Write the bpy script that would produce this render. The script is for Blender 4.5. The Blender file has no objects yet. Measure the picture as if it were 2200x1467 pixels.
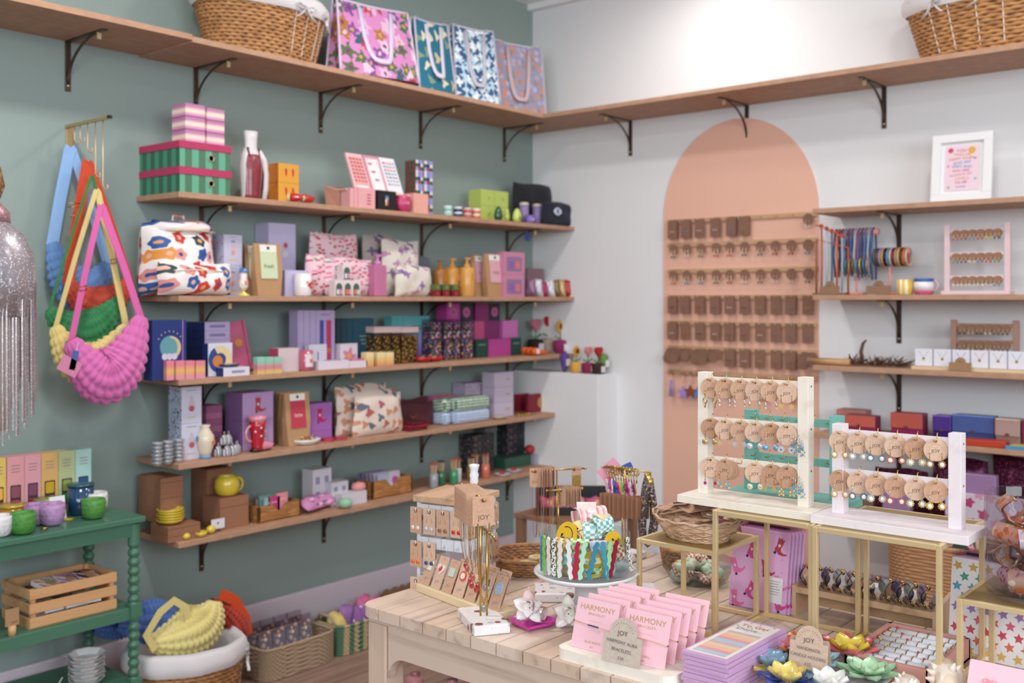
import bpy, bmesh, math, random
from math import sin, cos, pi, radians as rad, sqrt, atan2
from mathutils import Matrix, Vector
R_ = random.Random(7)
SC = bpy.context.scene
COL = SC.collection

# ------------------------------------------------------------------ camera
FPX, HOR, CH = 2207.0, 643.0, 1.30
TH = rad(40.2)
FX, FY = cos(TH), sin(TH)
RX, RY = FY, -FX
_D = 4.912; _c = 44.5 / FPX * _D
CX, CY = -(_D * FX + _c * RX), -(_D * FY + _c * RY)
cam = bpy.data.cameras.new('camera'); camo = bpy.data.objects.new('camera', cam); COL.objects.link(camo)
cam.sensor_width = 36.0; cam.lens = 36.0 * FPX / 2200.0
cam.shift_y = -(733.5 - HOR) / 2200.0
camo.location = (CX, CY, CH)
camo.rotation_euler = (rad(90), 0, TH - rad(90))
cam.clip_start = 0.05
cam.dof.use_dof = True; cam.dof.focus_distance = 1.86; cam.dof.aperture_fstop = 4.2
SC.camera = camo

# ------------------------------------------------------------------ world, lamps, exposure
SC.view_settings.view_transform = 'Standard'; SC.view_settings.look = 'None'
SC.view_settings.exposure = 0.0; SC.view_settings.gamma = 1.0
SC.view_settings.use_curve_mapping = False
wd = bpy.data.worlds.new('world'); SC.world = wd; wd.use_nodes = True
wd.node_tree.nodes['Background'].inputs[0].default_value = (0.88, 0.95, 1.0, 1)
wd.node_tree.nodes['Background'].inputs[1].default_value = 0.10
def area(name, loc, target, sx, sy, power, color, spread=180):
    l = bpy.data.lights.new(name, 'AREA'); l.shape = 'RECTANGLE'; l.size = sx; l.size_y = sy
    l.energy = power; l.color = color; l.spread = rad(spread)
    o = bpy.data.objects.new(name, l); COL.objects.link(o); o.location = loc
    o.rotation_euler = (Vector(target) - Vector(loc)).to_track_quat('-Z', 'Y').to_euler()
    return o
# the shop's front windows, behind the camera
area('window_light', (-5.9, -3.6, 2.05), (-1.2, -1.4, 1.0), 2.6, 1.5, 102, (0.86, 0.95, 1.0))
area('window_light', (-3.3, -5.8, 2.05), (-1.6, -1.2, 1.0), 2.6, 1.5, 102, (0.86, 0.95, 1.0))
# ceiling lamps along both walls
for lx, ly, p in ((-2.75, -1.1, 17), (-1.3, -1.0, 9), (-0.42, -1.05, 4.2), (-1.0, -2.3, 7)):
    area('ceiling_lamp_light', (lx, ly, 2.68), (lx, ly, 0), 0.16, 0.16, p, (1.0, 0.975, 0.93), 175)

# ------------------------------------------------------------------ pixel -> real planes of the room
def ray(px, py):
    a = (px - 1100) / FPX
    return FX + a * RX, FY + a * RY, (HOR - py) / FPX
def onZ(px, py, z):
    r = ray(px, py); t = (z - CH) / r[2]; return Vector((CX + t * r[0], CY + t * r[1], z))
def onY(px, py, y):
    r = ray(px, py); t = (y - CY) / r[1]; return Vector((CX + t * r[0], y, CH + t * r[2]))
def onX(px, py, x):
    r = ray(px, py); t = (x - CX) / r[0]; return Vector((x, CY + t * r[1], CH + t * r[2]))

# ------------------------------------------------------------------ materials
def lin(c):
    if isinstance(c, str):
        c = [int(c[i:i + 2], 16) / 255 for i in (0, 2, 4)]
    return tuple((x / 12.92 if x <= 0.04045 else ((x + 0.055) / 1.055) ** 2.4) for x in c[:3]) + (1,)
MC = {}
class NT:
    def __init__(s, name):
        s.m = bpy.data.materials.new(name); s.m.use_nodes = True; s.t = s.m.node_tree
        s.b = s.t.nodes['Principled BSDF']
    def n(s, ty, **kw):
        nd = s.t.nodes.new(ty)
        for k, v in kw.items():
            if k.startswith('i_'):
                k = k[2:]; k = int(k) if k.isdigit() else k.replace('_', ' ')
                if hasattr(v, 'is_output') or isinstance(v, bpy.types.NodeSocket): s.t.links.new(v, nd.inputs[k])
                else: nd.inputs[k].default_value = v
            else: setattr(nd, k, v)
        return nd
    def l(s, a, b): s.t.links.new(a, b)
    def coord(s, sc=(1, 1, 1), kind='Object'):
        tc = s.n('ShaderNodeTexCoord'); mp = s.n('ShaderNodeMapping'); s.l(tc.outputs[kind], mp.inputs[0])
        mp.inputs['Scale'].default_value = sc if not isinstance(sc, (int, float)) else (sc,) * 3
        return mp.outputs[0]
    def math(s, op, a, b=0.0, c=0.0):
        nd = s.n('ShaderNodeMath', operation=op)
        for i, v in enumerate((a, b, c)):
            if isinstance(v, bpy.types.NodeSocket): s.l(v, nd.inputs[i])
            else: nd.inputs[i].default_value = v
        return nd.outputs[0]
    def mix(s, f, a, b):
        nd = s.n('ShaderNodeMix', data_type='RGBA')
        for i, v in ((0, f), (6, a), (7, b)):
            if isinstance(v, bpy.types.NodeSocket): s.l(v, nd.inputs[i])
            else: nd.inputs[i].default_value = v if i == 0 else lin(v)
        return nd.outputs[2]
    def ramp(s, f, stops, const=False):
        nd = s.n('ShaderNodeValToRGB'); s.l(f, nd.inputs[0]); cr = nd.color_ramp
        if const: cr.interpolation = 'CONSTANT'
        while len(cr.elements) < len(stops): cr.elements.new(0.5)
        for e, (p, c) in zip(cr.elements, stops): e.position = p; e.color = lin(c)
        return nd.outputs[0]
    def base(s, c): s.l(c, s.b.inputs['Base Color'])
    def bump(s, h, st=0.3, d=0.002):
        nd = s.n('ShaderNodeBump'); nd.inputs['Strength'].default_value = st; nd.inputs['Distance'].default_value = d
        s.l(h, nd.inputs['Height']); s.l(nd.outputs[0], s.b.inputs['Normal'])
    def fin(s, rough=0.6, metal=0.0, spec=0.5, coat=0.0):
        s.b.inputs['Roughness'].default_value = rough; s.b.inputs['Metallic'].default_value = metal
        s.b.inputs['Specular IOR Level'].default_value = spec; s.b.inputs['Coat Weight'].default_value = coat
        return s.m
def cached(fn):
    def w(*a, **k):
        key = (fn.__name__,) + tuple(map(str, a)) + tuple(sorted((x, str(y)) for x, y in k.items()))
        if key not in MC: MC[key] = fn(*a, **k)
        return MC[key]
    return w
@cached
def M(c, rough=0.55, metal=0.0, coat=0.0, sheen=0.0):
    t = NT('plain_' + (c if isinstance(c, str) else 'colour')); t.b.inputs['Base Color'].default_value = lin(c)
    nz = t.n('ShaderNodeTexNoise'); nz.inputs['Scale'].default_value = 90; t.l(t.coord(), nz.inputs[0])
    r = t.math('MULTIPLY_ADD', nz.outputs[0], 0.12, rough - 0.06); m = t.fin(rough, metal, 0.5, coat); t.l(r, t.b.inputs['Roughness'])
    if sheen: t.b.inputs['Sheen Weight'].default_value = sheen
    return m
@cached
def glassy(c='ffffff', a=0.86, rough=0.03):
    t = NT('clear_glass'); nt = t.t; out = nt.nodes['Material Output']; nt.nodes.remove(t.b)
    tr = t.n('ShaderNodeBsdfTransparent'); tr.inputs[0].default_value = lin(c)
    gl = t.n('ShaderNodeBsdfGlossy'); gl.inputs['Roughness'].default_value = rough
    lw = t.n('ShaderNodeLayerWeight'); lw.inputs[0].default_value = 0.35
    f = t.math('MULTIPLY_ADD', t.math('POWER', lw.outputs['Facing'], 3.0), 0.4, (1 - a) * .3)
    mx = t.n('ShaderNodeMixShader'); t.l(f, mx.inputs[0]); t.l(tr.outputs[0], mx.inputs[1]); t.l(gl.outputs[0], mx.inputs[2])
    t.l(mx.outputs[0], out.inputs[0]); return t.m
@cached
def acrylic(c, alpha=0.5, rough=0.12):
    t = NT('translucent_resin'); t.b.inputs['Base Color'].default_value = lin(c); t.b.inputs['Alpha'].default_value = alpha
    t.b.inputs['Coat Weight'].default_value = 0.6
    nz = t.n('ShaderNodeTexNoise'); nz.inputs['Scale'].default_value = 60; t.l(t.coord(), nz.inputs[0])
    t.base(t.mix(nz.outputs[0], c, [min(1, x * 1.5 + .1) for x in [int(c[i:i + 2], 16) / 255 for i in (0, 2, 4)]]))
    return t.fin(rough, 0, 0.6, 0.6)
@cached
def wood(c='c9a585', d='a9825f', sc=1.0, axis=0, rough=0.5, k=1.0):
    t = NT('wood_grain'); s = [26 * sc] * 3; s[axis] = 1.6 * sc
    co = t.coord(tuple(s)); nz = t.n('ShaderNodeTexNoise'); nz.inputs['Scale'].default_value = 1.0; nz.inputs['Detail'].default_value = 6
    nz.inputs['Distortion'].default_value = 1.2; t.l(co, nz.inputs[0])
    n2 = t.n('ShaderNodeTexNoise'); n2.inputs['Scale'].default_value = 3.0; t.l(t.coord(tuple(x * .35 for x in s)), n2.inputs[0])
    f = t.math('MULTIPLY_ADD', n2.outputs[0], 0.6, t.math('MULTIPLY', nz.outputs[0], 0.7)); 
    t.base(t.ramp(f, [(0.42, d), (0.62, c), (0.85, c)])); t.bump(nz.outputs[0], 0.15 * k, 0.001); return t.fin(rough)
@cached
def mdf(c='b98f74'):
    t = NT('shelf_board'); nz = t.n('ShaderNodeTexNoise'); nz.inputs['Scale'].default_value = 1; nz.inputs['Detail'].default_value = 5
    t.l(t.coord((30, 30, 60)), nz.inputs[0]); t.base(t.ramp(nz.outputs[0], [(0.3, 'a98167'), (0.7, c)])); return t.fin(0.6)
@cached
def stripes(cols, w, axis=0, rough=0.6, off=0.0):
    t = NT('striped'); cols = cols.split(','); n = len(cols); sp = t.n('ShaderNodeSeparateXYZ'); t.l(t.coord(), sp.inputs[0])
    f = t.math('FRACT', t.math('MULTIPLY_ADD', sp.outputs[axis], 1.0 / (w * n), off + 100))
    t.base(t.ramp(f, [(i / n, c) for i, c in enumerate(cols)], True)); return t.fin(rough)
@cached
def checker(a, b, s=0.01, plane='xz', rough=0.35, coat=0.3, alpha=1.0):
    t = NT('checkered'); ck = t.n('ShaderNodeTexChecker'); co = t.coord((1, 1, 1))
    ad = t.n('ShaderNodeVectorMath', operation='ADD'); t.l(co, ad.inputs[0]); ad.inputs[1].default_value = (5.0003, 5.0003, 5.0003)
    t.l(ad.outputs[0], ck.inputs[0]); ck.inputs['Scale'].default_value = 1 / s
    ck.inputs[1].default_value = lin(a); ck.inputs[2].default_value = lin(b); t.base(ck.outputs[0])
    t.b.inputs['Alpha'].default_value = alpha; return t.fin(rough, 0, 0.5, coat)
@cached
def flowers(bg, cols, cell=0.03, size=0.36, core='', plane='xz', petals=5, rough=0.75, jit=1.0, depth=0.22, dist=.34):
    """cloth or paper printed with scattered blossoms, one colour per blossom"""
    t = NT('printed_blossoms'); sp = t.n('ShaderNodeSeparateXYZ'); t.l(t.coord(1 / cell), sp.inputs[0]); cb = t.n('ShaderNodeCombineXYZ')
    ix = {'x': 0, 'y': 1, 'z': 2}; o = [k for k in 'xyz' if k not in plane][0]
    t.l(t.math('MULTIPLY_ADD', sp.outputs[ix[o]], 0.95, sp.outputs[ix[plane[0]]]), cb.inputs[0])
    t.l(t.math('MULTIPLY_ADD', sp.outputs[ix[o]], 0.2, sp.outputs[ix[plane[1]]]), cb.inputs[1])
    vo = t.n('ShaderNodeTexVoronoi', voronoi_dimensions='2D'); vo.inputs['Scale'].default_value = 1; vo.inputs['Randomness'].default_value = jit
    nz = t.n('ShaderNodeTexNoise', noise_dimensions='2D'); nz.inputs['Scale'].default_value = 3.0; t.l(cb.outputs[0], nz.inputs['Vector'])
    dv = t.n('ShaderNodeVectorMath', operation='MULTIPLY_ADD'); t.l(nz.outputs['Color'], dv.inputs[0]); dv.inputs[1].default_value = (dist, dist, 0); t.l(cb.outputs[0], dv.inputs[2]); cb = dv
    t.l(cb.outputs[0], vo.inputs['Vector'])
    df = t.n('ShaderNodeVectorMath', operation='SUBTRACT'); t.l(cb.outputs[0], df.inputs[0]); t.l(vo.outputs['Position'], df.inputs[1])
    s2 = t.n('ShaderNodeSeparateXYZ'); t.l(df.outputs[0], s2.inputs[0])
    an = t.math('ARCTAN2', s2.outputs[1], s2.outputs[0]); pt = t.math('COSINE', t.math('MULTIPLY', an, petals))
    r = t.math('MULTIPLY', vo.outputs['Distance'], t.math('MULTIPLY_ADD', pt, -depth, 1.0))
    cols = cols.split(','); sc = t.n('ShaderNodeSeparateColor'); t.l(vo.outputs['Color'], sc.inputs[0])
    pc = t.ramp(sc.outputs[0], [(i / len(cols), c) for i, c in enumerate(cols)], True)
    f = t.math('LESS_THAN', r, size); c = t.mix(f, bg, pc)
    if core:
        cc = core.split(','); kc = t.ramp(sc.outputs[1], [(i / len(cc), x) for i, x in enumerate(cc)], True)
        c = t.mix(t.math('LESS_THAN', vo.outputs['Distance'], size * 0.36), c, kc)
    t.base(c); return t.fin(rough)
@cached
def speck(bg, cols, sc=40.0, th=0.33, rough=0.6, stretch=(1, 1, 1), metal=0.0, coat=0.0, bump=0.0):
    """irregular flecks of several colours on a ground"""
    t = NT('flecked'); vo = t.n('ShaderNodeTexVoronoi'); vo.inputs['Scale'].default_value = sc
    nz = t.n('ShaderNodeTexNoise'); nz.inputs['Scale'].default_value = sc * 1.1; co = t.coord(stretch); t.l(co, vo.inputs['Vector']); t.l(co, nz.inputs[0])
    cols = cols.split(','); sp = t.n('ShaderNodeSeparateColor'); t.l(vo.outputs['Color'], sp.inputs[0])
    pc = t.ramp(sp.outputs[0], [(i / len(cols), c) for i, c in enumerate(cols)], True)
    d = t.math('MULTIPLY', vo.outputs['Distance'], t.math('ADD', nz.outputs[0], 0.5))
    t.base(t.mix(t.math('LESS_THAN', d, th), bg, pc))
    if bump: t.bump(vo.outputs['Distance'], bump, 0.003)
    return t.fin(rough, metal, 0.5, coat)
@cached
def terrazzo():
    t = NT('terrazzo'); co = t.coord(); vo = t.n('ShaderNodeTexVoronoi'); vo.inputs['Scale'].default_value = 55; t.l(co, vo.inputs['Vector'])
    sp = t.n('ShaderNodeSeparateColor'); t.l(vo.outputs['Color'], sp.inputs[0])
    c = t.mix(t.math('MULTIPLY', t.math('GREATER_THAN', sp.outputs[0], .8), t.math('LESS_THAN', vo.outputs['Distance'], .45)), 'e6dfe0', '7d4a4c')
    c = t.mix(t.math('MULTIPLY', t.math('LESS_THAN', sp.outputs[0], .13), t.math('LESS_THAN', vo.outputs['Distance'], .4)), c, 'b4bcc4')
    v2 = t.n('ShaderNodeTexVoronoi'); v2.inputs['Scale'].default_value = 210; t.l(co, v2.inputs['Vector']); s2 = t.n('ShaderNodeSeparateColor'); t.l(v2.outputs['Color'], s2.inputs[0])
    c = t.mix(t.math('MULTIPLY', t.math('GREATER_THAN', s2.outputs[0], .85), t.math('LESS_THAN', v2.outputs['Distance'], .3)), c, 'b79fa3')
    t.base(c); return t.fin(0.35, 0, 0.5, 0.2)
@cached
def glitter(c, c2='ffffff', sc=260.0, metal=0.5):
    t = NT('glitter'); vo = t.n('ShaderNodeTexVoronoi'); vo.inputs['Scale'].default_value = sc; t.l(t.coord(), vo.inputs['Vector'])
    sp = t.n('ShaderNodeSeparateColor'); t.l(vo.outputs['Color'], sp.inputs[0])
    t.base(t.ramp(sp.outputs[0], [(0.0, c), (0.75, c), (1.0, c2)])); t.bump(sp.outputs[1], 1.0, 0.004); return t.fin(0.28, metal)
@cached
def gradient(cols, z0, z1, axis=2, rough=0.6):
    t = NT('printed_bands'); cols = cols.split(','); sp = t.n('ShaderNodeSeparateXYZ'); t.l(t.coord(), sp.inputs[0])
    f = t.math('MULTIPLY', t.math('SUBTRACT', sp.outputs[axis], z0), 1 / (z1 - z0)); n = len(cols) - 1
    t.base(t.ramp(f, [(i / n, c) for i, c in enumerate(cols)])); return t.fin(rough)
@cached
def cloth(c, rough=0.85, sc=300.0):
    t = NT('cloth'); t.b.inputs['Base Color'].default_value = lin(c); nz = t.n('ShaderNodeTexNoise'); nz.inputs['Scale'].default_value = sc
    t.l(t.coord(), nz.inputs[0]); t.bump(nz.outputs[0], 0.25, 0.001); m = t.fin(rough); t.b.inputs['Sheen Weight'].default_value = 0.15; return m
@cached
def kraft(c='c79f80'):
    t = NT('kraft_card'); nz = t.n('ShaderNodeTexNoise'); nz.inputs['Scale'].default_value = 220; t.l(t.coord(), nz.inputs[0])
    v = [int(c[i:i + 2], 16) / 255 for i in (0, 2, 4)]; t.base(t.ramp(nz.outputs[0], [(0.3, [x * .93 for x in v]), (0.7, v)])); return t.fin(0.8)
@cached
def wicker_m(c='b58559', d='8a5c38'):
    t = NT('willow'); nz = t.n('ShaderNodeTexNoise'); nz.inputs['Scale'].default_value = 35; nz.inputs['Detail'].default_value = 4; t.l(t.coord((1, 1, 2)), nz.inputs[0])
    t.base(t.ramp(nz.outputs[0], [(0.32, d), (0.62, c)])); return t.fin(0.5)
GOLD = lambda: M('c9a764', 0.28, 1.0)
BRASS = lambda: M('e8d0a0', 0.4, 0.6)
STEEL = lambda: M('5b4b42', 0.38, 0.8)

# ------------------------------------------------------------------ mesh builder
TXT = {}
def text_data(s, font_scale=1.0):
    if s not in TXT:
        cu = bpy.data.curves.new('lettering', 'FONT'); cu.body = s; cu.align_x = 'CENTER'; cu.align_y = 'CENTER'; cu.resolution_u = 2; cu.size = 1.0
        ob = bpy.data.objects.new('lettering', cu); me = bpy.data.meshes.new_from_object(ob)
        TXT[s] = ([tuple(v.co) for v in me.vertices], [tuple(p.vertices) for p in me.polygons])
        bpy.data.objects.remove(ob); bpy.data.curves.remove(cu); bpy.data.meshes.remove(me)
    return TXT[s]
def Tr(x=0, y=0, z=0, rx=0, ry=0, rz=0, s=1):
    return Matrix.Translation((x, y, z)) @ Matrix.Rotation(rad(rz), 4, 'Z') @ Matrix.Rotation(rad(ry), 4, 'Y') @ Matrix.Rotation(rad(rx), 4, 'X') @ Matrix.Diagonal((s, s, s, 1) if not isinstance(s, tuple) else s + (1,))
BEV = {}
class MB:
    def __init__(s): s.v = []; s.f = []; s.fm = []; s.fs = []; s.mats = []; s.T = Matrix.Identity(4)
    def mi(s, m):
        if m not in s.mats: s.mats.append(m)
        return s.mats.index(m)
    def add(s, vs, fs, m, smooth=False, T=None):
        T = s.T @ T if T is not None else s.T; o = len(s.v); k = s.mi(m)
        s.v += [tuple(T @ Vector(v)) for v in vs]
        flip = T.determinant() < 0
        for f in fs: s.f.append(tuple(o + i for i in (reversed(f) if flip else f))); s.fm.append(k); s.fs.append(smooth)
        return s
    def box(s, x, y, z, sx, sy, sz, m, b=0.0, T=None, faces=None):
        """centre x,y, base z; b bevels; faces = dict side -> material, sides l r f k d u"""
        if b:
            key = (round(sx, 4), round(sy, 4), round(sz, 4), b)
            if key not in BEV:
                bm = bmesh.new(); bmesh.ops.create_cube(bm, size=1); bmesh.ops.scale(bm, vec=(sx, sy, sz), verts=bm.verts)
                bmesh.ops.bevel(bm, geom=bm.edges[:], offset=b, segments=2, profile=0.5, affect='EDGES'); bm.verts.index_update()
                BEV[key] = ([tuple(v.co) for v in bm.verts], [tuple(v.index for v in f.verts) for f in bm.faces]); bm.free()
            vs, fs = BEV[key]; return s.add([(a + x, c + y, d + z + sz / 2) for a, c, d in vs], fs, m, False, T)
        a, c, d = sx / 2, sy / 2, sz
        vs = [(x + i * a, y + j * c, z + k * d) for k in (0, 1) for j in (-1, 1) for i in (-1, 1)]
        F = {'d': (0, 2, 3, 1), 'u': (4, 5, 7, 6), 'f': (0, 1, 5, 4), 'k': (2, 6, 7, 3), 'l': (0, 4, 6, 2), 'r': (1, 3, 7, 5)}
        for k, q in F.items(): s.add(vs, [q], (faces or {}).get(k, m), False, T)
        return s
    def lathe(s, prof, m, n=24, T=None, smooth=True, sx=1.0, sy=1.0, wave=None):
        vs, fs = [], []
        for i, (r, z) in enumerate(prof):
            for j in range(n):
                a = 2 * pi * j / n; q = r if wave is None else r * wave(a, z, i); vs.append((q * cos(a) * sx, q * sin(a) * sy, z))
        for i in range(len(prof) - 1):
            for j in range(n): k = (j + 1) % n; fs.append((i * n + j, i * n + k, (i + 1) * n + k, (i + 1) * n + j))
        if prof[0][0] > 1e-5: fs.append(tuple(reversed(range(n))))
        if prof[-1][0] > 1e-5: fs.append(tuple((len(prof) - 1) * n + j for j in range(n)))
        return s.add(vs, fs, m, smooth, T)
    def cyl(s, x, y, z, r, h, m, n=16, T=None, r2=None):
        return s.lathe([(r, 0), (r if r2 is None else r2, h)], m, n, (T or Matrix.Identity(4)) @ Tr(x, y, z), n > 8)
    def tube(s, pts, r, m, n=6, closed=False, T=None, flat=1.0, radii=None):
        P = [Vector(p) for p in pts]; N = len(P); vs, fs = [], []; up = None
        for i, p in enumerate(P):
            a = P[(i + 1) % N] if (closed or i < N - 1) else p; b = P[(i - 1) % N] if (closed or i > 0) else p
            t = (a - b); t = t.normalized() if t.length > 1e-9 else Vector((0, 0, 1))
            if up is None: up = Vector((0, 0, 1)) if abs(t.z) < 0.9 else Vector((0, 1, 0))
            u = t.cross(up); u = u.normalized() if u.length > 1e-6 else t.orthogonal().normalized(); w = u.cross(t); up = w
            q = radii[i] if radii else r
            for j in range(n): an = 2 * pi * j / n; vs.append(tuple(p + u * cos(an) * q + w * sin(an) * q * flat))
        for i in range(N if closed else N - 1):
            for j in range(n): k = (j + 1) % n; i2 = (i + 1) % N; fs.append((i * n + j, i * n + k, i2 * n + k, i2 * n + j))
        if not closed: fs.append(tuple(reversed(range(n)))); fs.append(tuple((N - 1) * n + j for j in range(n)))
        return s.add(vs, fs, m, n > 4, T)
    def ball(s, x, y, z, r, m, n=12, T=None, sz=1.0, sx=1.0, sy=1.0):
        k = max(4, n // 2); pr = [(r * sin(pi * i / k) + 0.0, -r * cos(pi * i / k) * sz) for i in range(k + 1)]
        pr[0] = (0, pr[0][1]); pr[-1] = (0, pr[-1][1]); pr = [(max(a, 1e-6), b) for a, b in pr]
        return s.lathe(pr, m, n, (T or Matrix.Identity(4)) @ Tr(x, y, z), True, sx, sy)
    def prism(s, poly, h, m, T=None, side=None, smooth=False):
        """polygon in local xy, extruded 0..h along z"""
        n = len(poly); vs = [(x, y, 0) for x, y in poly] + [(x, y, h) for x, y in poly]
        s.add(vs, [tuple(range(n, 2 * n)), tuple(reversed(range(n)))], m, False, T)
        return s.add(vs, [(i, (i + 1) % n, n + (i + 1) % n, n + i) for i in range(n)], side or m, smooth, T)
    def flat(s, poly, m, T=None):
        return s.add([(x, y, 0) for x, y in poly], [tuple(range(len(poly)))], m, False, T)
    def grid(s, fn, nu, nv, m, T=None, smooth=True, cu=False):
        vs = [tuple(fn(i / nu, j / nv)) for j in range(nv + 1) for i in range(nu + 1)]
        return s.add(vs, [(j * (nu + 1) + i, j * (nu + 1) + i + 1, (j + 1) * (nu + 1) + i + 1, (j + 1) * (nu + 1) + i) for j in range(nv) for i in range(nu)], m, smooth, T)
    def text(s, st, size, m, T=None, sx=1.0):
        v, f = text_data(st); return s.add([(a * size * sx, b * size, 0) for a, b, c in v], f, m, False, T)
    def build(s, name, parent=None, loc=None, rz=0.0, label=None, cat=None, group=None, kind=None):
        me = bpy.data.meshes.new(name); me.from_pydata(s.v, [], s.f)
        for m in s.mats: me.materials.append(m)
        me.polygons.foreach_set('material_index', s.fm); me.polygons.foreach_set('use_smooth', s.fs); me.update()
        o = bpy.data.objects.new(name, me); COL.objects.link(o)
        if parent is not None: o.parent = parent
        if loc is not None: o.location = loc
        if rz: o.rotation_euler.z = rad(rz)
        tag(o, label, cat, group, kind); return o
def tag(o, label=None, cat=None, group=None, kind=None):
    for k, v in (('label', label), ('category', cat), ('group', group), ('kind', kind)):
        if v: o[k] = v
    return o
def thing(name, loc, label, cat, rz=0.0, group=None):
    o = bpy.data.objects.new(name, None); COL.objects.link(o); o.location = loc; o.rotation_euler.z = rad(rz)
    o.empty_display_size = 0.02; return tag(o, label, cat, group)
def dup(o, loc=None, rz=None, label=None, group=None, parent=None):
    c = o.copy(); COL.objects.link(c)
    if parent is not None: c.parent = parent
    for ch in o.children: dup(ch, parent=c)
    if loc is not None: c.location = loc
    if rz is not None: c.rotation_euler.z = rad(rz)
    if label: c['label'] = label
    if group: c['group'] = group
    return c
FRONT = Tr(rx=90)      # lay xy artwork on a face looking toward -y
def art(x, y, z, rz=0): return Tr(x, y, z) @ Tr(rz=rz) @ FRONT
def circ(r, n=20, x=0, y=0, a0=0, a1=360): return [(x + r * cos(rad(a0 + (a1 - a0) * i / (n if a1 - a0 == 360 else n - 1))), y + r * sin(rad(a0 + (a1 - a0) * i / (n if a1 - a0 == 360 else n - 1)))) for i in range(n)]
def heart(s, n=24):
    return [(s * 0.0312 * 16 * sin(t) ** 3, s * 0.0312 * (13 * cos(t) - 5 * cos(2 * t) - 2 * cos(3 * t) - cos(4 * t))) for t in [-2 * pi * i / n for i in range(n)]]
def star(r, n=5, k=0.45, a=90): return [((r if i % 2 == 0 else r * k) * cos(rad(a + 180 * i / n)), (r if i % 2 == 0 else r * k) * sin(rad(a + 180 * i / n))) for i in range(2 * n)]
def rrect(w, h, r, n=4, x=0, y=0):
    p = []
    for cx, cy, a in ((w / 2 - r, h / 2 - r, 0), (-w / 2 + r, h / 2 - r, 90), (-w / 2 + r, -h / 2 + r, 180), (w / 2 - r, -h / 2 + r, 270)):
        p += [(x + cx + r * cos(rad(a + 90 * i / n)), y + cy + r * sin(rad(a + 90 * i / n))) for i in range(n + 1)]
    return p
# ------------------------------------------------------------------ the room
def wall_mat(c, c2):
    t = NT('painted_wall'); nz = t.n('ShaderNodeTexNoise'); nz.inputs['Scale'].default_value = 1.2; t.l(t.coord(), nz.inputs[0])
    n2 = t.n('ShaderNodeTexNoise'); n2.inputs['Scale'].default_value = 160; t.l(t.coord(), n2.inputs[0])
    t.base(t.ramp(nz.outputs[0], [(0.3, c), (0.7, c2)])); t.bump(n2.outputs[0], 0.08, 0.001); return t.fin(0.7)
GREENW, WHITEW = wall_mat('8b9a96', '8f9e99'), wall_mat('e5e4e6', 'e8e6e8')
MB().box(-2.55, 0.05, 0, 5.3, 0.1, 2.70, GREENW).build('wall_left', kind='structure')
MB().box(0.05, -2.5, 0, 0.1, 5.2, 2.70, WHITEW).build('wall_right', kind='structure')
MB().box(-3.0, -2.9, 2.70, 6.4, 6.2, 0.08, M('f2f0f0', 0.8)).build('ceiling', kind='structure')
# moulding under the ceiling
MB().box(-0.02, -2.6, 2.672, 0.04, 5.2, 0.028, M('eceaec', 0.6)).build('trim_1', kind='structure')
MB().box(-2.55, -0.011, 0, 5.02, 0.022, 0.21, M('d5c8d2', 0.5), b=0.006).build('baseboard_left', kind='structure')
MB().box(-0.011, -2.9, 0, 0.022, 4.4, 0.21, M('d5c8d2', 0.5), b=0.006).build('baseboard_right', kind='structure')
def floor_mat():
    t = NT('floor_boards'); br = t.n('ShaderNodeTexBrick'); t.l(t.coord((1, 1, 1)), br.inputs[0])
    br.inputs['Scale'].default_value = 1; br.inputs['Brick Width'].default_value = 1.1; br.inputs['Row Height'].default_value = 0.13; br.inputs['Mortar Size'].default_value = 0.0015
    br.inputs['Color1'].default_value = lin('a08376'); br.inputs['Color2'].default_value = lin('b39588'); br.inputs['Mortar'].default_value = lin('6b564c')
    nz = t.n('ShaderNodeTexNoise'); nz.inputs['Scale'].default_value = 1; nz.inputs['Detail'].default_value = 6; t.l(t.coord((3, 40, 40)), nz.inputs[0])
    mx = t.n('ShaderNodeMix', data_type='RGBA', blend_type='MULTIPLY'); mx.inputs[0].default_value = .8; t.l(br.outputs[0], mx.inputs[6]); t.l(t.ramp(nz.outputs[0], [(.3, 'b8a8a0'), (.7, 'ffffff')]), mx.inputs[7])
    t.base(mx.outputs[2]); return t.fin(0.4)
MB().box(-3.0, -2.9, -0.06, 6.4, 6.2, 0.06, floor_mat()).build('floor', kind='structure')
# boxed-in pipe along the right wall
MB().box(-0.0725, -0.242, 0, 0.145, 0.484, 0.97, WHITEW, b=0.003).build('wall_pipe_boxing', kind='structure')

# arch-shaped peach panel painted on the right wall
pa, pb = onX(1427, 430, 0), onX(1760, 430, 0); yc = (pa.y + pb.y) / 2; ra = abs(pa.y - pb.y) / 2; zt = onX(1585, 255, 0).z
bz = zt - ra * 1.12
poly = [(pa.y, 0.0), (pa.y, bz)] + [(yc + ra * cos(rad(a)), bz + ra * 1.12 * sin(rad(a))) for a in range(0, 181, 6)] + [(pb.y, bz), (pb.y, 0.0)]
PT = Matrix(((0, 0, -1, 0), (1, 0, 0, 0), (0, 1, 0, 0), (0, 0, 0, 1)))
MB().prism(list(reversed(poly)), 0.006, wall_mat('e8b49f', 'eab8a2'), PT).build('wall_arch_panel', kind='structure')

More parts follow.
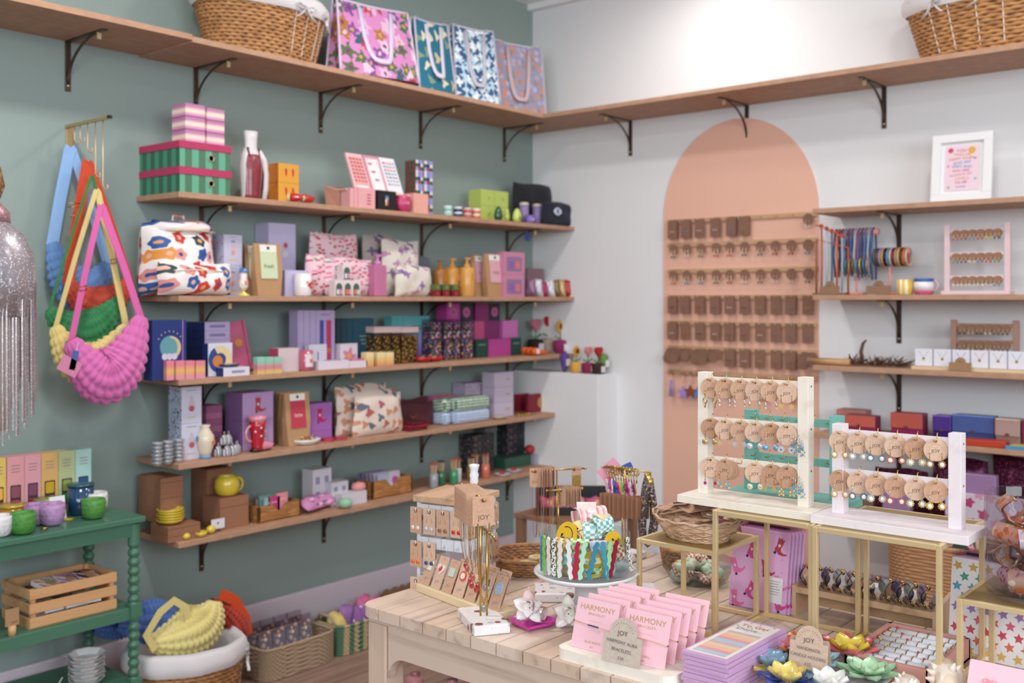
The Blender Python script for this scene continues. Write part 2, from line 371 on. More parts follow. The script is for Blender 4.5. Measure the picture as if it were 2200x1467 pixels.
# shelves on the green wall
SZ = {2: 1.635, 3: 1.311, 4: 1.050, 5: 0.788, 6: 0.545}
names = {2: 'highest of the five stacked shelves on the green wall', 3: 'second shelf down on the green wall, holding the floral backpack', 4: 'third shelf down on the green wall, holding blue and pink notebooks',
         5: 'fourth shelf down on the green wall, holding the cowboy boot mug', 6: 'lowest shelf on the green wall, holding kraft boxes'}
for k, z in SZ.items():
    xr = 0 if k < 5 else -0.145
    MB().box((-2.05 + xr) / 2, -0.125, z - 0.018, 2.05 + xr, 0.25, 0.018, mdf(), b=0.0015).build('wall_shelf', label='brown board, ' + names[k], cat='shelf', group='shelves on the green wall')
TZ = 2.108
MB().box(-1.02, -0.155, TZ - 0.018, 2.04, 0.31, 0.018, mdf(), b=0.001).build('high_shelf', label='high board above the green wall shelves, carrying the patterned tote bags', cat='shelf', group='high shelf boards below the ceiling')
MB().box(-3.54, -0.155, TZ - 0.012, 3.0, 0.31, 0.018, mdf(), b=0.001).build('high_shelf', label='high board at the upper left corner of the photo', cat='shelf', group='high shelf boards below the ceiling')
ys = onX(1748, 162, -0.31).y
MB().box(-0.155, (-0.31 + ys) / 2, TZ - 0.018, 0.31, abs(ys + 0.31), 0.018, mdf(), b=0.001).build('high_shelf', label='high board over the peach arch on the white wall', cat='shelf', group='high shelf boards below the ceiling')
MB().box(-0.155, ys - 0.9, TZ - 0.018, 0.31, 1.8, 0.018, mdf(), b=0.001).build('high_shelf', label='high board on the white wall under the wicker basket at right', cat='shelf', group='high shelf boards below the ceiling')
RZ = {1: 1.630, 2: 1.316, 3: 1.060, 4: 0.815}
RL = {1: 'shelf on the white wall with the framed print', 2: 'white wall shelf with bracelet stands and pink earring rack', 3: 'shelf on the white wall with small white jewellery cards', 4: 'shelf on the white wall with colourful clutch bags'}
for k, z in RZ.items():
    MB().box(-0.125, -2.45, z - 0.018, 0.25, 1.87, 0.018, mdf(), b=0.0015).build('wall_shelf', label='brown ' + RL[k], cat='shelf', group='shelves on the white wall')
MB().box(-0.125, -2.45, 0.545 - 0.018, 0.25, 1.87, 0.018, mdf(), b=0.0015).build('wall_shelf', label='lowest brown shelf on the white wall, behind the glitter bags', cat='shelf', group='shelves on the white wall')

# brackets: wall plate, arm under the shelf, curved brace
def bracket(loc, rz, h, d, label, grp):
    o = thing('shelf_bracket', loc, label, 'bracket', rz, grp); m = STEEL()
    MB().box(0, -0.002, -h, 0.018, 0.004, h, m, b=0.001).cyl(0, -0.004, -h * .9, 0.004, 0.003, BRASS(), 8, Tr(rx=0)).build('wall_plate', o)
    MB().box(0, -d / 2, -0.004, 0.018, d, 0.004, m, b=0.001).build('shelf_arm', o)
    MB().tube([(0, -0.004 - (d * .84) * (1 - cos(rad(a))), -h * .86 + (h * .84) * sin(rad(a))) for a in range(0, 91, 9)], 0.005, m, 6, flat=.6).box(0, -d * .84, -0.024, 0.012, .004, .02, BRASS()).build('brace', o)
    return o
bx = [onY(p, 300, 0).x for p in (432, 695, 905, 1089)]
ordn = ['leftmost', 'second from left', 'third from left', 'nearest the corner']
first = None
for k, z in SZ.items():
    for i, x in enumerate(bx):
        lb = f'dark metal bracket under the {["top","second","third","fourth","bottom"][k-2]} green wall shelf, {ordn[i]}'
        if first is None: first = bracket((x, 0, z - 0.018), 0, 0.16, 0.2, lb, 'brackets of the green wall shelves')
        else: dup(first, (x, 0, z - 0.018), 0, lb)
f2 = None
for i, p in enumerate((145, 420, 688, 903, 1083)):
    x = onY(p, 150, 0).x; zz = TZ - .018 if i else TZ - .012
    lb = 'dark metal bracket under the high board, ' + ['at the upper left of the photo', 'above the lilac boxes', 'below the pink floral tote', 'above the checkered carton tower', 'nearest the room corner on the green wall'][i]
    if f2 is None: f2 = bracket((x, 0, zz), 0, 0.155, 0.23, lb, 'brackets of the high boards')
    else: dup(f2, (x, 0, zz), 0, lb)
for i, p in enumerate((1355, 1605, 1900)):
    y = onX(p, 280, 0).y; dup(f2, (0, y, TZ - .018), -90, 'dark metal bracket under the white wall high board, ' + ['left of the peach arch', 'over the arch', 'below the right basket'][i])
y = onX(1932, 500, 0).y
for k, z in RZ.items(): dup(first, (0, y, z - .018), -90, 'dark bracket below the ' + RL[k], 'brackets of the white wall shelves')
# ------------------------------------------------------------------ reusable shapes
def zk(k): return SZ[k] if k in SZ else k
def G(px0, px1, pt, k, y):
    a, b = onY(px0, 600, y).x, onY(px1, 600, y).x; z = onY((px0 + px1) / 2, pt, y).z
    return (a + b) / 2, b - a, z - zk(k)
def carton(name, lab, cat, px0, px1, pt, k, yf, dep, m, group=None, faces=None, deco=None, b=0.0, rz=0, h=None, lean=0, text=None):
    x, w, hh = G(px0, px1, pt, k, yf); h = h or hh
    mb = MB(); mb.T = Tr(rx=lean)
    mb.box(0, dep / 2, 0, w, dep, h, m, b, None, faces)
    if deco: deco(mb, w, h)
    return mb.build(name, None, (x, yf, zk(k) + (0.0003 if not lean else dep * sin(rad(abs(lean))) * 0 + .0005)), rz, lab, cat, group), w, h
def A(mb, poly, x, z, m, off=0.0006): mb.flat(poly, m, Tr(x, -off, z) @ FRONT)
def pillow(mb, w, h, t, m, T=None, nu=14, nv=14, pinch=0.0, seed=1, wob=0.004, flat_bottom=True):
    r = random.Random(seed); ph = [r.uniform(0, 6) for _ in range(6)]
    def fn(sgn):
        def f(u, v):
            a, c = 2 * u - 1, 2 * v - 1; e = max(0, (1 - abs(a) ** 3.2)) ** .55 * max(0, (1 - abs(c) ** 3.2)) ** .55
            ww = w / 2 * (1 - pinch * v + .02 * sin(9 * v + ph[0])); zz = h * v + wob * sin(7 * u + ph[1]) * v
            return (a * ww, sgn * (t / 2 * e + wob * e * sin(11 * u + ph[2]) * cos(8 * v + ph[3])), zz)
        return f
    mb.grid(fn(-1), nu, nv, m, T); f2 = fn(1); mb.grid(lambda u, v: f2(1 - u, v), nu, nv, m, T)
    return mb
def soft(name, lab, cat, px0, px1, pt, k, y, t, m, group=None, pinch=0.0, seed=1, lean=0, rz=0, extra=None):
    x, w, h = G(px0, px1, pt, k, y); mb = MB(); mb.T = Tr(rx=lean); pillow(mb, w, h, t, m, None, 14, 14, pinch, seed)
    if extra: extra(mb, w, h)
    return mb.build(name, None, (x, y, zk(k) + .001), rz, lab, cat, group), w, h
def mug_prof(r, h, t=.003, belly=0):
    out = [(r * .82, 0), (r * .95, h * .06), (r + belly, h * .4), (r, h)]
    return out + [(r - t, h), (r + belly - t, h * .4), (r * .9, t * 2), (0.0005, t * 2)]
def ring_handle(mb, x, z, rx_, rz_, r, m, T=None, a0=-90, a1=90):
    mb.tube([(x + rx_ * cos(rad(a)), 0, z + rz_ * sin(rad(a))) for a in range(a0, a1 + 1, 15)], r, m, 8, T=T)
def pump(mb, w, h, m, m2=None, round_=True):
    bh = h * .74
    if round_: mb.lathe([(w * .47, 0), (w * .5, .004), (w * .5, bh * .93), (w * .42, bh), (w * .2, bh * 1.02), (w * .2, bh * 1.12), (.003, bh * 1.12)], m, 20)
    else: mb.box(0, 0, 0, w, w * .6, bh, m, .004); mb.cyl(0, 0, bh, w * .22, bh * .12, m2 or m, 12)
    mb.cyl(0, 0, bh * 1.1, w * .08, h * .16, m2 or m, 8); mb.box(w * .06, 0, h * .94, w * .42, w * .22, h * .05, m2 or m, .002)
def hole_ring(mb, x, z, r, y=-.001):
    mb.flat(circ(r, 18), M('151515', .9), Tr(x, y, z) @ FRONT); mb.lathe([(r, 0), (r * 1.35, 0), (r * 1.35, .002), (r, .002), (r, 0)], M('b7a888', .4, .6), 18, Tr(x, y, z) @ FRONT)
def smallflower(mb, x, z, r, m, mc, y=-.0008, n=5):
    mb.flat([(r * (.72 + .28 * cos(n * rad(a))) * cos(rad(a)), r * (.72 + .28 * cos(n * rad(a))) * sin(rad(a))) for a in range(0, 360, 15)], m, Tr(x, y, z) @ FRONT)
    mb.flat(circ(r * .3, 8), mc, Tr(x, y - .0003, z) @ FRONT)
def wbox(mb, w, d, h, m, rows, flare=0.0, n=60, amp=.0025, hole=False, inner=None, rx=False):
    """woven basket wall: stakes and rows of willow running round a rounded rectangle or oval"""
    def P(a, r, q):
        c, s = cos(a), sin(a); e = 1.0 if rx else .35
        X = (abs(c) ** e) * (1 if c > 0 else -1) * (w / 2 * (1 + flare * q) + r); Y = (abs(s) ** e) * (1 if s > 0 else -1) * (d / 2 * (1 + flare * q) + r); return X, Y
    rh = h / rows
    for k in range(rows):
        q = (k + .5) / rows; pts = []
        for j in range(n):
            a = 2 * pi * j / n; X, Y = P(a, amp * (1 if (j + k) % 2 else -1), q); pts.append((X, Y, rh * (k + .5)))
        mb.tube(pts, rh * .56, m, 5, True, flat=1.0, radii=None)
    for j in range(0, n, 2):
        a = 2 * pi * (j + .5) / n; mb.tube([P(a, 0, q) + (q * h,) for q in (0, .5, 1)], rh * .3, m, 4)
    base = [P(2 * pi * j / 40, 0, 0) for j in range(40)]; mb.prism(base, .004, m)
    if inner: 
        vs = [P(2 * pi * j / 40, -amp * 2, .02) + (.004,) for j in range(40)] + [P(2 * pi * j / 40, -amp * 2, 1) + (h * .98,) for j in range(40)]
        mb.add(vs, [(j, (j + 1) % 40, 40 + (j + 1) % 40, 40 + j) for j in range(40)], inner, True)
    top = [P(2 * pi * j / n, 0, 1) + (h,) for j in range(n)]; mb.tube(top, rh * .75, m, 6, True)
    return P
def whip(mb, pts, r, m, closed=False): mb.tube(pts, r, m, 6, closed)
def tote(lab, px0, px1, pt, k, y, t, m, edge, handle, rz=0, tilt=0, seed=1, sag=.06, slot=True):
    x, w, h = G(px0, px1, pt, k, y); o = thing('tote_bag', (x, y, zk(k) + .001), lab, 'bag', rz); mb = MB(); mb.T = Tr(z=abs(sin(rad(tilt))) * w / 2 + .004, ry=tilt)
    wt = lambda v: w * (1 - .10 * v)
    f = lambda s: (lambda u, v: ((2 * u - 1) * wt(v) / 2, s * (t / 2 * (1 - .72 * v) * (1 - .25 * abs(2 * u - 1) ** 4)) , h * v * (1 - sag * sin(pi * u) * v * .5) + 0))
    mb.grid(f(-1), 12, 10, m); g = f(1); mb.grid(lambda u, v: g(1 - u, v), 12, 10, m)
    for sx in (-1, 1):
        mb.grid(lambda u, v, sx=sx: (sx * (wt(v) / 2 - .012 * sin(pi * u) * (1 - v)), (2 * u - 1) * sx * t / 2 * (1 - .72 * v) * .75, h * v), 4, 8, m)
    mb.box(0, 0, 0, w * .98, t * .8, .003, m); mb.build('bag_body', o)
    eb = MB(); eb.T = mb.T
    for s in (-1, 1):
        eb.tube([f(s)(i / 12, 1) for i in range(13)], .0045, edge, 6)
        for u in (0, 1): eb.tube([f(s)(u, i / 8) for i in range(9)], .0045, edge, 6)
    eb.build('stitched_edge', o)
    for s in (-1, 1):
        hb = MB(); hb.T = mb.T; zt = h * .93; yy = -(t / 2 * .3) - .006 if s < 0 else (t / 2 * .3) + .004
        if s < 0: pts = [(-w * .2 + (w * .4) * i / 14, yy - .02 * (1 - (2 * i / 14 - 1) ** 2) - t * .16 * (1 - (2 * i / 14 - 1) ** 2), zt - h * .72 * (1 - (2 * i / 14 - 1) ** 4) ** .8) for i in range(15)]
        else: pts = [(-w * .2 + (w * .4) * i / 14, yy + .01 + t * .3 * (1 - (2 * i / 14 - 1) ** 2), zt - h * .3 * (1 - (2 * i / 14 - 1) ** 4) ** .8) for i in range(15)]
        hb.tube(pts, .011, handle, 8, flat=.35); hb.build('handle', o)
    return o
# ------------------------------------------------------------------ on the high boards
def big_basket(loc, w, d, h, rz, lab, bow=-1, flare=.28):
    o = thing('wicker_basket', loc, lab, 'basket', rz)
    mb = MB(); P = wbox(mb, w, d, h, wicker_m('c48f5c', '94653d'), 17, flare, 84, .0035, rx=True); mb.build('basket_body', o)
    li = MB(); m = cloth('d9d4d6')
    vs = []; N = 64
    for q, off, dz in ((.80, .011, 0), (.86, .018, 0), (.94, .017, 0), (1.03, .010, .004), (1.06, -.002, .012), (.98, -.012, .004), (.5, -.012, 0), (.06, -.012, 0)):
        for j in range(N):
            a = 2 * pi * j / N; X, Y = P(a, off + .003 * sin(a * 9 + q * 4), q); vs.append((X, Y, h * q + dz + (.006 * sin(5 * a) if q < .8 and q > .6 else 0)))
    li.add(vs, [(i * N + j, i * N + (j + 1) % N, (i + 1) * N + (j + 1) % N, (i + 1) * N + j) for i in range(7) for j in range(N)], m, True); li.build('cloth_lining', o)
    bw = MB()
    for a0 in ((bow,) if not isinstance(bow, (list, tuple)) else bow):
        a = rad(a0); X, Y = P(a, .018, .88)
        for s in (-1, 1):
            tx, ty = -sin(a) * s, cos(a) * s
            bw.tube([(X, Y, h * .88), (X + tx * .03, Y + ty * .03, h * .93), (X + tx * .05, Y + ty * .05, h * .9), (X + tx * .03, Y + ty * .03, h * .84), (X, Y, h * .87)], .006, m, 6, flat=.4)
            bw.tube([(X, Y, h * .88), (X + tx * .03, Y + ty * .03, h * .74), (X + tx * .06 + cos(a) * .004, Y + ty * .06 + sin(a) * .004, h * .66)], .005, m, 6, flat=.4)
            Q = P(a + .12 * s, .0055, .5); bw.tube([P(a + .12 * s, .006, q) + (h * q,) for q in (.1, .3, .5, .7, .85)], .0018, M('e4dcd8', .8), 4)
    bw.build('ribbon_bow', o)
    return o
x0, x1 = onY(452, 90, -.16).x, onY(664, 120, -.16).x
big_basket(((x0 + x1) / 2, -.16, TZ + .004), abs(x1 - x0) * .97, .23, .20, 0, 'large oval wicker basket with white lining on the high board by the pink tote', (-75, -42))
y0, y1 = onX(1988, 118, -.16).y, onX(2420, 60, -.16).y
big_basket((-.15, (y0 + y1) / 2, TZ + .002), abs(y1 - y0), .235, .215, -90, 'large wicker basket with grey lining at the upper right of the photo', (-130, -100), .22)
LIL = stripes('c9a9d4,f0e8f2', .0035, 0); GRB = stripes('8d8aa0,e4e0e8', .004, 2)
tote('large pink floral tote bag with lilac handles beside the wicker basket', 716, 884, 24, TZ, -.22, .11, flowers('cf84ba', 'b83c3c,3e6a4a,7a4a90,dcb4d0,4f6a45,a86e2e,1f5f68,dcc4d4', .055, .42, 'c89a50,7a3060,d8b8cc', petals=5, depth=.3), LIL, stripes('b69fd0,ece4f2', .004, 2), 0, -3, sag=.05)
tote('teal tote bag with pale leaf print, second tote from the left', 884, 972, 55, TZ, -.22, .08, flowers('176a86', 'dcd6b8,7f9a78,176a86,c7b98a,176a86', .045, .34, petals=3, depth=.42), GRB, stripes('b6aed0,ece9f2', .004, 2), 6, -4)
tote('navy and white floral tote bag standing between the teal and the lilac tote', 975, 1058, 66, TZ, -.21, .09, flowers('2f567f', 'dbe9f2,b9d4e6,e9f2f5', .03, .44, petals=4, depth=.35), GRB, GRB, -8, -2)
tote('lilac grey tote bag with small orange flowers, nearest the room corner', 1062, 1154, 96, TZ, -.16, .07, flowers('9a94ac', 'c08a70,b8b4cc,8a8a94,d98a6a,aaa6c4', .03, .36, petals=5), GRB, M('c7aeb4', .7), -14, 0)

# ------------------------------------------------------------------ top green-wall shelf
PK = M('b3305c', .55)
SB = stripes('5fa588,4a7359', .0245, 0)
for i in range(2):
    o = thing('storage_box', (0, 0, 0), ('lower' if i == 0 else 'upper') + ' green striped storage box with crimson lid, under the lilac boxes', 'box', 0, 'striped storage boxes')
    x, w, h = G(387, 511, 300, 2, -.235); dp = .25; hb = .0815
    w = .185; x = onY(386, 400, -.235).x + w / 2
    o.location = (x, -.235 + dp / 2 - .005, SZ[2] + i * hb + .0003)
    MB().box(0, 0, 0, w, dp - .01, hb - .002, SB, 0, None, {'l': stripes('3f8a70,36614a', .0245, 1), 'r': stripes('3f8a70,36614a', .0245, 1)}).build('box_body', o)
    MB().box(0, 0, hb - .024, w + .006, dp - .004, .023, PK, .001).build('box_lid', o)
    r = MB(); hole_ring(r, .02, hb * .42, .0085, -(dp - .01) / 2 - .001); r.build('finger_hole', o)
zb = SZ[2] + .1635
LS = lambda m: gradient('d08fb8,d08fb8,f0d9c4,f0d9c4,c98ab2,b677a2,b677a2', 0, .042)
for c in range(2):
    for r in range(3):
        wd_, hh = (.072, .0415) if c == 0 else (.066, .040)
        x = onY(395, 250, -.2).x + (wd_ / 2 if c == 0 else .078 + wd_ / 2)
        MB().box(0, .04, 0, wd_, .08, hh - .001, LS(0), .0025).build('gift_box', None, (x, -.21, zb + r * hh + .0004), 0, f'lilac gift box with cream band, {["bottom","middle","top"][r]} of the {["left","right"][c]} stack', 'box', 'lilac gift boxes')
# glass bust vase
x, w, h = G(502, 560, 284, 2, -.13)
mb = MB(); mb.lathe([(.034, 0), (.036, .02), (.040, h * .3), (.043, h * .5), (.036, h * .66), (.022, h * .78), (.0235, h * .9), (.026, h), (.022, h), (.018, h * .9)], M('d9d2d4', .35), 28, None, True, 1.0, .7).build('torso_form', None, (x, -.15, SZ[2] + .0005), 0, 'white torso form wearing a sheer dark red bodysuit', 'figurine')
o = bpy.data.objects['torso_form']
MB().lathe([(.0372, .003), (.038, .02), (.042, h * .3), (.045, h * .5), (.040, h * .60), (.037, h * .66)], acrylic('5c0f1a', .92, .5), 28, Tr(s=1), True, .92, .72).tube([(-.02, -.02, h * .62), (-.021, -.012, h * .76)], .004, M('6d1a22'), 6).tube([(.02, -.02, h * .62), (.021, -.012, h * .76)], .004, M('6d1a22'), 6).build('bodysuit', o)
MB().tube([(x_, y_, z_) for x_, y_, z_ in [(.026, -.01, h * .72), (.046, -.012, h * .6), (.056, -.012, h * .4), (.054, -.012, h * .2), (.046, -.012, .004)]], .0095, M('dcd6d8', .4), 10).build('arm', o)
# mustard boxes
def chilis(mb, w, h):
    for s in (-1, 1):
        A(mb, [(-.0055 + .002, .010), (.0055, .011), (.007, 0), (.003, -.013), (0, -.014), (-.002, -.004)], s * w * .17 + .002, h * .55, M('c22a3a', .6)); A(mb, circ(.0028, 8), s * w * .17 + .003, h * .55 + .012, M('3f6b3a'))
for i, (a, b, y, n, hh) in enumerate(((572, 612, -.13, 3, .044), (598, 642, -.22, 2, .066))):
    for r in range(n):
        carton('carton', f'mustard yellow carton, {["bottom","middle" if n==3 else "top","top"][r]} of the {["rear stack of three","front pair printed with chillies"][i]}', 'box', a, b, 340, SZ[2] + r * hh, y, .055, M('d99a35', .55), 'mustard cartons', {'l': speck('b56a1c', 'a0521a,d08a2a', 90, .3)}, chilis if i else None, h=hh - .0008)
for i, p in enumerate((628, 651)):
    x = onY(p, 425, -.225).x; mb = MB(); c = M('c01822', .2, 0, .6)
    mb.tube([(-.002, -.004 * (1 - i), .012), (.006, 0, .012), (.018 + .006 * i, 0, .011), (.026 + .008 * i, .002, .012), (.030 + .01 * i, .003, .019)], .011, c, 10, radii=[.0115, .0118, .0095, .006, .002])
    mb.lathe([(.009, 0), (.010, .003), (.002, .005)], M('cdd9a0', .3, 0, .5), 12, Tr(-.003, -.004, .012, ry=-90)); mb.cyl(0, 0, 0, .0035, .008, M('2f6b3a', .4), 8, Tr(-.006, -.004, .012, ry=-90))
    mb.v = [tuple(1.35 * q for q in v) for v in mb.v]; mb.build('chilli_shaker', None, (x, -.225, SZ[2] + .0006), (-70, 0)[i], f'red ceramic chilli shaker, {["facing the room","lying sideways"][i]} before mustard cartons', 'ceramic ornament', 'chilli shakers')
# tilted stand with three prints
x, w, h = G(728, 860, 408, 2, -.16)
st = thing('display_easel', (x, -.16, SZ[2]), 'peach tilted display stand holding three printed books', 'display stand')
MB().add([(-w / 2, -.0, 0), (w / 2, -.0, 0), (w / 2, .07, 0), (-w / 2, .07, 0), (-w / 2 - .01, -.01, .064), (w / 2 + .01, -.01, .064), (w / 2, .085, .09), (-w / 2, .085, .09)], [(0, 3, 2, 1), (0, 1, 5, 4), (2, 3, 7, 6), (4, 5, 6, 7), (0, 4, 7, 3), (1, 2, 6, 5)], M('dea08c', .6)).build('easel_body', st)
MB().box(0, -.03, .064, w + .03, .05, .006, M('e8b09e', .6), .001).build('ledge', st)
for i in range(3):
    cols = ('e3b6b8', 'd48a9e', 'e6e0e6')[i]; ix = ('b04a50', 'a33a58', '7f93c4')[i]
    mb = MB(); mb.T = Tr(rx=-22, ry=0); bw, bh = .079, .152
    mb.box(0, .004, 0, bw, .010, bh, M(cols, .5), .0008, None)
    if i == 1: A(mb, rrect(bw * .78, bh * .86, .002), 0, bh * .48, M('eadfe2'), .002)
    if i == 0: A(mb, rrect(bw * .8, bh * .8, .002), 0, bh * .5, M('dd9c9c'), .002)
    A(mb, rrect(bw * .7, bh * .1, .002), 0, bh * .07, M('ece0e2'), .0022)
    R = random.Random(i); tx = M(ix, .7)
    for r in range(7 if i != 1 else 3):
        for q in range(4):
            if i == 1: A(mb, [(a * 1.3, c) for a, c in heart(.011, 12)] if q < 2 else circ(.001, 5), -.02 + q * .010 + r * .008, bh * (.76 - .22 * r), tx, .0026)
            else: A(mb, rrect(.008 + R.random() * .005, .0075, .002, 2), -.024 + q * .016, bh * (.84 - .1 * r), M(('b8566a', '6f8fc0', 'd98a6a', '7fb0c8')[R.randrange(4)]) if i == 2 else tx, .0026)
    mb.build('book', None, (x - .082 + i * .083, -.16 - .052, SZ[2] + .0705), 0, ('pink printed book, first on the tilted stand', 'rose framed book printed with cherries, middle of the tilted stand', 'white book with small coloured lettering, third on the tilted stand')[i], 'book', 'books on the tilted stand')
# row of small boxes in front of the stand
for i in range(3):
    carton('card_game_box', ('light pink slim box leftmost before the tilted stand', 'light pink slim box second before the tilted stand', 'light pink box with red words before the tilted stand')[i], 'box', 752 + 9 * i, (760, 769, 806)[i], 404, 2, -.235 + .012 * (2 - i) * 0 + (0 if i == 2 else .006), .05, M('e0a3a8', .5), 'small boxes before the tilted stand', None,
           (lambda mb, w, h: [A(mb, rrect(.018, .0045, .001, 1), w * .12, h * (.68 - .15 * r), M('b8443c')) for r in range(4)]) if i == 2 else None)
def rainbow(mb, w, h):
    for r, c in enumerate(('4f7fd0', '8fc0e0', 'f0e8e8', 'd94a3a', 'e8b03a')): A(mb, circ(.0045, 8), (r % 2 - .5) * .008, h * (.7 - .1 * r), M(c)); A(mb, circ(.004, 8), (.5 - r % 2) * .008, h * (.7 - .1 * r), M(('58a05a', 'd9803a', '8a5ac0', 'e8e0e0', 'c83a4a')[r]))
carton('card_game_box', 'black box with rainbow lettering on the top green wall shelf', 'box', 811, 851, 410, 2, -.235, .05, M('17151a', .4), 'small boxes before the tilted stand', deco=rainbow)
x = onY(868, 430, -.225).x
mb = MB(); mb.lathe([(.0005, 0), (.031, 0), (.033, .003), (.033, .026), (.031, .029), (.0005, .029)], M('c2386a', .35, 0, .3), 28, FRONT); mb.text('LOVE', .017, M('e9c3d0'), Tr(0, -.0296, .002, rx=90)); A(mb, rrect(.036, .014, .004), 0, .001, M('a81f4c'), .0293)
mb.build('tape_measure', None, (x, -.205, SZ[2] + .0335), 0, 'round magenta case between the black box and the peach box', 'case')
carton('card_game_box', 'peach box with small specks right of the round magenta case', 'box', 889, 920, 416, 2, -.235, .05, M('e3a498', .5), 'small boxes before the tilted stand', deco=lambda mb, w, h: [A(mb, circ(.0013, 6), (R_.random() - .5) * w * .8, h * R_.random(), M('5a3a3a')) for _ in range(9)])
# checkered carton tower
CT = checker('c8c4d4', '274a78', .0195); CT2 = checker('8f3038', '2f5c40', .0195)
def ctower(mb, w, h):
    cs = ['d8d2d8', '6f93bd', 'a58fd0', 'a33a36', '2f5c40', '20365a']
    for r in range(4):
        for q in range(3): A(mb, rrect(w / 3.05, h / 4.1, .0005, 1), (q - 1) * w / 3, h * (r + .5) / 4, M(cs[(q + r * 2) % 6]))
for r in range(4):
    x0 = onY(893, 400, -.20).x; hh = .0535
    for c in range(2):
        w = .040 if c == 0 else .048; x = x0 + (.02 if c == 0 else .066)
        mb = MB(); mb.box(0, .03, 0, w, .06, hh - .001, CT2, 0, None, {'l': CT2}); ctower(mb, w, hh); mb.build('checkered_carton', None, (x, -.20 - .004 * c, SZ[2] + r * hh + .0004), 0, f'multicoloured checkered carton, {["bottom","second up","third up","top"][r]} of the {["left","right"][c]} column', 'box', 'checkered cartons')
for i, c in enumerate((('8fc4b8', 'd8e6e0'), ('27345c', 'dfe0ea'), ('c0605c', 'e2b6b8'), ('d9703c', 'efe2da'))):
    for r in range(2):
        x = onY((962, 984, 1004, 1023)[i], 460, -.225).x; MB().cyl(0, 0, 0, .0185, .011, M(c[0], .35, 0, .4), 18).cyl(0, 0, .0111, .0175, .009, M(c[1], .35, 0, .4), 18).build('small_tin', None, (x, -.225, SZ[2] + r * .0206 + .0004), 0, f'{["mint","navy","rose","orange"][i]} and white small round tin, {["lower","upper"][r]} of its pair', 'tin', 'small round tins')
def limeface(mb, w, h): A(mb, circ(.006, 10), w * .1, h * .5, M('8fae4a')); A(mb, circ(.0022, 8), w * .1, h * .42, M('8a6a3a'), .001)
for r in range(2):
    for c in range(2):
        carton('lime_carton', f'lime green carton, {["lower","upper"][r]} {["left","right"][c]} of four by the avocado ornaments', 'box', 1033 + 30 * c, 1062 + 30 * c, 430, SZ[2] + r * .0695, -.15, .07, M('b4c464', .55), 'lime green cartons', None, limeface, h=.0688)
for i, (p, c, rr, hh, nm) in enumerate(((1072, '1f5233', .022, .062, 'dark green avocado ornament before the lime cartons'), (1091, 'a9b84a', .013, .056, 'small lime avocado ornament between dark and pale avocados'), (1112, 'c3d26a', .0235, .062, 'pale green avocado ornament with a round stone'))):
    x = onY(p, 460, -.225).x; mb = MB(); mb.lathe([(.001, 0), (rr * .8, .004), (rr, hh * .3), (rr * .85, hh * .6), (rr * .5, hh * .9), (.001, hh)], M(c, .2, 0, .5), 18, None, True, 1, .8)
    if i == 2: mb.ball(0, -rr * .62, hh * .32, rr * .42, M('7f9c44', .3), 10)
    mb.build('avocado_ornament', None, (x, -.222, SZ[2] + .0006), 0, nm, 'ornament', 'avocado ornaments')
soft('pouch', 'black upright cloth pouch at the right end of the top shelf', 'bag', 1100, 1188, 396, 2, -.10, .05, cloth('16141c'), None, 0.04, 3)
def eye(mb, w, h):
    for k, (a, c, m) in enumerate(((.030, .019, 'cfd3dc'), (.023, .014, 'e6e6ea'))): A(mb, [(a * cos(rad(t)), c * sin(rad(t)) * (1 - .25 * abs(cos(rad(t))))) for t in range(0, 360, 20)], -w * .12, h * .6, M(m), .021 + .0005 * k)
    A(mb, circ(.0115, 14), -w * .12, h * .6, M('2a4a8f'), .0225); A(mb, circ(.005, 10), -w * .12, h * .6, M('a9c4e0'), .023)
soft('pouch', 'navy pouch embroidered with a blue eye at the shelf end', 'bag', 1164, 1232, 436, 2, -.215, .035, cloth('14162c'), None, -.03, 5, extra=eye)
for i, p in enumerate((1124, 1152)):
    x = onY(p, 450, -.17).x; MB().cyl(0, 0, 0, .021, .083, speck('8a78a8', 'b8a8cc,6f5f90', 160, .3), 18).lathe([(.0215, .083), (.0225, .088), (.018, .097), (.001, .098)], M('c9bfae', .4), 18).build('lilac_canister', None, (x, -.175, SZ[2] + .0005), 0, f'lilac canister with pale cap, {["left","right"][i]} one before the black pouches', 'canister', 'lilac canisters')
x = onY(1140, 468, -.228).x; mb = MB(); mb.lathe([(.016, 0), (.019, .004), (.0215, .036), (.0195, .036), (.017, .006), (.001, .005)], M('7a5fb0', .35, 0, .3), 18)
for s in (-1, 0, 1): mb.flat(rrect(.005, .012, .002), M('c4b8e4'), Tr(s * .009, -.0205 + abs(s) * .002, .018, rx=90))
mb.build('small_cup', None, (x, -.222, SZ[2] + .0005), 0, 'small violet cup with pale marks before the lilac canisters', 'cup')
x = onY(1137, 500, -.2).x; mb = MB(); mb.box(0, 0, -.04, .028, .004, .04, M('26408a', .5), .001).tube([(0, 0, 0), (0, 0, .013)], .001, M('444444'), 4).build('hanging_tag', None, (x, -.19, SZ[2] - .034), 0, 'small blue tag hanging below the top shelf near the corner', 'tag')
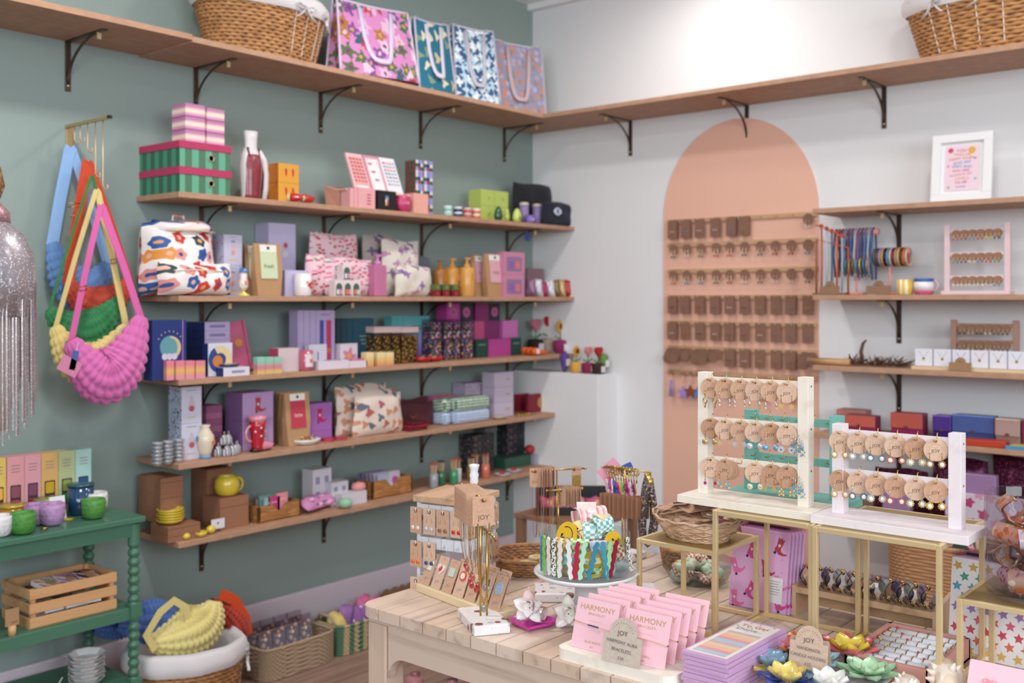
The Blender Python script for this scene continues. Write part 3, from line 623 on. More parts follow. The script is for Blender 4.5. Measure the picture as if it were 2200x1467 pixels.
# ------------------------------------------------------------------ second green-wall shelf (backpack shelf)
BP = flowers('efe6e4', 'dd8f86,2a5a9e,c83a30,dd8f86,1f3f44,e0923f,2a5a9e', .052, .37, 'e8a05a,2a4a8f,e8b0a0,1c2c40', petals=5, depth=.13, rough=.6, dist=.03, jit=.55)
x0, x1 = onY(312, 550, -.15).x, onY(470, 550, -.15).x; xw = x1 - x0
o = thing('backpack', ((x0 + x1) / 2, -.12, SZ[3] + .001), 'white backpack printed with large red, blue and peach flowers', 'backpack')
mb = MB(); pillow(mb, xw, .232, .17, BP, Tr(y=.01), 18, 18, .10, 2, .006); mb.build('main_compartment', o)
mb = MB(); pillow(mb, xw * .98, .10, .09, BP, Tr(x=.014, y=-.075, z=.002), 16, 10, -.02, 7, .004); mb.tube([(-.085, -.115, .078), (.01, -.123, .082), (.10, -.112, .077)], .002, M('e5d3b8', .5), 5).build('front_pocket', o)
mb = MB(); pillow(mb, xw * .86, .048, .15, BP, Tr(x=.006, y=-.002, z=.196), 16, 8, .12, 11, .004); mb.build('top_flap', o)
mb = MB(); mb.tube([(-.085, -.075, .205), (0, -.083, .209), (.09, -.072, .205)], .0025, M('d9c39a', .4), 5); mb.build('zip', o)
mb = MB(); mb.tube([(-.02, .0, .238), (-.018, 0, .258), (.02, 0, .258), (.022, 0, .238)], .005, BP, 6, flat=.5); mb.build('grab_loop', o)
LV = M('c5bfd8', .5)
def snow(mb, w, h):
    A(mb, circ(.008, 10), 0, h * .64, M('dfb0ac')); A(mb, rrect(.014, .018, .004), 0, h * .42, M('d99a8c')); A(mb, rrect(.016, .006, .002), 0, h * .78, M('6f9cc4')); A(mb, rrect(w * .5, .004, .001, 1), 0, h * .18, M('d9bb5a')); A(mb, rrect(w * .45, .002, .0005, 1), 0, h * .92, M('9aa0b8'))
for r in range(2): carton('figurine_carton', f'pale lavender carton with small figure print, {["lower","upper"][r]} one beside the backpack', 'box', 481, 520, 490, SZ[3] + r * .103, -.15, .085, LV, 'pale lavender cartons', {'l': speck('b9bcd6', 'c06a6a,5f7fb0,8fa8cc', 80, .3)}, snow, h=.1024)
def crab(mb, w, h):
    A(mb, star(.014, 7, .5), w * .12, h * .5, M('b8483c'), .001); A(mb, circ(.012, 10), w * .12, h * .3, M('d8d0e0'), .0005)
carton('mug_carton', 'lilac carton with red crab print, on top of its pair', 'box', 577, 635, 480, SZ[3] + .104, -.085, .08, M('c3bbdc', .5), 'lilac crab cartons', None, crab)
carton('mug_carton', 'lilac carton with red crab print, below its pair', 'box', 577, 635, 553, 3, -.085, .08, M('c3bbdc', .5), 'lilac crab cartons', None, crab, h=.1036)
carton('mug_carton', 'low lilac carton behind the white crab mug', 'box', 612, 660, 581, 3, -.17, .06, M('c3bbdc', .5), 'lilac crab cartons', None, lambda mb, w, h: A(mb, circ(.012, 12), 0, h * .5, M('b7aad4')))
def kraftbag(lab, px0, px1, pt, k, y, col, lab2, txt=None, grp='kraft coffee bags'):
    x, w, h = G(px0, px1, pt, k, y); o = thing('kraft_bag', (x, y, zk(k) + .0005), lab, 'bag', 0, grp); mb = MB(); d = .032
    vs = [(-w * .42, -d / 2, 0), (w * .42, -d / 2, 0), (w * .42, d / 2, 0), (-w * .42, d / 2, 0), (-w * .5, -d * .42, h * .45), (w * .5, -d * .42, h * .45), (w * .5, d * .42, h * .45), (-w * .5, d * .42, h * .45), (-w * .5, -.003, h), (w * .5, -.003, h), (w * .5, .003, h), (-w * .5, .003, h)]
    mb.add(vs, [(0, 3, 2, 1), (8, 9, 10, 11)] + [(b + i, b + (i + 1) % 4, b + 4 + (i + 1) % 4, b + 4 + i) for b in (0, 4) for i in range(4)], kraft('b98f66')); mb.build('bag_body', o)
    lb = MB(); a = math.degrees(atan2(d * .42 - .003, h * .55)); T = Tr(0, -d * .42 - .0016, h * .45, rx=-a + 90)
    lw = w * .62; lb.flat([(-lw / 2, -h * .12), (lw / 2, -h * .12), (lw / 2, h * .40), (-lw / 2, h * .40)], M(col, .6), T); lb.flat([(-lw / 2, h * .40), (lw / 2, h * .40), (lw / 2, h * .53), (-lw / 2, h * .53)], M('e6e2dc', .6), T)
    lb.text(txt or lab2, lw * .3, M('6a7258' if col[0] != 'b' else 'ecd0d0'), T @ Tr(0, h * .12, .0008)); lb.flat(circ(lw * .09, 8), M('33402c'), T @ Tr(0, h * .47, .0008)); lb.build('paper_label', o, label=f'{lab2}')
    return o
kraftbag('brown kraft bag with pale green label in front of the crab cartons', 544, 602, 524, 3, -.20, 'c9d2b0', 'pale green label', 'fresh')
kraftbag('brown kraft bag with pale green label, half hidden behind the other', 524, 556, 526, 3, -.11, 'bfc8a8', 'pale green label, in shade', 'fresh')  # label colour darkened to stand for the shade behind the front bag
x = onY(523, 600, -.225).x; o = thing('egg_cup', (x, -.225, SZ[3] + .0005), 'small egg cup shaped like a figure in a blue hat, yellow foot', 'figurine')
MB().lathe([(.0215, 0), (.021, .003), (.006, .012), (.0065, .02), (.001, .021)], M('dfc43f', .3, 0, .4), 18).build('foot', o)
MB().lathe([(.009, .019), (.0155, .03), (.016, .045), (.012, .058), (.013, .066), (.011, .078), (.001, .08)], M('e6d8d0', .3, 0, .4), 18).box(0, -.0155, .036, .012, .002, .014, M('d98a7a')).build('body', o)
MB().lathe([(.0155, .078), (.0158, .081), (.0125, .083), (.013, .092), (.001, .092)], M('3f78b4', .3, 0, .4), 18).build('hat', o)
x, w, h = G(630, 675, 588, 3, -.20); o = thing('mug', (x - .004, -.2, SZ[3] + .0005), 'white mug painted with a red crab on the backpack shelf', 'mug')
mb = MB(); mb.lathe(mug_prof(.031, h), M('ece6e6', .2, 0, .5), 28)
for q, (dx, dz, r, c) in enumerate(((.004, .5, .008, 'c8352c'), (.012, .58, .006, 'd8503c'), (-.006, .62, .004, 'c8352c'), (.010, .38, .005, 'c8352c'))): mb.flat(circ(r, 8), M(c), Tr(dx, -.0325 + .0016 * q * 0, h * dz, rx=90))
mb.build('mug_body', o); MB().tube([(.03 + .018 * sin(rad(a)), .0, h * .5 + .022 * cos(rad(a))) for a in range(0, 181, 20)], .004, M('d99a96', .3), 8).build('handle', o)
CH_ = flowers('e6c3cc', 'c43a5e,b8304f,d97a94,e6c3cc,7a8a7a', .0165, .30, petals=2, depth=.35)
soft('cosmetic_pouch', 'pink cherry print pouch, tall one at the back', 'pouch', 664, 768, 503, 3, -.09, .05, CH_, 'pink cherry print pouches', .03, 4)
soft('cosmetic_pouch', 'pink cherry print pouch, small one in front of the tall pouch', 'pouch', 698, 796, 556, 3, -.165, .05, CH_, 'pink cherry print pouches', -.02, 6)
soft('cosmetic_pouch', 'pink cherry print pouch, leaning at the left behind the crab mug', 'pouch', 655, 700, 548, 3, -.145, .05, CH_, 'pink cherry print pouches', .1, 9)
def nails(mb, w, h):
    pts = [(-w * .36, -.0)] + [(w * .36, 0)] + [(w * .36 * cos(rad(a)), h * .44 + w * .40 * sin(rad(a))) for a in range(0, 181, 15)]
    A(mb, pts, 0, h * .10, M('4c5c54', .5)); A(mb, rrect(w * .84, .004, .001, 1), 0, h * .08, M('43544c'), .0012)
    for s, c in ((-1, R_.choice(('e8784a', 'd8dce4'))), (1, R_.choice(('e88aa8', 'c4ccd4')))): mb.box(s * w * .16, -.002, h * .12, w * .24, .002, h * .30, M(c, .3))
x0 = onY(722, 620, -.23).x
for i in range(4):
    w = .0405; x = (x0 + i * w + .010) if i < 3 else x0 + w + .006
    mb = MB(); z = SZ[3] + (.0745 * 0 if i < 3 else .0585); hh = .058 if i < 3 else .057
    mb.box(0, .016, 0, w - .001, .032, hh, M('dfd2d2', .55)); mb.T = Tr(); nails(mb, w, hh)
    mb.build('nail_polish_pack', None, (x, -.235, z + .0004), 0, ('leftmost nail polish pack with arched window', 'middle nail polish pack of the bottom row', 'rightmost nail polish pack beside the pink pump bottle', 'nail polish pack on top of the other three')[i], 'box', 'nail polish packs')
x, w, h = G(798, 824, 546, 3, -.20); mb = MB(); pump(mb, w, h, M('bd6f96', .35, 0, .2), M('d07fb8', .35), False); mb.build('pump_bottle', None, (x, -.2, SZ[3] + .0005), 0, 'square pink pump bottle beside the nail polish packs', 'bottle')
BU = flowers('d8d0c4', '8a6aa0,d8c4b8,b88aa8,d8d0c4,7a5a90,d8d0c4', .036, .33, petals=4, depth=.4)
soft('cosmetic_pouch', 'cream butterfly print pouch, one at the back greyed as if shaded', 'pouch', 778, 850, 505, 3, -.07, .045, flowers('a89c98', '6f5a80,a89c98,8f7a88', .036, .33, petals=4, depth=.4), 'butterfly print pouches', .03, 14)  # same butterfly print in greyed colours, shade painted into the cloth
soft('cosmetic_pouch', 'cream butterfly print pouch, tall one in the middle', 'pouch', 818, 900, 517, 3, -.135, .05, BU, 'butterfly print pouches', .06, 15)
soft('cosmetic_pouch', 'cream butterfly print pouch, front one with a lilac bow', 'pouch', 848, 928, 572, 3, -.20, .05, BU, 'butterfly print pouches', .10, 17)
soft('cosmetic_pouch', 'grey blue pouch edge behind the butterfly print pouches', 'pouch', 880, 926, 552, 3, -.07, .03, cloth('6c7484'), None, .2, 18)
for i, (a, b, pt, y) in enumerate(((933, 958, 558, -.12), (958, 985, 555, -.16), (985, 1021, 553, -.21))):
    x, w, h = G(a, b, pt, 3, y); w = min(w, .062); mb = MB(); pump(mb, w, h, M(('a06428', 'c08436', 'd0964c')[i], .35, 0, .2), M(('a8703a', 'cc9040', 'd89c50')[i], .35)); mb.flat(rrect(w * .3, h * .18, .004), M('c88a48'), Tr(w * .1, -w * .51, h * .5, rx=90))
    mb.build('pump_bottle', None, (x, y, SZ[3] + .0005), 0, f'amber round pump bottle, {["rear left","middle","largest and nearest"][i]} of three', 'bottle', 'amber pump bottles')
for r in range(2):
    for c in range(3):
        if r == 1 and c > 1: pass
        x0_ = onY(930 + 20 * c, 620, -.235).x; MB().box(.019, .012, 0, .037, .024, .024, M(('7c1620', '556636')[r], .4), .002).flat(circ(.009, 10), M(('a83038', '6f8248')[r]), Tr(.019, -.0008, .012, rx=90)).build('soap_tin', None, (x0_, -.242, SZ[3] + r * .0245 + .0004), 0, f'{["dark red","olive green"][r]} small soap tin, {["left","middle","right"][c]} of its row', 'tin', 'small soap tins')
kraftbag('brown kraft bag with pink label behind the amber bottles', 1012, 1042, 548, 3, -.13, 'c995aa', 'pink label in shade', 'rose')  # label pink darkened, the rear bag's shade is in the colour
kraftbag('brown kraft bag with pink label beside the windowed pink boxes', 1040, 1081, 546, 3, -.17, 'd6a3b0', 'pink label', 'rose')
def pinkwin(mb, w, h): A(mb, rrect(w * .72, h * .66, .008), 0, h * .46, M('8d6f94')); A(mb, rrect(w * .22, h * .34, .006), -w * .12, h * .42, M('8a5aa8'), .001); A(mb, rrect(w * .22, h * .34, .006), w * .16, h * .42, M('d0707a'), .001)
for r in range(2): carton('windowed_box', f'pink gift box with dark window, {["lower","upper"][r]} of two stacked', 'box', 1082, 1127, 545, SZ[3] + r * .098, -.20, .05, M('c47f9c', .45), 'windowed pink boxes', None, pinkwin, h=.0972)
for i, (p, c, pt) in enumerate(((1138, '7d5a74', 585), (1152, 'c4bcc8', 590), (1163, '9a2a58', 596), (1178, 'cfccd4', 592), (1190, '7a6238', 590), (1201, 'c4a070', 590), (1214, 'b3201f', 590), (1226, '1d4aa0', 588))):
    x = onY(p, 600, -.2).x; mb = MB(); pillow(mb, .058, .078 - (i == 2) * .01, .024, M(c, .35, .3 if i < 6 else 0), Tr(rz=-62), 10, 8, .3, i, .002); mb.build('hair_scrunchie_pack', None, (x, -.205, SZ[3] + .001), 0, f'{["dusty mauve","pearly grey","magenta","silver","bronze","pale gold","bright red","royal blue"][i]} metallic purse in the row at the shelf end', 'purse', 'metallic purses at the shelf end')
carton('cover_card', 'dusty mauve card standing behind the metallic purses', 'card', 1132, 1168, 577, 3, -.10, .006, M('8d6a74', .6))

# ------------------------------------------------------------------ third shelf (notebooks)
NV, LVF = M('1c2f72', .55), M('b8a8cf', .6)
def moon(mb, w, h, s=1.0, elastic=True):
    A(mb, circ(w * .30 * s, 24), w * .02, h * .55, M('5f97a0')); c = w * .30 * s
    A(mb, [(c * cos(rad(a)) + 0, c * sin(rad(a))) for a in range(-100, 101, 10)] + [(c * .55 * cos(rad(a)) + c * .1, c * .8 * sin(rad(a))) for a in range(90, -91, -12)], w * .04, h * .54, M('cdb886'), .001)
    for k in range(-1, 2): A(mb, circ(w * .09, 10), w * (.0 + .14 * k), h * .39, M('c9c4d6'), .0013)
    for a in range(40, 150, 18): A(mb, circ(.0022, 6), w * .02 + w * .4 * cos(rad(a)), h * .55 + w * .42 * sin(rad(a)), M('c9b48a'))
    if elastic: A(mb, rrect(.004, h, .001, 1), w * .39, h / 2, M('a06aa8'), .0014)
carton('notebook', 'navy blue notebook stack end with a moon on the cover', 'notebook', 327, 400, 688, 4, -.225, .05, NV, 'navy moon notebooks', None, moon)
carton('notebook', 'plain navy notebook just behind the moon notebook', 'notebook', 322, 396, 690, 4, -.165, .03, M('16265f', .55), 'navy moon notebooks')
for r in range(6):
    carton('boxed_set', f'navy sided box with lavender front, number {["one","two","three","four","five","six"][r]} up from the shelf', 'box', 440, 494, 690, SZ[4] + r * .0292, -.135, .11, LVF, 'stacked navy and lavender boxes', {'l': NV}, lambda mb, w, h: A(mb, rrect(w * .62, h * .3, .001, 1), 0, h * .5, M('8474a8')), h=.0286)
x, w, h = G(506, 578, 690, 4, -.19); mb = MB(); mb.T = Tr(ry=-8, rx=-6) @ Tr()
mb.box(0, .012, 0, .086, .024, h * .97, M('bd5c80', .55), .001)
mb.flat(circ(.014, 16), M('cc8440'), Tr(.004, -.0012, h * .55, rx=90))
for a in range(0, 360, 18): mb.flat([(-.0006, .016), (.0006, .016), (.0004, .028 if a % 36 else .034), (-.0004, .028 if a % 36 else .034)], M('9a6a4a'), Tr(.004, -.0012, h * .55, rx=90) @ Tr(rz=a))
mb.flat(rrect(.005, h * .97, .001, 1), M('a83a60'), Tr(.032, -.0014, h * .485, rx=90))
mb.build('notebook', None, (x - .004, -.14, SZ[4] + .0065), 0, 'rose pink notebook with an orange sun, leaning back', 'notebook')
def moonbox(mb, w, h): A(mb, circ(h * .42, 20), 0, h * .5, M('2a4484')); A(mb, [(h * .42 * cos(rad(a)), h * .42 * sin(rad(a))) for a in range(-60, 121, 12)] + [(h * .2 * cos(rad(a)), h * .2 * sin(rad(a)) ) for a in range(120, -61, -20)], 0, h * .5, M('d8c49a'), .001); A(mb, circ(h * .18, 12), -h * .1, h * .45, M('c8783c'), .0013)
carton('ring_dish_box', 'white box with blue moon and sun print', 'box', 447, 499, 737, 4, -.20, .03, M('cfd0dc', .5), None, {'l': NV}, moonbox)
carton('flat_box', 'flat white fronted box with navy side under the moon dish', 'box', 480, 536, 789, 4, -.242, .07, M('d8d2dc', .5), None, {'l': NV}, lambda mb, w, h: A(mb, rrect(w * .5, h * .3, .001, 1), .006, h * .5, M('8f90b0')))
x, w, h = G(467, 522, 772, SZ[4] + .024, -.215); 
MB().lathe([(.016, 0), (.030, .006), (.036, .015), (.034, .016), (.028, .009), (.001, .006)], M('1e2a5c', .25, 0, .5), 24, None, True, 1, .8).lathe([(.0005, .0085), (.028, .0105), (.0335, .0163)], M('c89a5c', .3), 24, None, True, 1, .8).build('trinket_dish', None, (x, -.21, SZ[4] + .0232), 0, 'shallow navy trinket dish with golden inside on the flat box', 'dish')
for i in range(4):
    carton('candle_box', f'small box banded pink and orange, {["first","second","third","fourth"][i]} from the left', 'box', 358 + (0, 20, 41, 63)[i], (374, 397, 418, 441)[i], 775, 4, -.242, .022, gradient('d98fa4,dc8fa0,e0a070,e4b070,e0a070,dd7f90', 0, .045), 'pink and orange banded boxes')
x = onY(533, 770, -.235).x; MB().box(0, 0, 0, .022, .022, .024, M('8cbcb4', .5), .002).build('mint_cube', None, (x + .002, -.155, SZ[4] + .0005), 0, 'small mint cube box beside the rose notebook', 'box')
for i in range(3): carton('candle_box', f'small box banded mint, pink and yellow, {["left","middle","right"][i]} of three', 'box', 553 + 18 * i, 570 + 18 * i, 767, 4, -.242, .024, gradient('d8bc6a,d8b070,cc7f8c,cc8a94,8cbca4,8fc4b0', 0, .046), 'mint and pink banded boxes')
carton('mug_carton', 'rose box with cream front panel beside the rose mug', 'box', 598, 642, 748, 4, -.21, .05, M('cfbcc0', .5), None, {'l': M('b8486a', .5)})
x, w, h = G(640, 677, 753, 4, -.225); o = thing('mug', (x, -.222, SZ[4] + .0005), 'rose glass candle with white label showing an orange sun', 'candle')
mb = MB(); mb.lathe(mug_prof(.024, h), M('bd5a74', .25, 0, .5), 24); mb.build('cup', o); mb = MB(); mb.grid(lambda u, v: (.0252 * sin((u - .5) * 1.5), -.0252 * cos((u - .5) * 1.5), h * (.2 + .62 * v)), 6, 1, M('ddcdd2')); mb.flat(circ(.007, 10), M('d0744a'), Tr(.003, -.0258, h * .5, rx=90)); mb.build('label_sticker', o)
for i in range(4):
    carton('planner', f'lavender planner, {["leftmost","second","third","front"][i]} of four beside the teal books', 'book', 640 + 13 * i, (652, 665, 678, 719)[i] if i < 3 else 719, 667, 4, -.14 - .0005 * i, .05, M('b3a2ca', .55), 'lavender planners', None, None if i < 3 else lambda mb, w, h: [A(mb, rrect(w * .28, h * .82, .001, 1), w * .18, h * .42, M('b83a6c')), A(mb, rrect(w * .22, h * .5, .001, 1), -w * .2, h * .58, M('4a4a9c')), A(mb, rrect(w * .22, h * .14, .001, 1), -w * .2, h * .3, M('5f9a94')), A(mb, circ(.01, 12), w * .18, h * .3, M('c8703c'), .001), mb.text('Bookmarks', .009, M('4a3a6a'), Tr(0, -.001, h * .93, rx=90))])
for i, (a, b) in enumerate(((684, 750), (751, 789))):
    carton('flat_box', f'flat white box under the {["black","pink"][i]} trinket dish', 'box', a, b, 775, 4, -.235, .06, M('d8ccd8', .5), 'flat white dish boxes')
for i, (p, c, c2) in enumerate(((716, '1c1a2c', '2a2840'), (768, 'c9688c', 'd98aa6'))):
    x = onY(p, 770, -.21).x; MB().lathe([(.014, 0), (.030, .005), (.036, .011), (.034, .0115), (.027, .007), (.001, .006)], M(c, .25, 0, .5), 22, None, True, 1, .7).build('trinket_dish', None, (x, -.205, SZ[4] + .0187 + .001), 0, f'{["black","pink"][i]} shallow trinket dish on a flat white box', 'dish', 'trinket dishes')
def bloom(mb, w, h): smallflower(mb, 0, h * .45, w * .42, M('c9789c'), M('d8a040'))
carton('printed_box', 'white box printed with a pink blossom by the pink dish', 'box', 731, 768, 738, 4, -.16, .03, M('d2c6d0', .5), None, None, bloom)
carton('printed_box', 'small white and grey box in front of the lavender planners', 'box', 664, 702, 740, 4, -.18, .025, M('c2bccb', .5), None, None, lambda mb, w, h: A(mb, rrect(.004, h * .5, .001, 1), 0, h * .45, M('3f3f58')))
for i, c in enumerate(('10303c', '133a4c', '134656', '16485c')):
    carton('book', f'dark teal hardback, {["leftmost","second","third","front with gold title"][i]} of the teal books', 'book', 722 + 12 * i, 733 + 12 * i if i < 3 else 803, 684, 4, -.135, .07, M(c, .5), 'dark teal hardbacks', None, None if i < 3 else lambda mb, w, h: [A(mb, rrect(w * (.5 - .1 * r), .005, .001, 1), w * .05, h * (.62 - .08 * r), M('7a8a70')) for r in range(3)])
for i, (a, b) in enumerate(((787, 803), (811, 828), (829, 846))): carton('votive_candle', f'small cream candle with painted glow, {["left","middle","right"][i]} of three before the teal books', 'candle', a, b, 757, 4, -.235, .028, gradient('d0885a,e0b878,e8d4a0', 0, .045), 'small cream candles')  # orange to cream gradient puts the glow into the candle colour
CF = lambda c: speck('3c3018', c, 130, .42, .25, metal=.3)
for i, (a, b) in enumerate(((803, 822), (822, 842), (842, 861), (862, 898))):
    x, w, h = G(a, b, 702, 4, -.18); o = thing('confetti_jar', (x, -.18, SZ[4] + .0005), f'clear box of gold confetti, {["leftmost","second","third","nearest, on the right"][i]}', 'box', 0, 'gold confetti boxes')
    MB().box(0, .026, .003, w * .86, .05, h * .72, CF('e0b040,b87820,f0dc90,7a5a10,94b05a')).build('confetti', o); MB().box(0, .026, 0, w, .058, h * .84, glassy('f0e8e8', .8), .001).build('clear_case', o); MB().box(0, .026, h * .84, w, .058, h * .16, M('cdb4b4', .5), .001).build('card_top', o)
for i in range(3): carton('notebook', f'teal and lilac shaded notebook, {["rear","middle","front"][i]} of three', 'notebook', 842 + 12 * i, (853, 865, 922)[i], 679, 4, -.115, .045, gradient('7a5aa0,9a8fc4,5fa0a8,3f9a94', .02, .2), 'teal shaded notebooks', None, None if i < 2 else lambda mb, w, h: [A(mb, rrect(w * .4, .004, .001, 1), 0, h * (.78 - .06 * r), M('2a5a64')) for r in range(2)])
for i, p in enumerate((915, 940)):
    x = onY(p, 765, -.215).x; MB().lathe([(.02, 0), (.036, .010), (.038, .022), (.035, .022), (.032, .012), (.001, .008)], M('a8141c', .2, 0, .5), 20, None, True, 1, .7).tube([(-.016, -.01, .022), (.012, .006, .026)], .004, M('4f7a3a'), 6).build('trinket_dish', None, (x, -.2, SZ[4] + .0006), 0, f'red ceramic dish, {["left","right"][i]} of two before the teal shaded notebooks', 'dish', 'red ceramic dishes')
for i, (a, b) in enumerate(((925, 952), (955, 975), (976, 992), (993, 1019))):
    x, w, h = G(a, b, 686, 4, -.17); o = thing('charm_tube', (x, -.17, SZ[4] + .0005), f'clear tube filled with colourful charms, {["leftmost","second","third","rightmost"][i]}', 'tube', 0, 'clear charm tubes')
    MB().box(0, .026, .003, w * .86, .04, h * .9, speck('3a3448', 'd8707a,e8c860,5f9ac0,e8e4ec,b8483c,3a6a5a,d898b8', 95, .42, .3)).build('charms', o); MB().box(0, .026, 0, w, .05, h, glassy('ece8f0', .8), .003).build('clear_case', o)
MG, MG2 = M('a83a86', .5), M('7a1f60', .5)
def disc(mb, w, h): A(mb, circ(w * .3, 16), 0, h * .5, M('b0558a')); A(mb, circ(w * .1, 10), 0, h * .5, M('6a4a5a'), .001)
GP = [(960, 988, 655, .078 * 2, 'magenta box with round motif at the left end of the top row', MG), (989, 1015, 655, .156, 'dark box with pink oval label in the top row', M('1d2330')), (1022, 1050, 648, .156, 'deep magenta box at the top, fourth row piece', MG2), (1051, 1074, 650, .156, 'dark box with pale oval label at the top right', M('1d2330')),
      (1020, 1040, 684, .078, 'magenta and orange printed box above the charm tubes', M('b84a78')), (1040, 1070, 684, .078, 'deep magenta box in the middle row', MG2), (1080, 1112, 686, .078, 'shiny pink box at the right of the middle row', M('c46ab0', .3)),
      (1023, 1048, 728, 0, 'dark green box in the bottom row', M('0f3b34')), (1050, 1097, 723, 0, 'wide magenta box in the bottom row', MG), (1098, 1120, 728, 0, 'dark green box at the right of the bottom row', M('0f3b34'))]
for i, (a, b, pt, dz, nm, m) in enumerate(GP):
    y = -.13 if i < 7 else -.15
    carton('soap_box', nm, 'box', a, b, pt, SZ[4] + dz + .0002, y, .06, m, 'magenta and green soap boxes', None, (lambda mb, w, h: disc(mb, w, h)) if i in (0, 1, 3) else ((lambda mb, w, h: [A(mb, rrect(w * .6, .005, .001, 1), 0, h * .7, M('5f8a7a'))]) if i in (7, 9) else None), h=.0775)
carton('soap_box', 'plain magenta box supporting the middle row', 'box', 960, 1020, 700, 4, -.13, .06, MG2, 'magenta and green soap boxes', h=.155)
x = onY(1146, 755, -.2).x
for i in range(3):
    mb = MB(); mb.tube([(-.035, 0, .018), (-.01, 0, .018), (.03, -.01, .012), (.06 + .006 * i, -.015 + .01 * i, .010)], .014, M('d9601c', .7), 8, radii=[.016, .017, .010, .003]); mb.box(-.016, -.017, .008, .02, .002, .022, M('e0dcdc')); mb.build('crochet_carrot', None, (x - .006 + .006 * i, -.228 + .034 * i, SZ[4] + .001), (0, 6, 12)[i], f'orange crocheted carrot, {["front","middle","back"][i]} of three at the shelf end', 'toy', 'crocheted carrots')
# crocheted flower pots
def crochet(lab, px, py, z, y, pot, top, kind, xx=None, sc=1.0):
    p = onY(px, py, y) if xx is None else Vector(xx); o = thing('crochet_flower', (p.x, p.y, z), lab, 'crochet toy', 0, 'crocheted flower pots'); yc_ = M(pot, .9)
    if kind != 'berry':
        MB().lathe([(.022 * sc, 0), (.028 * sc, .005), (.03 * sc, .035 * sc), (.026 * sc, .048 * sc), (.001, .052 * sc)], yc_, 14).box(0, -.030 * sc, .008, .030 * sc, .002, .028 * sc, M('e2dede')).build('pot', o)
        MB().tube([(0, 0, .05 * sc), (.002, 0, .085 * sc)], .0025, M('4a7a3a', .9), 6).tube([(-.035 * sc, 0, .066 * sc), (-.01, 0, .056 * sc), (.01, 0, .056 * sc), (.035 * sc, 0, .068 * sc)], .0035, M('5a8a44', .9), 6).build('stem', o)
    f = MB(); m = M(top, .9)
    if kind == 'heart': f.prism(heart(.054 * sc), .014, m, Tr(.002, .006, .105 * sc, rx=90))
    elif kind == 'sun':
        f.prism([((.022 + .004 * cos(10 * rad(a))) * sc * cos(rad(a)), (.022 + .004 * cos(10 * rad(a))) * sc * sin(rad(a))) for a in range(0, 360, 9)], .008, m, Tr(.002, .004, .102 * sc, rx=90)); f.prism(circ(.012 * sc, 14), .010, M('5a3820', .9), Tr(.002, .003, .102 * sc, rx=90))
    else:
        f.lathe([(.006, 0), (.014, .02), (.022, .06), (.020, .08), (.008, .088), (.001, .09)], m, 14); f.box(0, -.021, .03, .028, .002, .03, M('e2dede'))
    f.build('flower' if kind != 'berry' else 'body', o); return o
crochet('crocheted pink heart in a black pot on the notebook shelf end', 1150, 740, SZ[4] + .001, -.06, '2a1a18', 'c07080', 'heart', sc=1.25)
crochet('crocheted red heart in a white labelled pot on the notebook shelf end', 1180, 740, SZ[4] + .001, -.09, 'b4a090', 'b01c28', 'heart', sc=1.35)
crochet('crocheted sunflower in a magenta pot on the notebook shelf end', 1204, 745, SZ[4] + .001, -.17, '8a2460', 'd8a030', 'sun', sc=1.2)
crochet('crocheted strawberry figure at the very end of the notebook shelf', 1231, 740, SZ[4] + .001, -.22, 'a01c28', 'a01c28', 'berry')
zt_ = .9705
for i, (p, pt, tc, kd, nm) in enumerate(((1213, '4f2f78', '5f3f88', 'berry', 'crocheted purple figure at the left on the white ledge'), (1238, 'd8a040', 'd8a030', 'sun', 'crocheted sunflower in a yellow pot on the white ledge'), (1263, '8a2048', 'd88a94', 'heart', 'crocheted pink heart in a red pot on the white ledge'), (1285, '3a2418', 'b01c28', 'heart', 'crocheted red heart in a dark pot on the white ledge'), (1304, '8a5c34', '6a8a4a', 'berry', 'crocheted brown pot at the right end of the white ledge'))):
    q = onX(p, 790, -.10 if i < 4 else -.06); crochet(nm, 0, 0, zt_, 0, pt, tc, kd, (q.x, max(q.y, -.455), 0), .95 if i != 4 else .8)
# ------------------------------------------------------------------ fourth shelf (boot mug)
WP = M('c9c6d8', .5)
def vprint(mb, w, h):
    mb.flat([(-.008, -.022), (.008, -.022), (.014, -.008), (.008, .010), (.005, .026), (-.005, .026), (-.008, .010), (-.014, -.008)], M('bfb4c0'), Tr(0, -.0007, h * .52, rx=90)); A(mb, circ(.010, 10), 0, h * .40, M('b8506a'), .001); A(mb, rrect(w * .42, .003, .001, 1), 0, h * .16, M('c8b070')); A(mb, rrect(w * .5, .0025, .001, 1), 0, h * .9, M('8a8aa0'))
for r in range(2): carton('vase_carton', f'carton with tiny blue and red floral sides, {["lower","upper"][r]} one on the boot mug shelf', 'box', 390, 433, 860, SZ[5] + r * .1165, -.19, .075, WP, 'floral sided cartons', {'l': speck('b4c0d4', '8a3a4a,34508c,c08aa0,5f7fb0', 95, .36)}, vprint, h=.1158)
for r in range(7): carton('slim_box', f'dark pink slim box, {["first","second","third","fourth","fifth","sixth","seventh"][r]} from the bottom of its stack', 'box', 443, 477, 900, SZ[5] + r * .0225, -.12, .08, M(('8a4a70', '9a5a7c')[r % 2], .5), 'dark pink slim boxes', h=.0218)
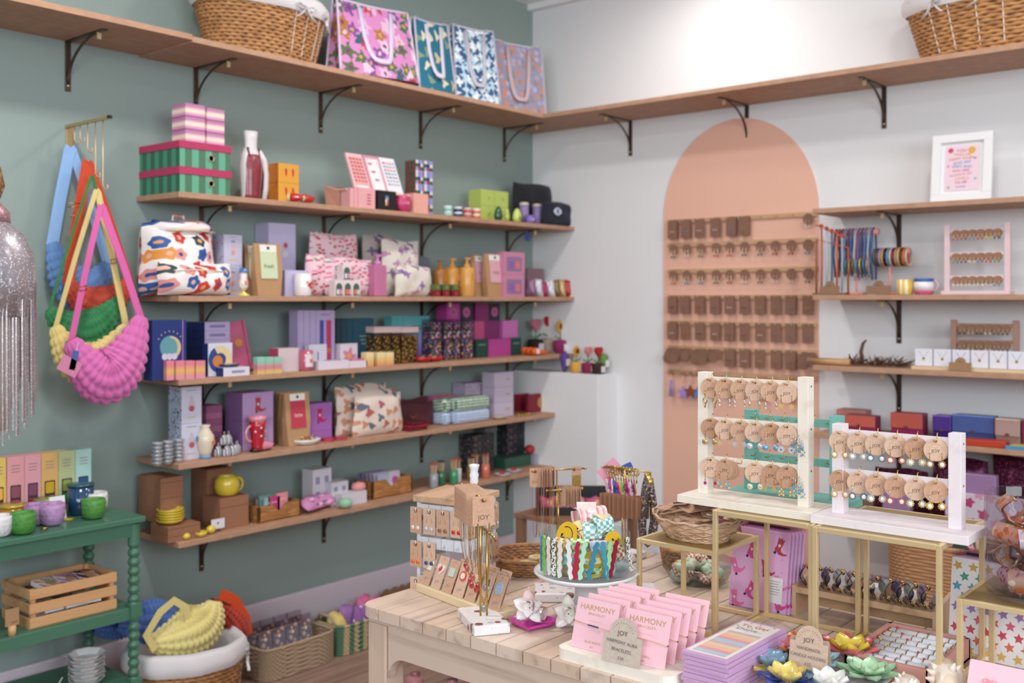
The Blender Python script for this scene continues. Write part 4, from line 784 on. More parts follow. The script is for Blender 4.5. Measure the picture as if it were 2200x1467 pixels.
def boot(mb, x, z, s, c, y=.0007, c2='3a2a3a', rot=0):
    P = [(-.011, .028), (-.004, .024), (0, .030), (.005, .024), (.010, .029), (.009, .012), (.006, .0), (.010, -.008), (.020, -.010), (.030, -.006), (.028, -.012), (.018, -.017), (.004, -.018), (-.001, -.013), (-.008, -.016), (-.011, -.008), (-.008, .004)]
    T = Tr(x, -y, z, rx=90) @ Tr(rz=rot); mb.flat([(a * s, b * s) for a, b in P], M(c), T); T2 = T @ Tr(z=.0003); mb.flat([(-.010 * s, -.015 * s), (-.010 * s, -.021 * s), (-.003 * s, -.021 * s), (-.002 * s, -.014 * s)], M(c2), T2); mb.flat([(a * s * .45, b * s * .6 + .006 * s) for a, b in heart(.02, 12)], M('e8c0cc'), T2)
LB = M('b291c0', .5)
for r in range(2): carton('boot_mug_carton', f'lilac carton printed with a boot, {["lower","upper"][r]} one behind the boot mug', 'box', 521, 587, 850, SZ[5] + r * .1, -.165, .10, LB, 'lilac boot cartons', {'l': M('8a6498', .5)}, lambda mb, w, h: boot(mb, .0, h * .5, 1.1, 'a83a3a'), h=.0992 if r == 0 else .094)
for i in range(3):
    kraftbag(f'kraft bag with red label, {["rear","middle","front"][i]} one beside the boot mug', 592 + 9 * i, (626, 640, 662)[i], 841 + i, 5, -.10 - .04 * i, 'b83a4c', 'red label', 'latte', 'kraft bags with red labels')
for r, hh in enumerate((.038, .098)): carton('boot_sock_box', f'purple {["plain low","boot printed tall"][r]} box beside the kraft bags with red labels', 'box', 664, 713, 900, SZ[5] + (0, .0385)[r], -.17, .07, M('9a62a8', .5), 'purple boot boxes', None, None if not r else lambda mb, w, h: boot(mb, -.004, h * .5, 1.1, 'b01c58'), h=hh)
for i, p in enumerate((338, 363, 389)):
    for r in range(6):
        x = onY(p, 985, -.225).x; MB().lathe([(.0125, 0), (.0165, .010), (.0175, .0125), (.0155, .012), (.011, .002), (.001, .002)], M('c8c9d0', .25, .55), 16).build('mini_cup', None, (x + .002 * (r % 2), -.222 + .006 * i, SZ[5] + .0006 + r * .0118), 0, f'silver mini cup, {["lowest","second","third","fourth","fifth","topmost"][r]} in the {["left","middle","right"][i]} stack', 'cup', 'silver mini cups')
x = onY(441, 975, -.20).x; o = thing('vase', (x, -.2, SZ[5] + .0005), 'cream fish shaped vase with blue fins and flower spots', 'vase')
MB().lathe([(.017, .008), (.020, .02), (.029, .05), (.0275, .072), (.015, .092), (.0125, .099), (.017, .107), (.014, .107), (.001, .1)], M('dccfb8', .3, 0, .4), 22).box(.012, -.0285, .045, .012, .001, .012, M('c87050')).build('vase_body', o)
MB().lathe([(.019, 0), (.0185, .009), (.001, .009)], M('5f9ac4', .3), 18).build('foot', o)
for s in (-1, 1): MB().prism([(0, 0), (.012, .006), (.010, .022), (0, .018)], .004, M(('3f88b4', '8a4a38')[s > 0], .3), Tr(s * .022, 0, .052, rx=90) @ Matrix.Diagonal((s, 1, 1, 1))).build('fin', o)
for i, (dx, dy, dz) in enumerate(((-.032, 0, 0), (-.012, -.02, 0), (.008, -.022, 0), (.03, -.01, 0), (.045, .004, 0), (-.006, .004, .034), (.012, .006, .034), (-.02, .015, 0), (.02, .012, 0))):
    x = onY(490, 975, -.21).x; MB().lathe([(.0125, 0), (.0135, .006), (.0125, .022), (.006, .030), (.002, .034), (.003, .040), (.001, .044)], stripes('c9ccd6,6a5a50', .0035, 0, .2), 12).build('bell_ornament', None, (x + dx, -.20 + dy, SZ[5] + .0006 + dz), 0, 'small silver striped bell ornament in the cluster beside the boot mug', 'ornament', 'silver bell ornaments')
# boot mug
x, w, h = G(536, 590, 893, 5, -.215); o = thing('boot_mug', (onY(553, 960, -.21).x, -.21, SZ[5] + .0005), 'red and pink cowboy boot mug with black sole', 'mug')
RED, PNK = M('b0182c', .2, 0, .6), M('d9889c', .2, 0, .6)
mb = MB()
secs = [(0, .016, .030, .010), (.0, .012, .034, .018), (.0, .006, .026, .034), (.0, .004, .0255, .055), (.0, .003, .028, .088), (.0, .003, .029, h - .006)]
mb.lathe([(.020, .006), (.021, .02), (.0225, .045), (.027, h * .7), (.030, h * .86)], RED, 22); mb.lathe([(.030, h * .86), (.0305, h), (.027, h), (.024, h * .5), (.001, h * .3)], PNK, 22)
mb.build('shaft', o)
MB().tube([(-.012, 0, .018), (.008, 0, .020), (.030, -.002, .018), (.048, -.003, .016), (.060, -.004, .024)], .017, PNK, 12, radii=[.018, .020, .016, .013, .006]).build('toe', o)
mb = MB(); mb.tube([(-.016, 0, .005), (0, 0, .004), (.02, -.001, .0055), (.045, -.003, .005), (.060, -.004, .014)], .01, M('15121a', .3), 8, radii=[.014, .013, .012, .010, .004], flat=.4).cyl(-.010, 0, 0, .017, .010, M('15121a', .3), 14); mb.build('sole', o)
MB().tube([(-.024 - .022 * sin(rad(a)), 0, .062 + .026 * cos(rad(a))) for a in range(0, 181, 15)], .0045, PNK, 8).build('handle', o)
mb = MB()
for a, z in ((-100, .055), (-60, .07), (-100, .082), (-140, .07), (-60, .045), (-90, .1)): mb.flat(circ(.0035, 8), M('ecd9dc'), Tr(.0275 * cos(rad(a)) * .98, .0285 * sin(rad(a)), z, rz=a + 90, rx=90))
mb.build('flower_dots', o)
# tray with gold rings
o = thing('jewellery_tray', (onY(661, 945, -.20).x, -.195, SZ[5] + .0005), 'white scalloped tray beside the red labelled kraft bags', 'tray')
o2 = MB(); o2.lathe([(.034, 0), (.050, .012), (.052, .018), (.048, .018), (.034, .007), (.001, .006)], M('e4dfe0', .3, 0, .3), 40, None, True, 1.05, .72, lambda a, z, i: 1 + .03 * cos(10 * a)); o2.build('tray_body', o)
for i in range(8):
    a = i * 45; MB().tube([(.009 * cos(rad(t)), 0, .009 * sin(rad(t))) for t in range(0, 360, 30)], .0022, GOLD(), 5, True).build('ring', None, (o.location.x + .026 * cos(rad(a)), -.195 + .015 * sin(rad(a)), SZ[5] + .019), a * 1.7, 'chunky gold ring lying in the white scalloped tray', 'ring', 'gold rings in the tray')
for i, (p, dx) in enumerate(((710, 0), (736, 0))):
    MB().prism(heart(.05), .012, M('a82a44', .4), Tr(0, 0, .0, rx=0)).build('heart_dish', None, (onY(p + 4, 935, -.215).x, -.195, SZ[5] + .0006), 20 * i, f'flat red heart dish, {["left","right"][i]} of two', 'dish', 'red heart dishes')
COW = flowers('dccbc0', 'b8694a,5f6a78,dccbc0,c88a6a,b05a6a,dccbc0', .036, .36, petals=3, depth=.3)
for i, (a, b, pt, y) in enumerate(((718, 830, 826, -.09), (722, 850, 838, -.135))): soft('cosmetic_pouch', f'cream horse and boot print pouch, {["rear","middle"][i]} one', 'pouch', a, b, pt, 5, y, .045, COW, 'horse print pouches', .03, 20 + i)
soft('cosmetic_pouch', 'cream horse and boot print pouch, nearest with tilted side', 'pouch', 756, 866, 846, 5, -.19, .045, COW, 'horse print pouches', .14, 23)
VM = lambda c: cloth(c, .7)
for i, (a, b, pt, y) in enumerate(((848, 920, 856, -.09), (858, 932, 866, -.13))): soft('velvet_pouch', f'maroon velvet pouch, {["rear","front"][i]} one with gold detail', 'pouch', a, b, pt, 5, y, .04, VM('4a0d1e'), 'maroon velvet pouches', .04, 30 + i, extra=lambda mb, w, h: A(mb, [(.02 * cos(rad(t)), .02 * sin(rad(t))) for t in range(180, 361, 20)] + [(.017 * cos(rad(t)), .014 * sin(rad(t))) for t in range(360, 179, -20)], -w * .2, h * .6, M('8a5a34', .4, .5), .021))
for i in range(3): MB().box(0, 0, 0, .10, .05, .011, M(('6a0f22', '8a1a30', '5a0c1c')[i], .5), .003).build('velvet_case', None, (onY(890, 915, -.2).x - .008 + .006 * i, -.208, SZ[5] + .0006 + .0118 * i), (4, -5, 3)[i], f'flat dark red velvet case, {["bottom","middle","top"][i]} of the pile', 'case', 'flat velvet cases')
carton('wash_bag', 'pink quilted wash bag behind the green print bags', 'bag', 930, 985, 850, 5, -.11, .09, cloth('a84a78'), None, None, None, .012)
def ends(mb, w, h): pass
for r, (c1, c2) in enumerate((('c4cfe0', '8fa8cc'), ('cdd8cc', '3a6e50'))):
    for q in range(2):
        a, b = ((958, 1052), (978, 1052))[q] if r == 0 else ((958, 1045), (978, 1050))[q]
    x, w, h = G(978, 1052, 850, 5, -.21); mb = MB(); hh = .052
    mb.box(0, .05, 0, w, .10, hh, flowers(c1, c2 + ',' + c2, .012, .38, petals=4, jit=.2, dist=.1), .014); mb.build('wash_bag', None, (x, -.215, SZ[5] + .0006 + r * .0525), 0, f'{["pale blue","green and white"][r]} lattice print wash bag, {["lower","upper"][r]} one', 'bag', 'lattice print wash bags')
    mb = MB(); mb.box(0, .04, 0, .042, .08, hh, flowers(c1, c2 + ',' + c2, .012, .38, petals=4, jit=.2, dist=.1), .014); mb.build('wash_bag', None, (x - w / 2 - .03, -.20, SZ[5] + .0006 + r * .0525), 0, f'narrow {["pale blue","green and white"][r]} wash bag end, {["lower","upper"][r]}', 'bag', 'lattice print wash bags')
def gbow(mb, w, h):
    for s in (-1, 1): A(mb, [(0, 0), (s * .012, .006), (s * .012, -.006)][::s], w * .2, h * .5, M('a8885c'))
for r in range(3): carton('bow_box', f'pale lilac box with golden bow print, {["bottom","middle","top"][r]} of the stack', 'box', 1062, 1103, 850, SZ[5] + r * .065, -.17, .07, M('c0b4c8', .5), 'lilac bow boxes', None, gbow, h=.0642)
carton('wide_box', 'pale lilac box with speckled lid behind the wash bags', 'box', 1000, 1056, 822, 5, -.085, .075, speck('b4a6bc', '9a7090', 90, .3), None)
x = onY(1078, 890, -.225).x; MB().lathe([(.02, 0), (.034, .008), (.036, .012), (.030, .010), (.001, .006)], M('c4b09c', .4), 18, None, True, 1.1, .7).build('soap_dish', None, (x, -.215, SZ[5] + .0006), 0, 'beige oval dish before the lilac bow boxes', 'dish')
for i, (a, b, y) in enumerate(((1106, 1150, -.10), (1137, 1180, -.17))):
    mb = MB(); x, w, h = G(a, b, 846, 5, y); mb.box(0, .012, 0, w, .02, h, M('7a1428', .6), .003); A(mb, circ(.024, 14), w * .05, h * .52, M('b4894c', .4, .4), .001) if i else None
    mb.build('velvet_book', None, (x, y, SZ[5] + .0006), 0, f'dark red velvet covered book, {["rear plain","front with golden flower"][i]} one', 'book', 'dark red velvet books')
for i in range(7):
    x = onY(1122, 885, -.2).x; MB().tube([(.012 * cos(rad(t)), .012 * sin(rad(t)), 0) for t in range(0, 360, 30)], .0035, GOLD(), 5, True).build('gold_bangle', None, (x - .03 + .012 * i, -.205 + .012 * (i % 2), SZ[5] + .0045), 0, 'small gold ring lying before the dark red velvet books', 'ring', 'gold rings by the velvet books')

# ------------------------------------------------------------------ lowest shelf (kraft boxes)
KB = kraft('99694e')
def kbox(lab, a, b, pt, z, y, d, h, w=None): return carton('kraft_box', lab, 'box', a, b, pt, z, y, d, KB, 'kraft cardboard boxes', None, lambda mb, w, h: A(mb, rrect(w * .98, .0012, .0003, 1), 0, h * .7, M('5f3d2c')), h=h)
kbox('kraft box, flat one at the bottom left of the lowest shelf', 361, 430, 1140, 6, -.232, .10, .024)
kbox('kraft box, flat second one under the yellow bowls', 361, 430, 1120, SZ[6] + .0245, -.232, .10, .024)
kbox('kraft box, third from the bottom behind the yellow bowls', 345, 392, 1100, SZ[6] + .049, -.17, .13, .045)
kbox('kraft box, second from the top of the left stack', 345, 392, 1060, SZ[6] + .0945, -.17, .13, .046)
kbox('kraft box, topmost of the left stack', 345, 393, 1030, SZ[6] + .141, -.17, .13, .050)
kbox('kraft box, tall one behind the yellow mug', 445, 497, 1022, 6, -.10, .09, .185)
kbox('kraft box, large one carrying the yellow mug', 473, 534, 1078, 6, -.205, .10, .103)
YL = M('d9bd3a', .25, 0, .5)
for r in range(5): MB().lathe([(.022, 0), (.036, .008), (.0425, .0155), (.040, .0155), (.034, .009), (.001, .003)], YL, 22).build('bowl', None, (onY(377, 1110, -.215).x - .001 + .002 * (r % 2), -.186, SZ[6] + .0495 + r * .0082), 0, f'yellow ceramic bowl, {["lowest","second","third","fourth","topmost"][r]} in the stack on kraft boxes', 'bowl', 'yellow ceramic bowls')
o = thing('mug', (onY(490, 1075, -.17).x, -.165, SZ[6] + .1036), 'round yellow smiling mug on a large kraft box', 'mug')
mb = MB(); mb.lathe([(.024, 0), (.036, .008), (.0415, .03), (.039, .052), (.031, .064), (.0285, .064), (.036, .05), (.037, .02), (.001, .006)], YL, 26)
for s in (-1, 1): mb.ball(s * .009 + .022, -.034, .040, .0016, M('2a241c'), 6)
mb.tube([(.022 + .010 * cos(rad(a)), -.035, .032 + .008 * sin(rad(a))) for a in range(200, 341, 20)], .0008, M('2a241c'), 4); mb.build('mug_body', o)
MB().tube([(.036 + .020 * sin(rad(a)), -.005, .033 + .022 * cos(rad(a))) for a in range(0, 181, 18)], .0045, YL, 8).build('handle', o)
for i, (p, r) in enumerate(((402, .011), (413, .011), (433, .020), (460, .014))):
    mb = MB()
    if i == 2: mb.lathe([(.010, 0), (.018, .008), (.021, .017), (.018, .016), (.001, .006)], YL, 18)
    else: mb.ball(0, 0, r * .95, r, YL, 12, None, .95, 1.2)
    mb.build('lemon_ornament', None, (onY(p, 1150, -.235).x, -.232 + .015 * (i % 2), SZ[6] + .0008), 0, f'tiny yellow {["lemon, farthest left","lemon, in front","half lemon cup","lemon beside the white card"][i]} on the lowest shelf', 'ornament', 'yellow lemon ornaments')
MB().box(0, 0, 0, .05, .001, .032, M('d8d4da', .6)).flat(circ(.004, 10), M('7a7a80'), Tr(0, -.0008, .018, rx=90)).build('price_card', None, (onY(469, 1135, -.22).x, -.218, SZ[6] + .012), 0, 'small white card beside the yellow lemon ornaments', 'card')
def wtray(lab, a, b, pt, y, dep, col='b5804c'):
    x, w, h = G(a, b, pt, 6, y); o = thing('wooden_tray', (x, y + dep / 2, SZ[6] + .0005), lab, 'tray', 0, 'open wooden trays'); m = speck('a06c3c', 'b8834c,8f5f34', 70, .4, stretch=(.3, 1, 2))
    mb = MB(); mb.box(0, 0, 0, w, dep, .005, m)
    for s in (-1, 1): mb.box(s * (w / 2 - .004), 0, .005, .008, dep, h - .005, m, .001); 
    mb.box(0, dep / 2 - .004, .005, w, .008, h - .005, m, .001)
    n = 16; top = [(-w / 2, h)] + [(-w * .16 + w * .32 * i / n, h - h * .42 * sin(pi * i / n)) for i in range(n + 1)] + [(w / 2, h)]
    mb.prism([(-w / 2, .002), (w / 2, .002)] + top[::-1], .008, m, Tr(0, -dep / 2 + .008, 0, rx=90)); mb.build('tray_body', o); return x, w, h
x, w, h = wtray('wooden tray of pink packs left on the lowest shelf', 556, 647, 1082, -.215, .10)
for i, (dx, c, hh, ww, nm) in enumerate(((-.05, '7fb4b4', .072, .022, 'teal pack at the left in the wooden tray'), (-.015, 'c03a7a', .072, .05, 'magenta pack in the wooden tray'), (.03, 'd98a94', .080, .045, 'peach pink pack at the right in the wooden tray'))):
    MB().box(0, 0, 0, ww, .012, hh, M(c, .5), .001).text('glow', .012, M('ead0d6'), Tr(0, -.0065, hh * .75, rx=90)).build('gift_pack', None, (x + dx * .8, -.19, SZ[6] + .0062), 0, nm, 'box', 'packs in the left wooden tray')
for i in range(5): MB().box(0, 0, 0, .09, .010, .062 + .006 * (i % 3), M(('8a8fa0', 'b4c4b0', '7aa090', 'c8b4bc', '96707f')[i], .5), .001).build('gift_pack', None, (x, -.175 + .0115 * i, SZ[6] + .0062), 0, f'{["grey blue","pale green","green","pale pink","mauve"][i]} pack standing behind in the left wooden tray', 'box', 'packs in the left wooden tray')
x, w, h = wtray('wooden tray of character cards right on the lowest shelf', 800, 886, 1028, -.20, .10)
for i in range(6):
    mb = MB(); mb.T = Tr(rx=-10); c = ('5a5f7a', '6a6a86', '8a7a8a', '8f86a0', 'b4a8bc', 'c8bccb')[i]
    mb.box(0, 0, 0, .12 if i < 5 else .058, .003, .085, M(c, .4), .0005)
    if i == 5: mb.flat(circ(.017, 14), M('b8589c'), Tr(0, -.0021, .05, rx=90)); 
    mb.build('packet', None, (x + (-.008 * (5 - i) if i < 5 else .028), -.19 + .0125 * (5 - i), SZ[6] + .0065), 0, f'plastic packet in the right wooden tray, {["rearmost","second from the back","third from the back","fourth from the back","fifth from the back","pink printed front right"][i]}', 'packet', 'packets in the right wooden tray')
mb = MB(); mb.T = Tr(rx=-10); mb.box(0, 0, 0, .058, .003, .082, M('a8b0c8', .4), .0005); mb.flat(heart(.03, 16), M('d8b84a'), Tr(0, -.0022, .048, rx=90)); mb.build('packet', None, (x - .032, -.192, SZ[6] + .0065), 0, 'packet printed yellow and blue in the right wooden tray, front left', 'packet', 'packets in the right wooden tray')
for i, (dx, dy) in enumerate(((0, 0), (.05, .03))):
    mb = MB(); pillow(mb, .10, .055, .035, speck('c47fae', '6a5a70,e0b0cc', 55, .35, stretch=(.5, 1, 1.5)), Tr(rx=-60), 12, 8, .05, 40 + i); mb.build('folded_socks', None, (onY(680, 1090, -.22).x + dx, -.222 + dy, SZ[6] + .016), (12, -22)[i], f'pink and grey folded socks, {["left","right"][i]} pair', 'socks', 'pink folded socks')
MB().box(0, 0, 0, .09, .05, .02, M('2a3a6a', .6), .004).build('folded_cloth', None, (onY(668, 1075, -.12).x, -.12, SZ[6] + .0005), 5, 'navy folded cloth behind the pink socks', 'cloth')
def wins(mb, w, h):
    for i in (-1, 1):
        for j in (-1, 1): A(mb, rrect(w * .22, h * .2, .001, 1), i * w * .24, h * (.5 + .2 * j), M('8f8fa8'))
for i, (a, b, pt, z, y, hh) in enumerate(((672, 712, 1016, SZ[6] + .0, -.14, .135), (712, 748, 1040, 6, -.175, .085), (735, 788, 1050, 6, -.215, .045))):
    carton('house_box', f'white box with grey window marks, {["tallest","middle","lowest, under the pink ball"][i]}', 'box', a, b, pt, z, y, .06, M('cfc9d2', .5), 'white boxes with window marks', None, wins if i < 2 else None, h=hh)
MB().lathe([(.001, 0), (.02, .004), (.027, .018), (.020, .032), (.001, .036)], speck('8fc0a0', 'c8b070,e0a0a0', 60, .3), 18).build('bath_bomb', None, (onY(745, 1075, -.245).x, -.236, SZ[6] + .0006), 0, 'pale green round bath bomb on the lowest shelf', 'bath bomb')
MB().lathe([(.024, 0), (.028, .010), (.024, .024), (.001, .030)], M('d88f8f', .6), 20).build('bath_bomb', None, (onY(772, 1042, -.19).x, -.185, SZ[6] + .0458), 0, 'pink domed bath bomb on a low white box', 'bath bomb')
# brushes in glass pots
BR = ('b8704a', '3a6a4a', '3f7a5a', 'c4bcc8', '8a6a40', '2f4f9a', 'c86a5a')
for i, (p, c) in enumerate(((932, '9a9aa4'), (955, '2f6a4c'), (975, '3a8f60'), (990, 'd4ccd8'), (1012, '8a6a3c'), (1028, '34509a'), (1043, 'cf6a58'))):
    x = onY(p, 1035, -.20).x; o = thing('brush_pot', (x, -.2 + .02 * (i % 2), SZ[6] + .0006), f'small pot with a bundle of matches, {["clear","dark green","bright green","white","amber","blue","coral"][i]} one', 'pot', 0, 'match bottle pots')
    MB().lathe([(.016, 0), (.018, .003), (.018, .055), (.015, .058), (.015, .004), (.001, .004)], M(c, .2, 0, .4), 14).build('pot_body', o)
    mb = MB()
    for q in range(7):
        a = 2 * pi * q / 7; mb.tube([(.006 * cos(a), .006 * sin(a), .006), (.012 * cos(a), .012 * sin(a), .095)], .0022, M('c8a07c', .7), 4); mb.ball(.012 * cos(a), .012 * sin(a), .096, .004, M(('b8442c', '2a2a34', 'c87a3a')[i % 3]), 6)
    mb.build('match_bundle', o)
DK = speck('2a2c30', '6a5c60,3f4a48,8a6a70', 75, .36)
for r in range(3): carton('patterned_box', f'dark patterned box, {["bottom","middle","top"][r]} of the left dark stack', 'box', 1018, 1062, 980, SZ[6] + r * .055, -.10, .08, DK, 'dark patterned boxes', h=.0545)
for r in range(3): carton('patterned_box', f'dark patterned box, {["bottom","middle","top"][r]} of the tall dark stack at the corner', 'box', 1090, 1144, 915, SZ[6] + .048 + r * .062, -.07, .06, speck('23272c', '5a5058,34403c,8a5a68', 65, .34), 'dark patterned boxes', h=.0612)
carton('flat_book', 'grey green box on top of the left dark stack', 'box', 1042, 1068, 918, SZ[6] + .1652, -.08, .05, M('5f6a68'), None)
for r, c in enumerate(('9ca0a8', '2f5a48')): pass
carton('plain_box', 'dark green box near the end of the lowest shelf', 'box', 1085, 1146, 1000, 6, -.13, .10, M('2f5a48', .5), None, h=.047)
carton('plain_box', 'grey white box at the very end of the lowest shelf', 'box', 1148, 1182, 996, 6, -.15, .07, M('a8a4b0', .5), None, h=.045)
MB().ball(0, 0, .022, .024, M('b02c30', .5), 12, None, .9).build('red_ornament', None, (-.17, -.12, SZ[6] + .0465), 0, 'red round ornament on the grey white box', 'ornament')
for i, (p, y) in enumerate(((1080, -.225), (1104, -.20))):
    x = onY(p, 1015, y).x; MB().lathe([(.02, 0), (.036, .010), (.034, .010), (.001, .004)], M('cfc4c8', .3), 20).ball(-.008, 0, .012, .009, M('a8242c'), 8).ball(.01, .004, .012, .008, M('7a1c24'), 8).build('filled_dish', None, (x, y, SZ[6] + .0006), 0, f'white dish holding red ornaments, {["left","right"][i]} one on the lowest shelf', 'dish', 'white dishes with red ornaments')
# ------------------------------------------------------------------ peach arch: rails with pegs and kraft earring cards
RAILS = [(468, 'first'), (521, 'second'), (580, 'third'), (638, 'fourth'), (696, 'fifth'), (752, 'sixth'), (806, 'seventh')]
ya, yb = onX(1433, 600, -.02).y, onX(1754, 600, -.02).y
RZS = [onX(1590, p, -.02).z for p, _ in RAILS]
for (p, nm), z in zip(RAILS, RZS):
    o = thing('peg_rail', (-.006, (ya + yb) / 2, z), f'{nm} wooden peg rail from the top on the peach arch', 'rail', -90, 'peg rails on the arch')
    MB().box(0, -.005, -.009, abs(yb - ya), .010, .018, wood('c9a07c', 'a9805f', 2, 0), .001).build('rail_board', o)
    L = abs(yb - ya)
    for i in range(10): MB().tube([(-L / 2 + L * (i + .25) / 9.6, -.01, 0), (-L / 2 + L * (i + .25) / 9.6, -.036, .002)], .0022, BRASS(), 6).build('peg', o)
CARDK = kraft('8c6552')
GEM = ['b0262e', '3f6b5a', '4f84b8', 'c8a24a', 'c9c4c0', 'c8502c', '7a5aa0', 'd8c8d0', '2a2a30', '8aa83a']
def rcard(p, z, i, row, w=.044, h=.074, rot=0):
    y = onX(p, 600, -.04).y; mb = MB(); R = random.Random(i * 31 + int(z * 1000)); d = R.choice((.004, .008, .014)); mb.T = Tr(ry=rot)
    mb.prism(rrect(w, h, .003, 2, 0, -h / 2 + .010), d, CARDK, Tr(0, d / 2, 0, rx=90)); g = M(R.choice(GEM), .3)
    for s in (-1, 1): mb.ball(s * .006, -d / 2 - .002, -h * .52, .0032, g, 6)
    mb.text('JOY', .007, M('6a4a3a'), Tr(0, -d / 2 - .0006, -h * .72, rx=90))
    return mb.build('earring_card', None, (-.030, y, z - .005), -90, f'rectangular kraft earring card, peg {i} of the {row} rail on the arch', 'card', 'rectangular cards on the arch')
def ocard(p, z, i, row, hang=True, bunch=0):
    y = onX(p, 600, -.04).y; mb = MB(); R = random.Random(i * 17 + int(z * 900)); r = .0215; g = M(R.choice(GEM), .35)
    for k in range(1 + bunch * 2):
        dx, dz = (k % 3 - 1) * .018 * (bunch > 0), -(k // 3) * .012
        mb.prism(circ(r, 18, dx, -r + .006 + dz), .0012, CARDK, Tr(0, -.004 * k + .004, 0, rx=90))
    yy = -.004 * (bunch * 2) - .0 - .002
    if hang:
        for s in (-1, 1): mb.tube([(s * .007, yy, -r * .9), (s * .007, yy - .001, -r * 2.0)], .0008, BRASS(), 4); mb.ball(s * .007, yy - .001, -r * 2.0 - .004, .0042, g, 8, None, 1.3)
    return mb.build('earring_card', None, (-.030, y, z - .004), -90, f'round kraft card {"bunch" if bunch else "with earrings"}, peg {i} of the {row} rail on the arch', 'card', 'round cards on the arch')
for i, p in enumerate((1443, 1471, 1500, 1534, 1569, 1597)): rcard(p, RZS[0], i + 1, 'first', h=.078)
ocard(1733, RZS[0], 10, 'first')
for r in (1, 2):
    for i, p in enumerate((1444, 1473, 1503, 1536, 1565, 1597, 1631, 1663, 1697, 1733)): ocard(p, RZS[r], i + 1, RAILS[r][1])
for r in (3, 4):
    for i, p in enumerate((1442, 1469, 1501, 1534, 1565, 1597, 1631, 1664, 1697, 1733)): rcard(p, RZS[r], i + 1, RAILS[r][1])
for i, p in ((1, 1444), (2, 1472), (3, 1504), (4, 1532)): ocard(p, RZS[5], i, 'sixth', False, 2 + (i % 2) * 2)
for i, p in ((5, 1566), (6, 1598), (7, 1630), (8, 1665), (9, 1697)): rcard(p, RZS[5], i, 'sixth')
ocard(1735, RZS[5], 10, 'sixth', False, 3)
for i, (p, c, k) in enumerate(((1441, 'a08ac0', 0), (1466, 'a48ad0', 1), (1482, '8a4a30', 1), (1497, '5f7fb0', 1))):
    y = onX(p, 820, -.04).y; mb = MB(); mb.prism(circ(.010, 12, 0, 0), .002, CARDK, Tr(0, .001, .0, rx=90)); mb.tube([(0, -.002, 0), (0, -.002, -.04)], .0012, BRASS(), 5)
    if k: mb.prism(star(.030, 5, .5), .006, M(c, .5), Tr(0, .001, -.075 - .006 * (i % 2), rx=90))
    else:
        for s in (-1, 0, 1): mb.tube([(s * .004, -.002, -.03), (s * .008, -.003, -.10)], .003, M(c, .8), 5)
    mb.build('keyring', None, (-.034 + .004 * (i % 2), y, RZS[6] - .004), -90, f'{["lilac tassel","lilac star","brown star","blue star"][i]} keyring hanging on the lowest rail of the arch', 'keyring', 'keyrings on the arch')
for i, p in enumerate((1560, 1640, 1700)):
    y = onX(p, 870, -.04).y; mb = MB(); mb.prism(rrect(.03, .10, .002, 2, 0, -.045), .003, M(('9aa098', 'b5775c', 'b5775c')[i], .6), Tr(0, .001, 0, rx=90)); mb.build('long_card', None, (-.032, y, RZS[6] - .004), -90, f'long {["grey","brown","brown"][i]} card behind the pale earring rack, {["left","middle","right"][i]} one', 'card', 'long cards on the lowest rail')

# ------------------------------------------------------------------ shelves on the white wall
def GR(px0, px1, pt, z, x):
    a, b = onX(px0, 600, x).y, onX(px1, 600, x).y; return (a + b) / 2, abs(a - b), onX((px0 + px1) / 2, pt, x).z - z
def cartonR(name, lab, cat, px0, px1, pt, z, xf, dep, m, group=None, faces=None, deco=None, b=0.0, h=None):
    y, w, hh = GR(px0, px1, pt, z, xf); h = h or hh; mb = MB(); mb.box(0, dep / 2, 0, w, dep, h, m, b, None, faces)
    if deco: deco(mb, w, h)
    return mb.build(name, None, (xf, y, z + .0004), -90, lab, cat, group)
# framed print
y, w, h = GR(1990, 2122, 281, RZ[1], -.20)
o = thing('picture_frame', (-.155, y, RZ[1] + .001), 'white picture frame with a colourful hand lettered print', 'picture frame', -90)
T = Tr(rx=-7); WF = M('e8e6e8', .4)
mb = MB(); mb.T = T
for sx, sy, cx, cz in ((w, .03, 0, 0), (w, .03, 0, h - .03)): mb.box(cx, 0, cz, sx, .022, sy, WF, .003)
for s in (-1, 1): mb.box(s * (w / 2 - .015), 0, .028, .03, .022, h - .056, WF, .003)
mb.build('frame', o); mb = MB(); mb.T = T
mb.box(0, .004, .02, w - .04, .006, h - .04, M('ebe8ea', .6)); iw, ih = w * .56, h * .66; mb.flat(rrect(iw, ih, .001, 1), M('e8ccd8', .6), Tr(0, -.001, h / 2, rx=90))
R = random.Random(3)
for r, c in enumerate(('c8506a', 'dca060', 'd98a50', '6aa0c8', '5f9ac4', 'c8506a', 'd98a8a', 'dc9a60', 'c05070', '8f9fd0')):
    words_ = ['YOU', 'MAKE ME', 'HAPPY WHEN', 'SKIES ARE', 'GREY AND', 'YOU ARE', 'ALWAYS SO', 'LOVELY', 'TO ME', 'lovely']
    mb.text(words_[r], ih * (.085 if r else .1), M(c, .7), Tr((R.random() - .5) * .006, -.0018, h / 2 + ih * (.38 - .088 * r), rx=90, ry=(-4, 3, -2)[r % 3]))
mb.flat(circ(iw * .11, 16), M('dca848'), Tr(iw * .28, -.0018, h / 2 + ih * .38, rx=90)); mb.flat(star(iw * .10, 8, .6), M('c8405a'), Tr(-iw * .34, -.0018, h / 2 + ih * .4, rx=90))
for q in range(4): smallflower(mb, iw * (.38, -.4, .4, -.38)[q], h / 2 + ih * (.2, .05, -.25, -.42)[q], iw * .05, M(('4fa0c0', 'd9709a', '4fb0c0', '6a9a6a')[q]), M('e8d8a0'), -.0018)
mb.build('print', o)
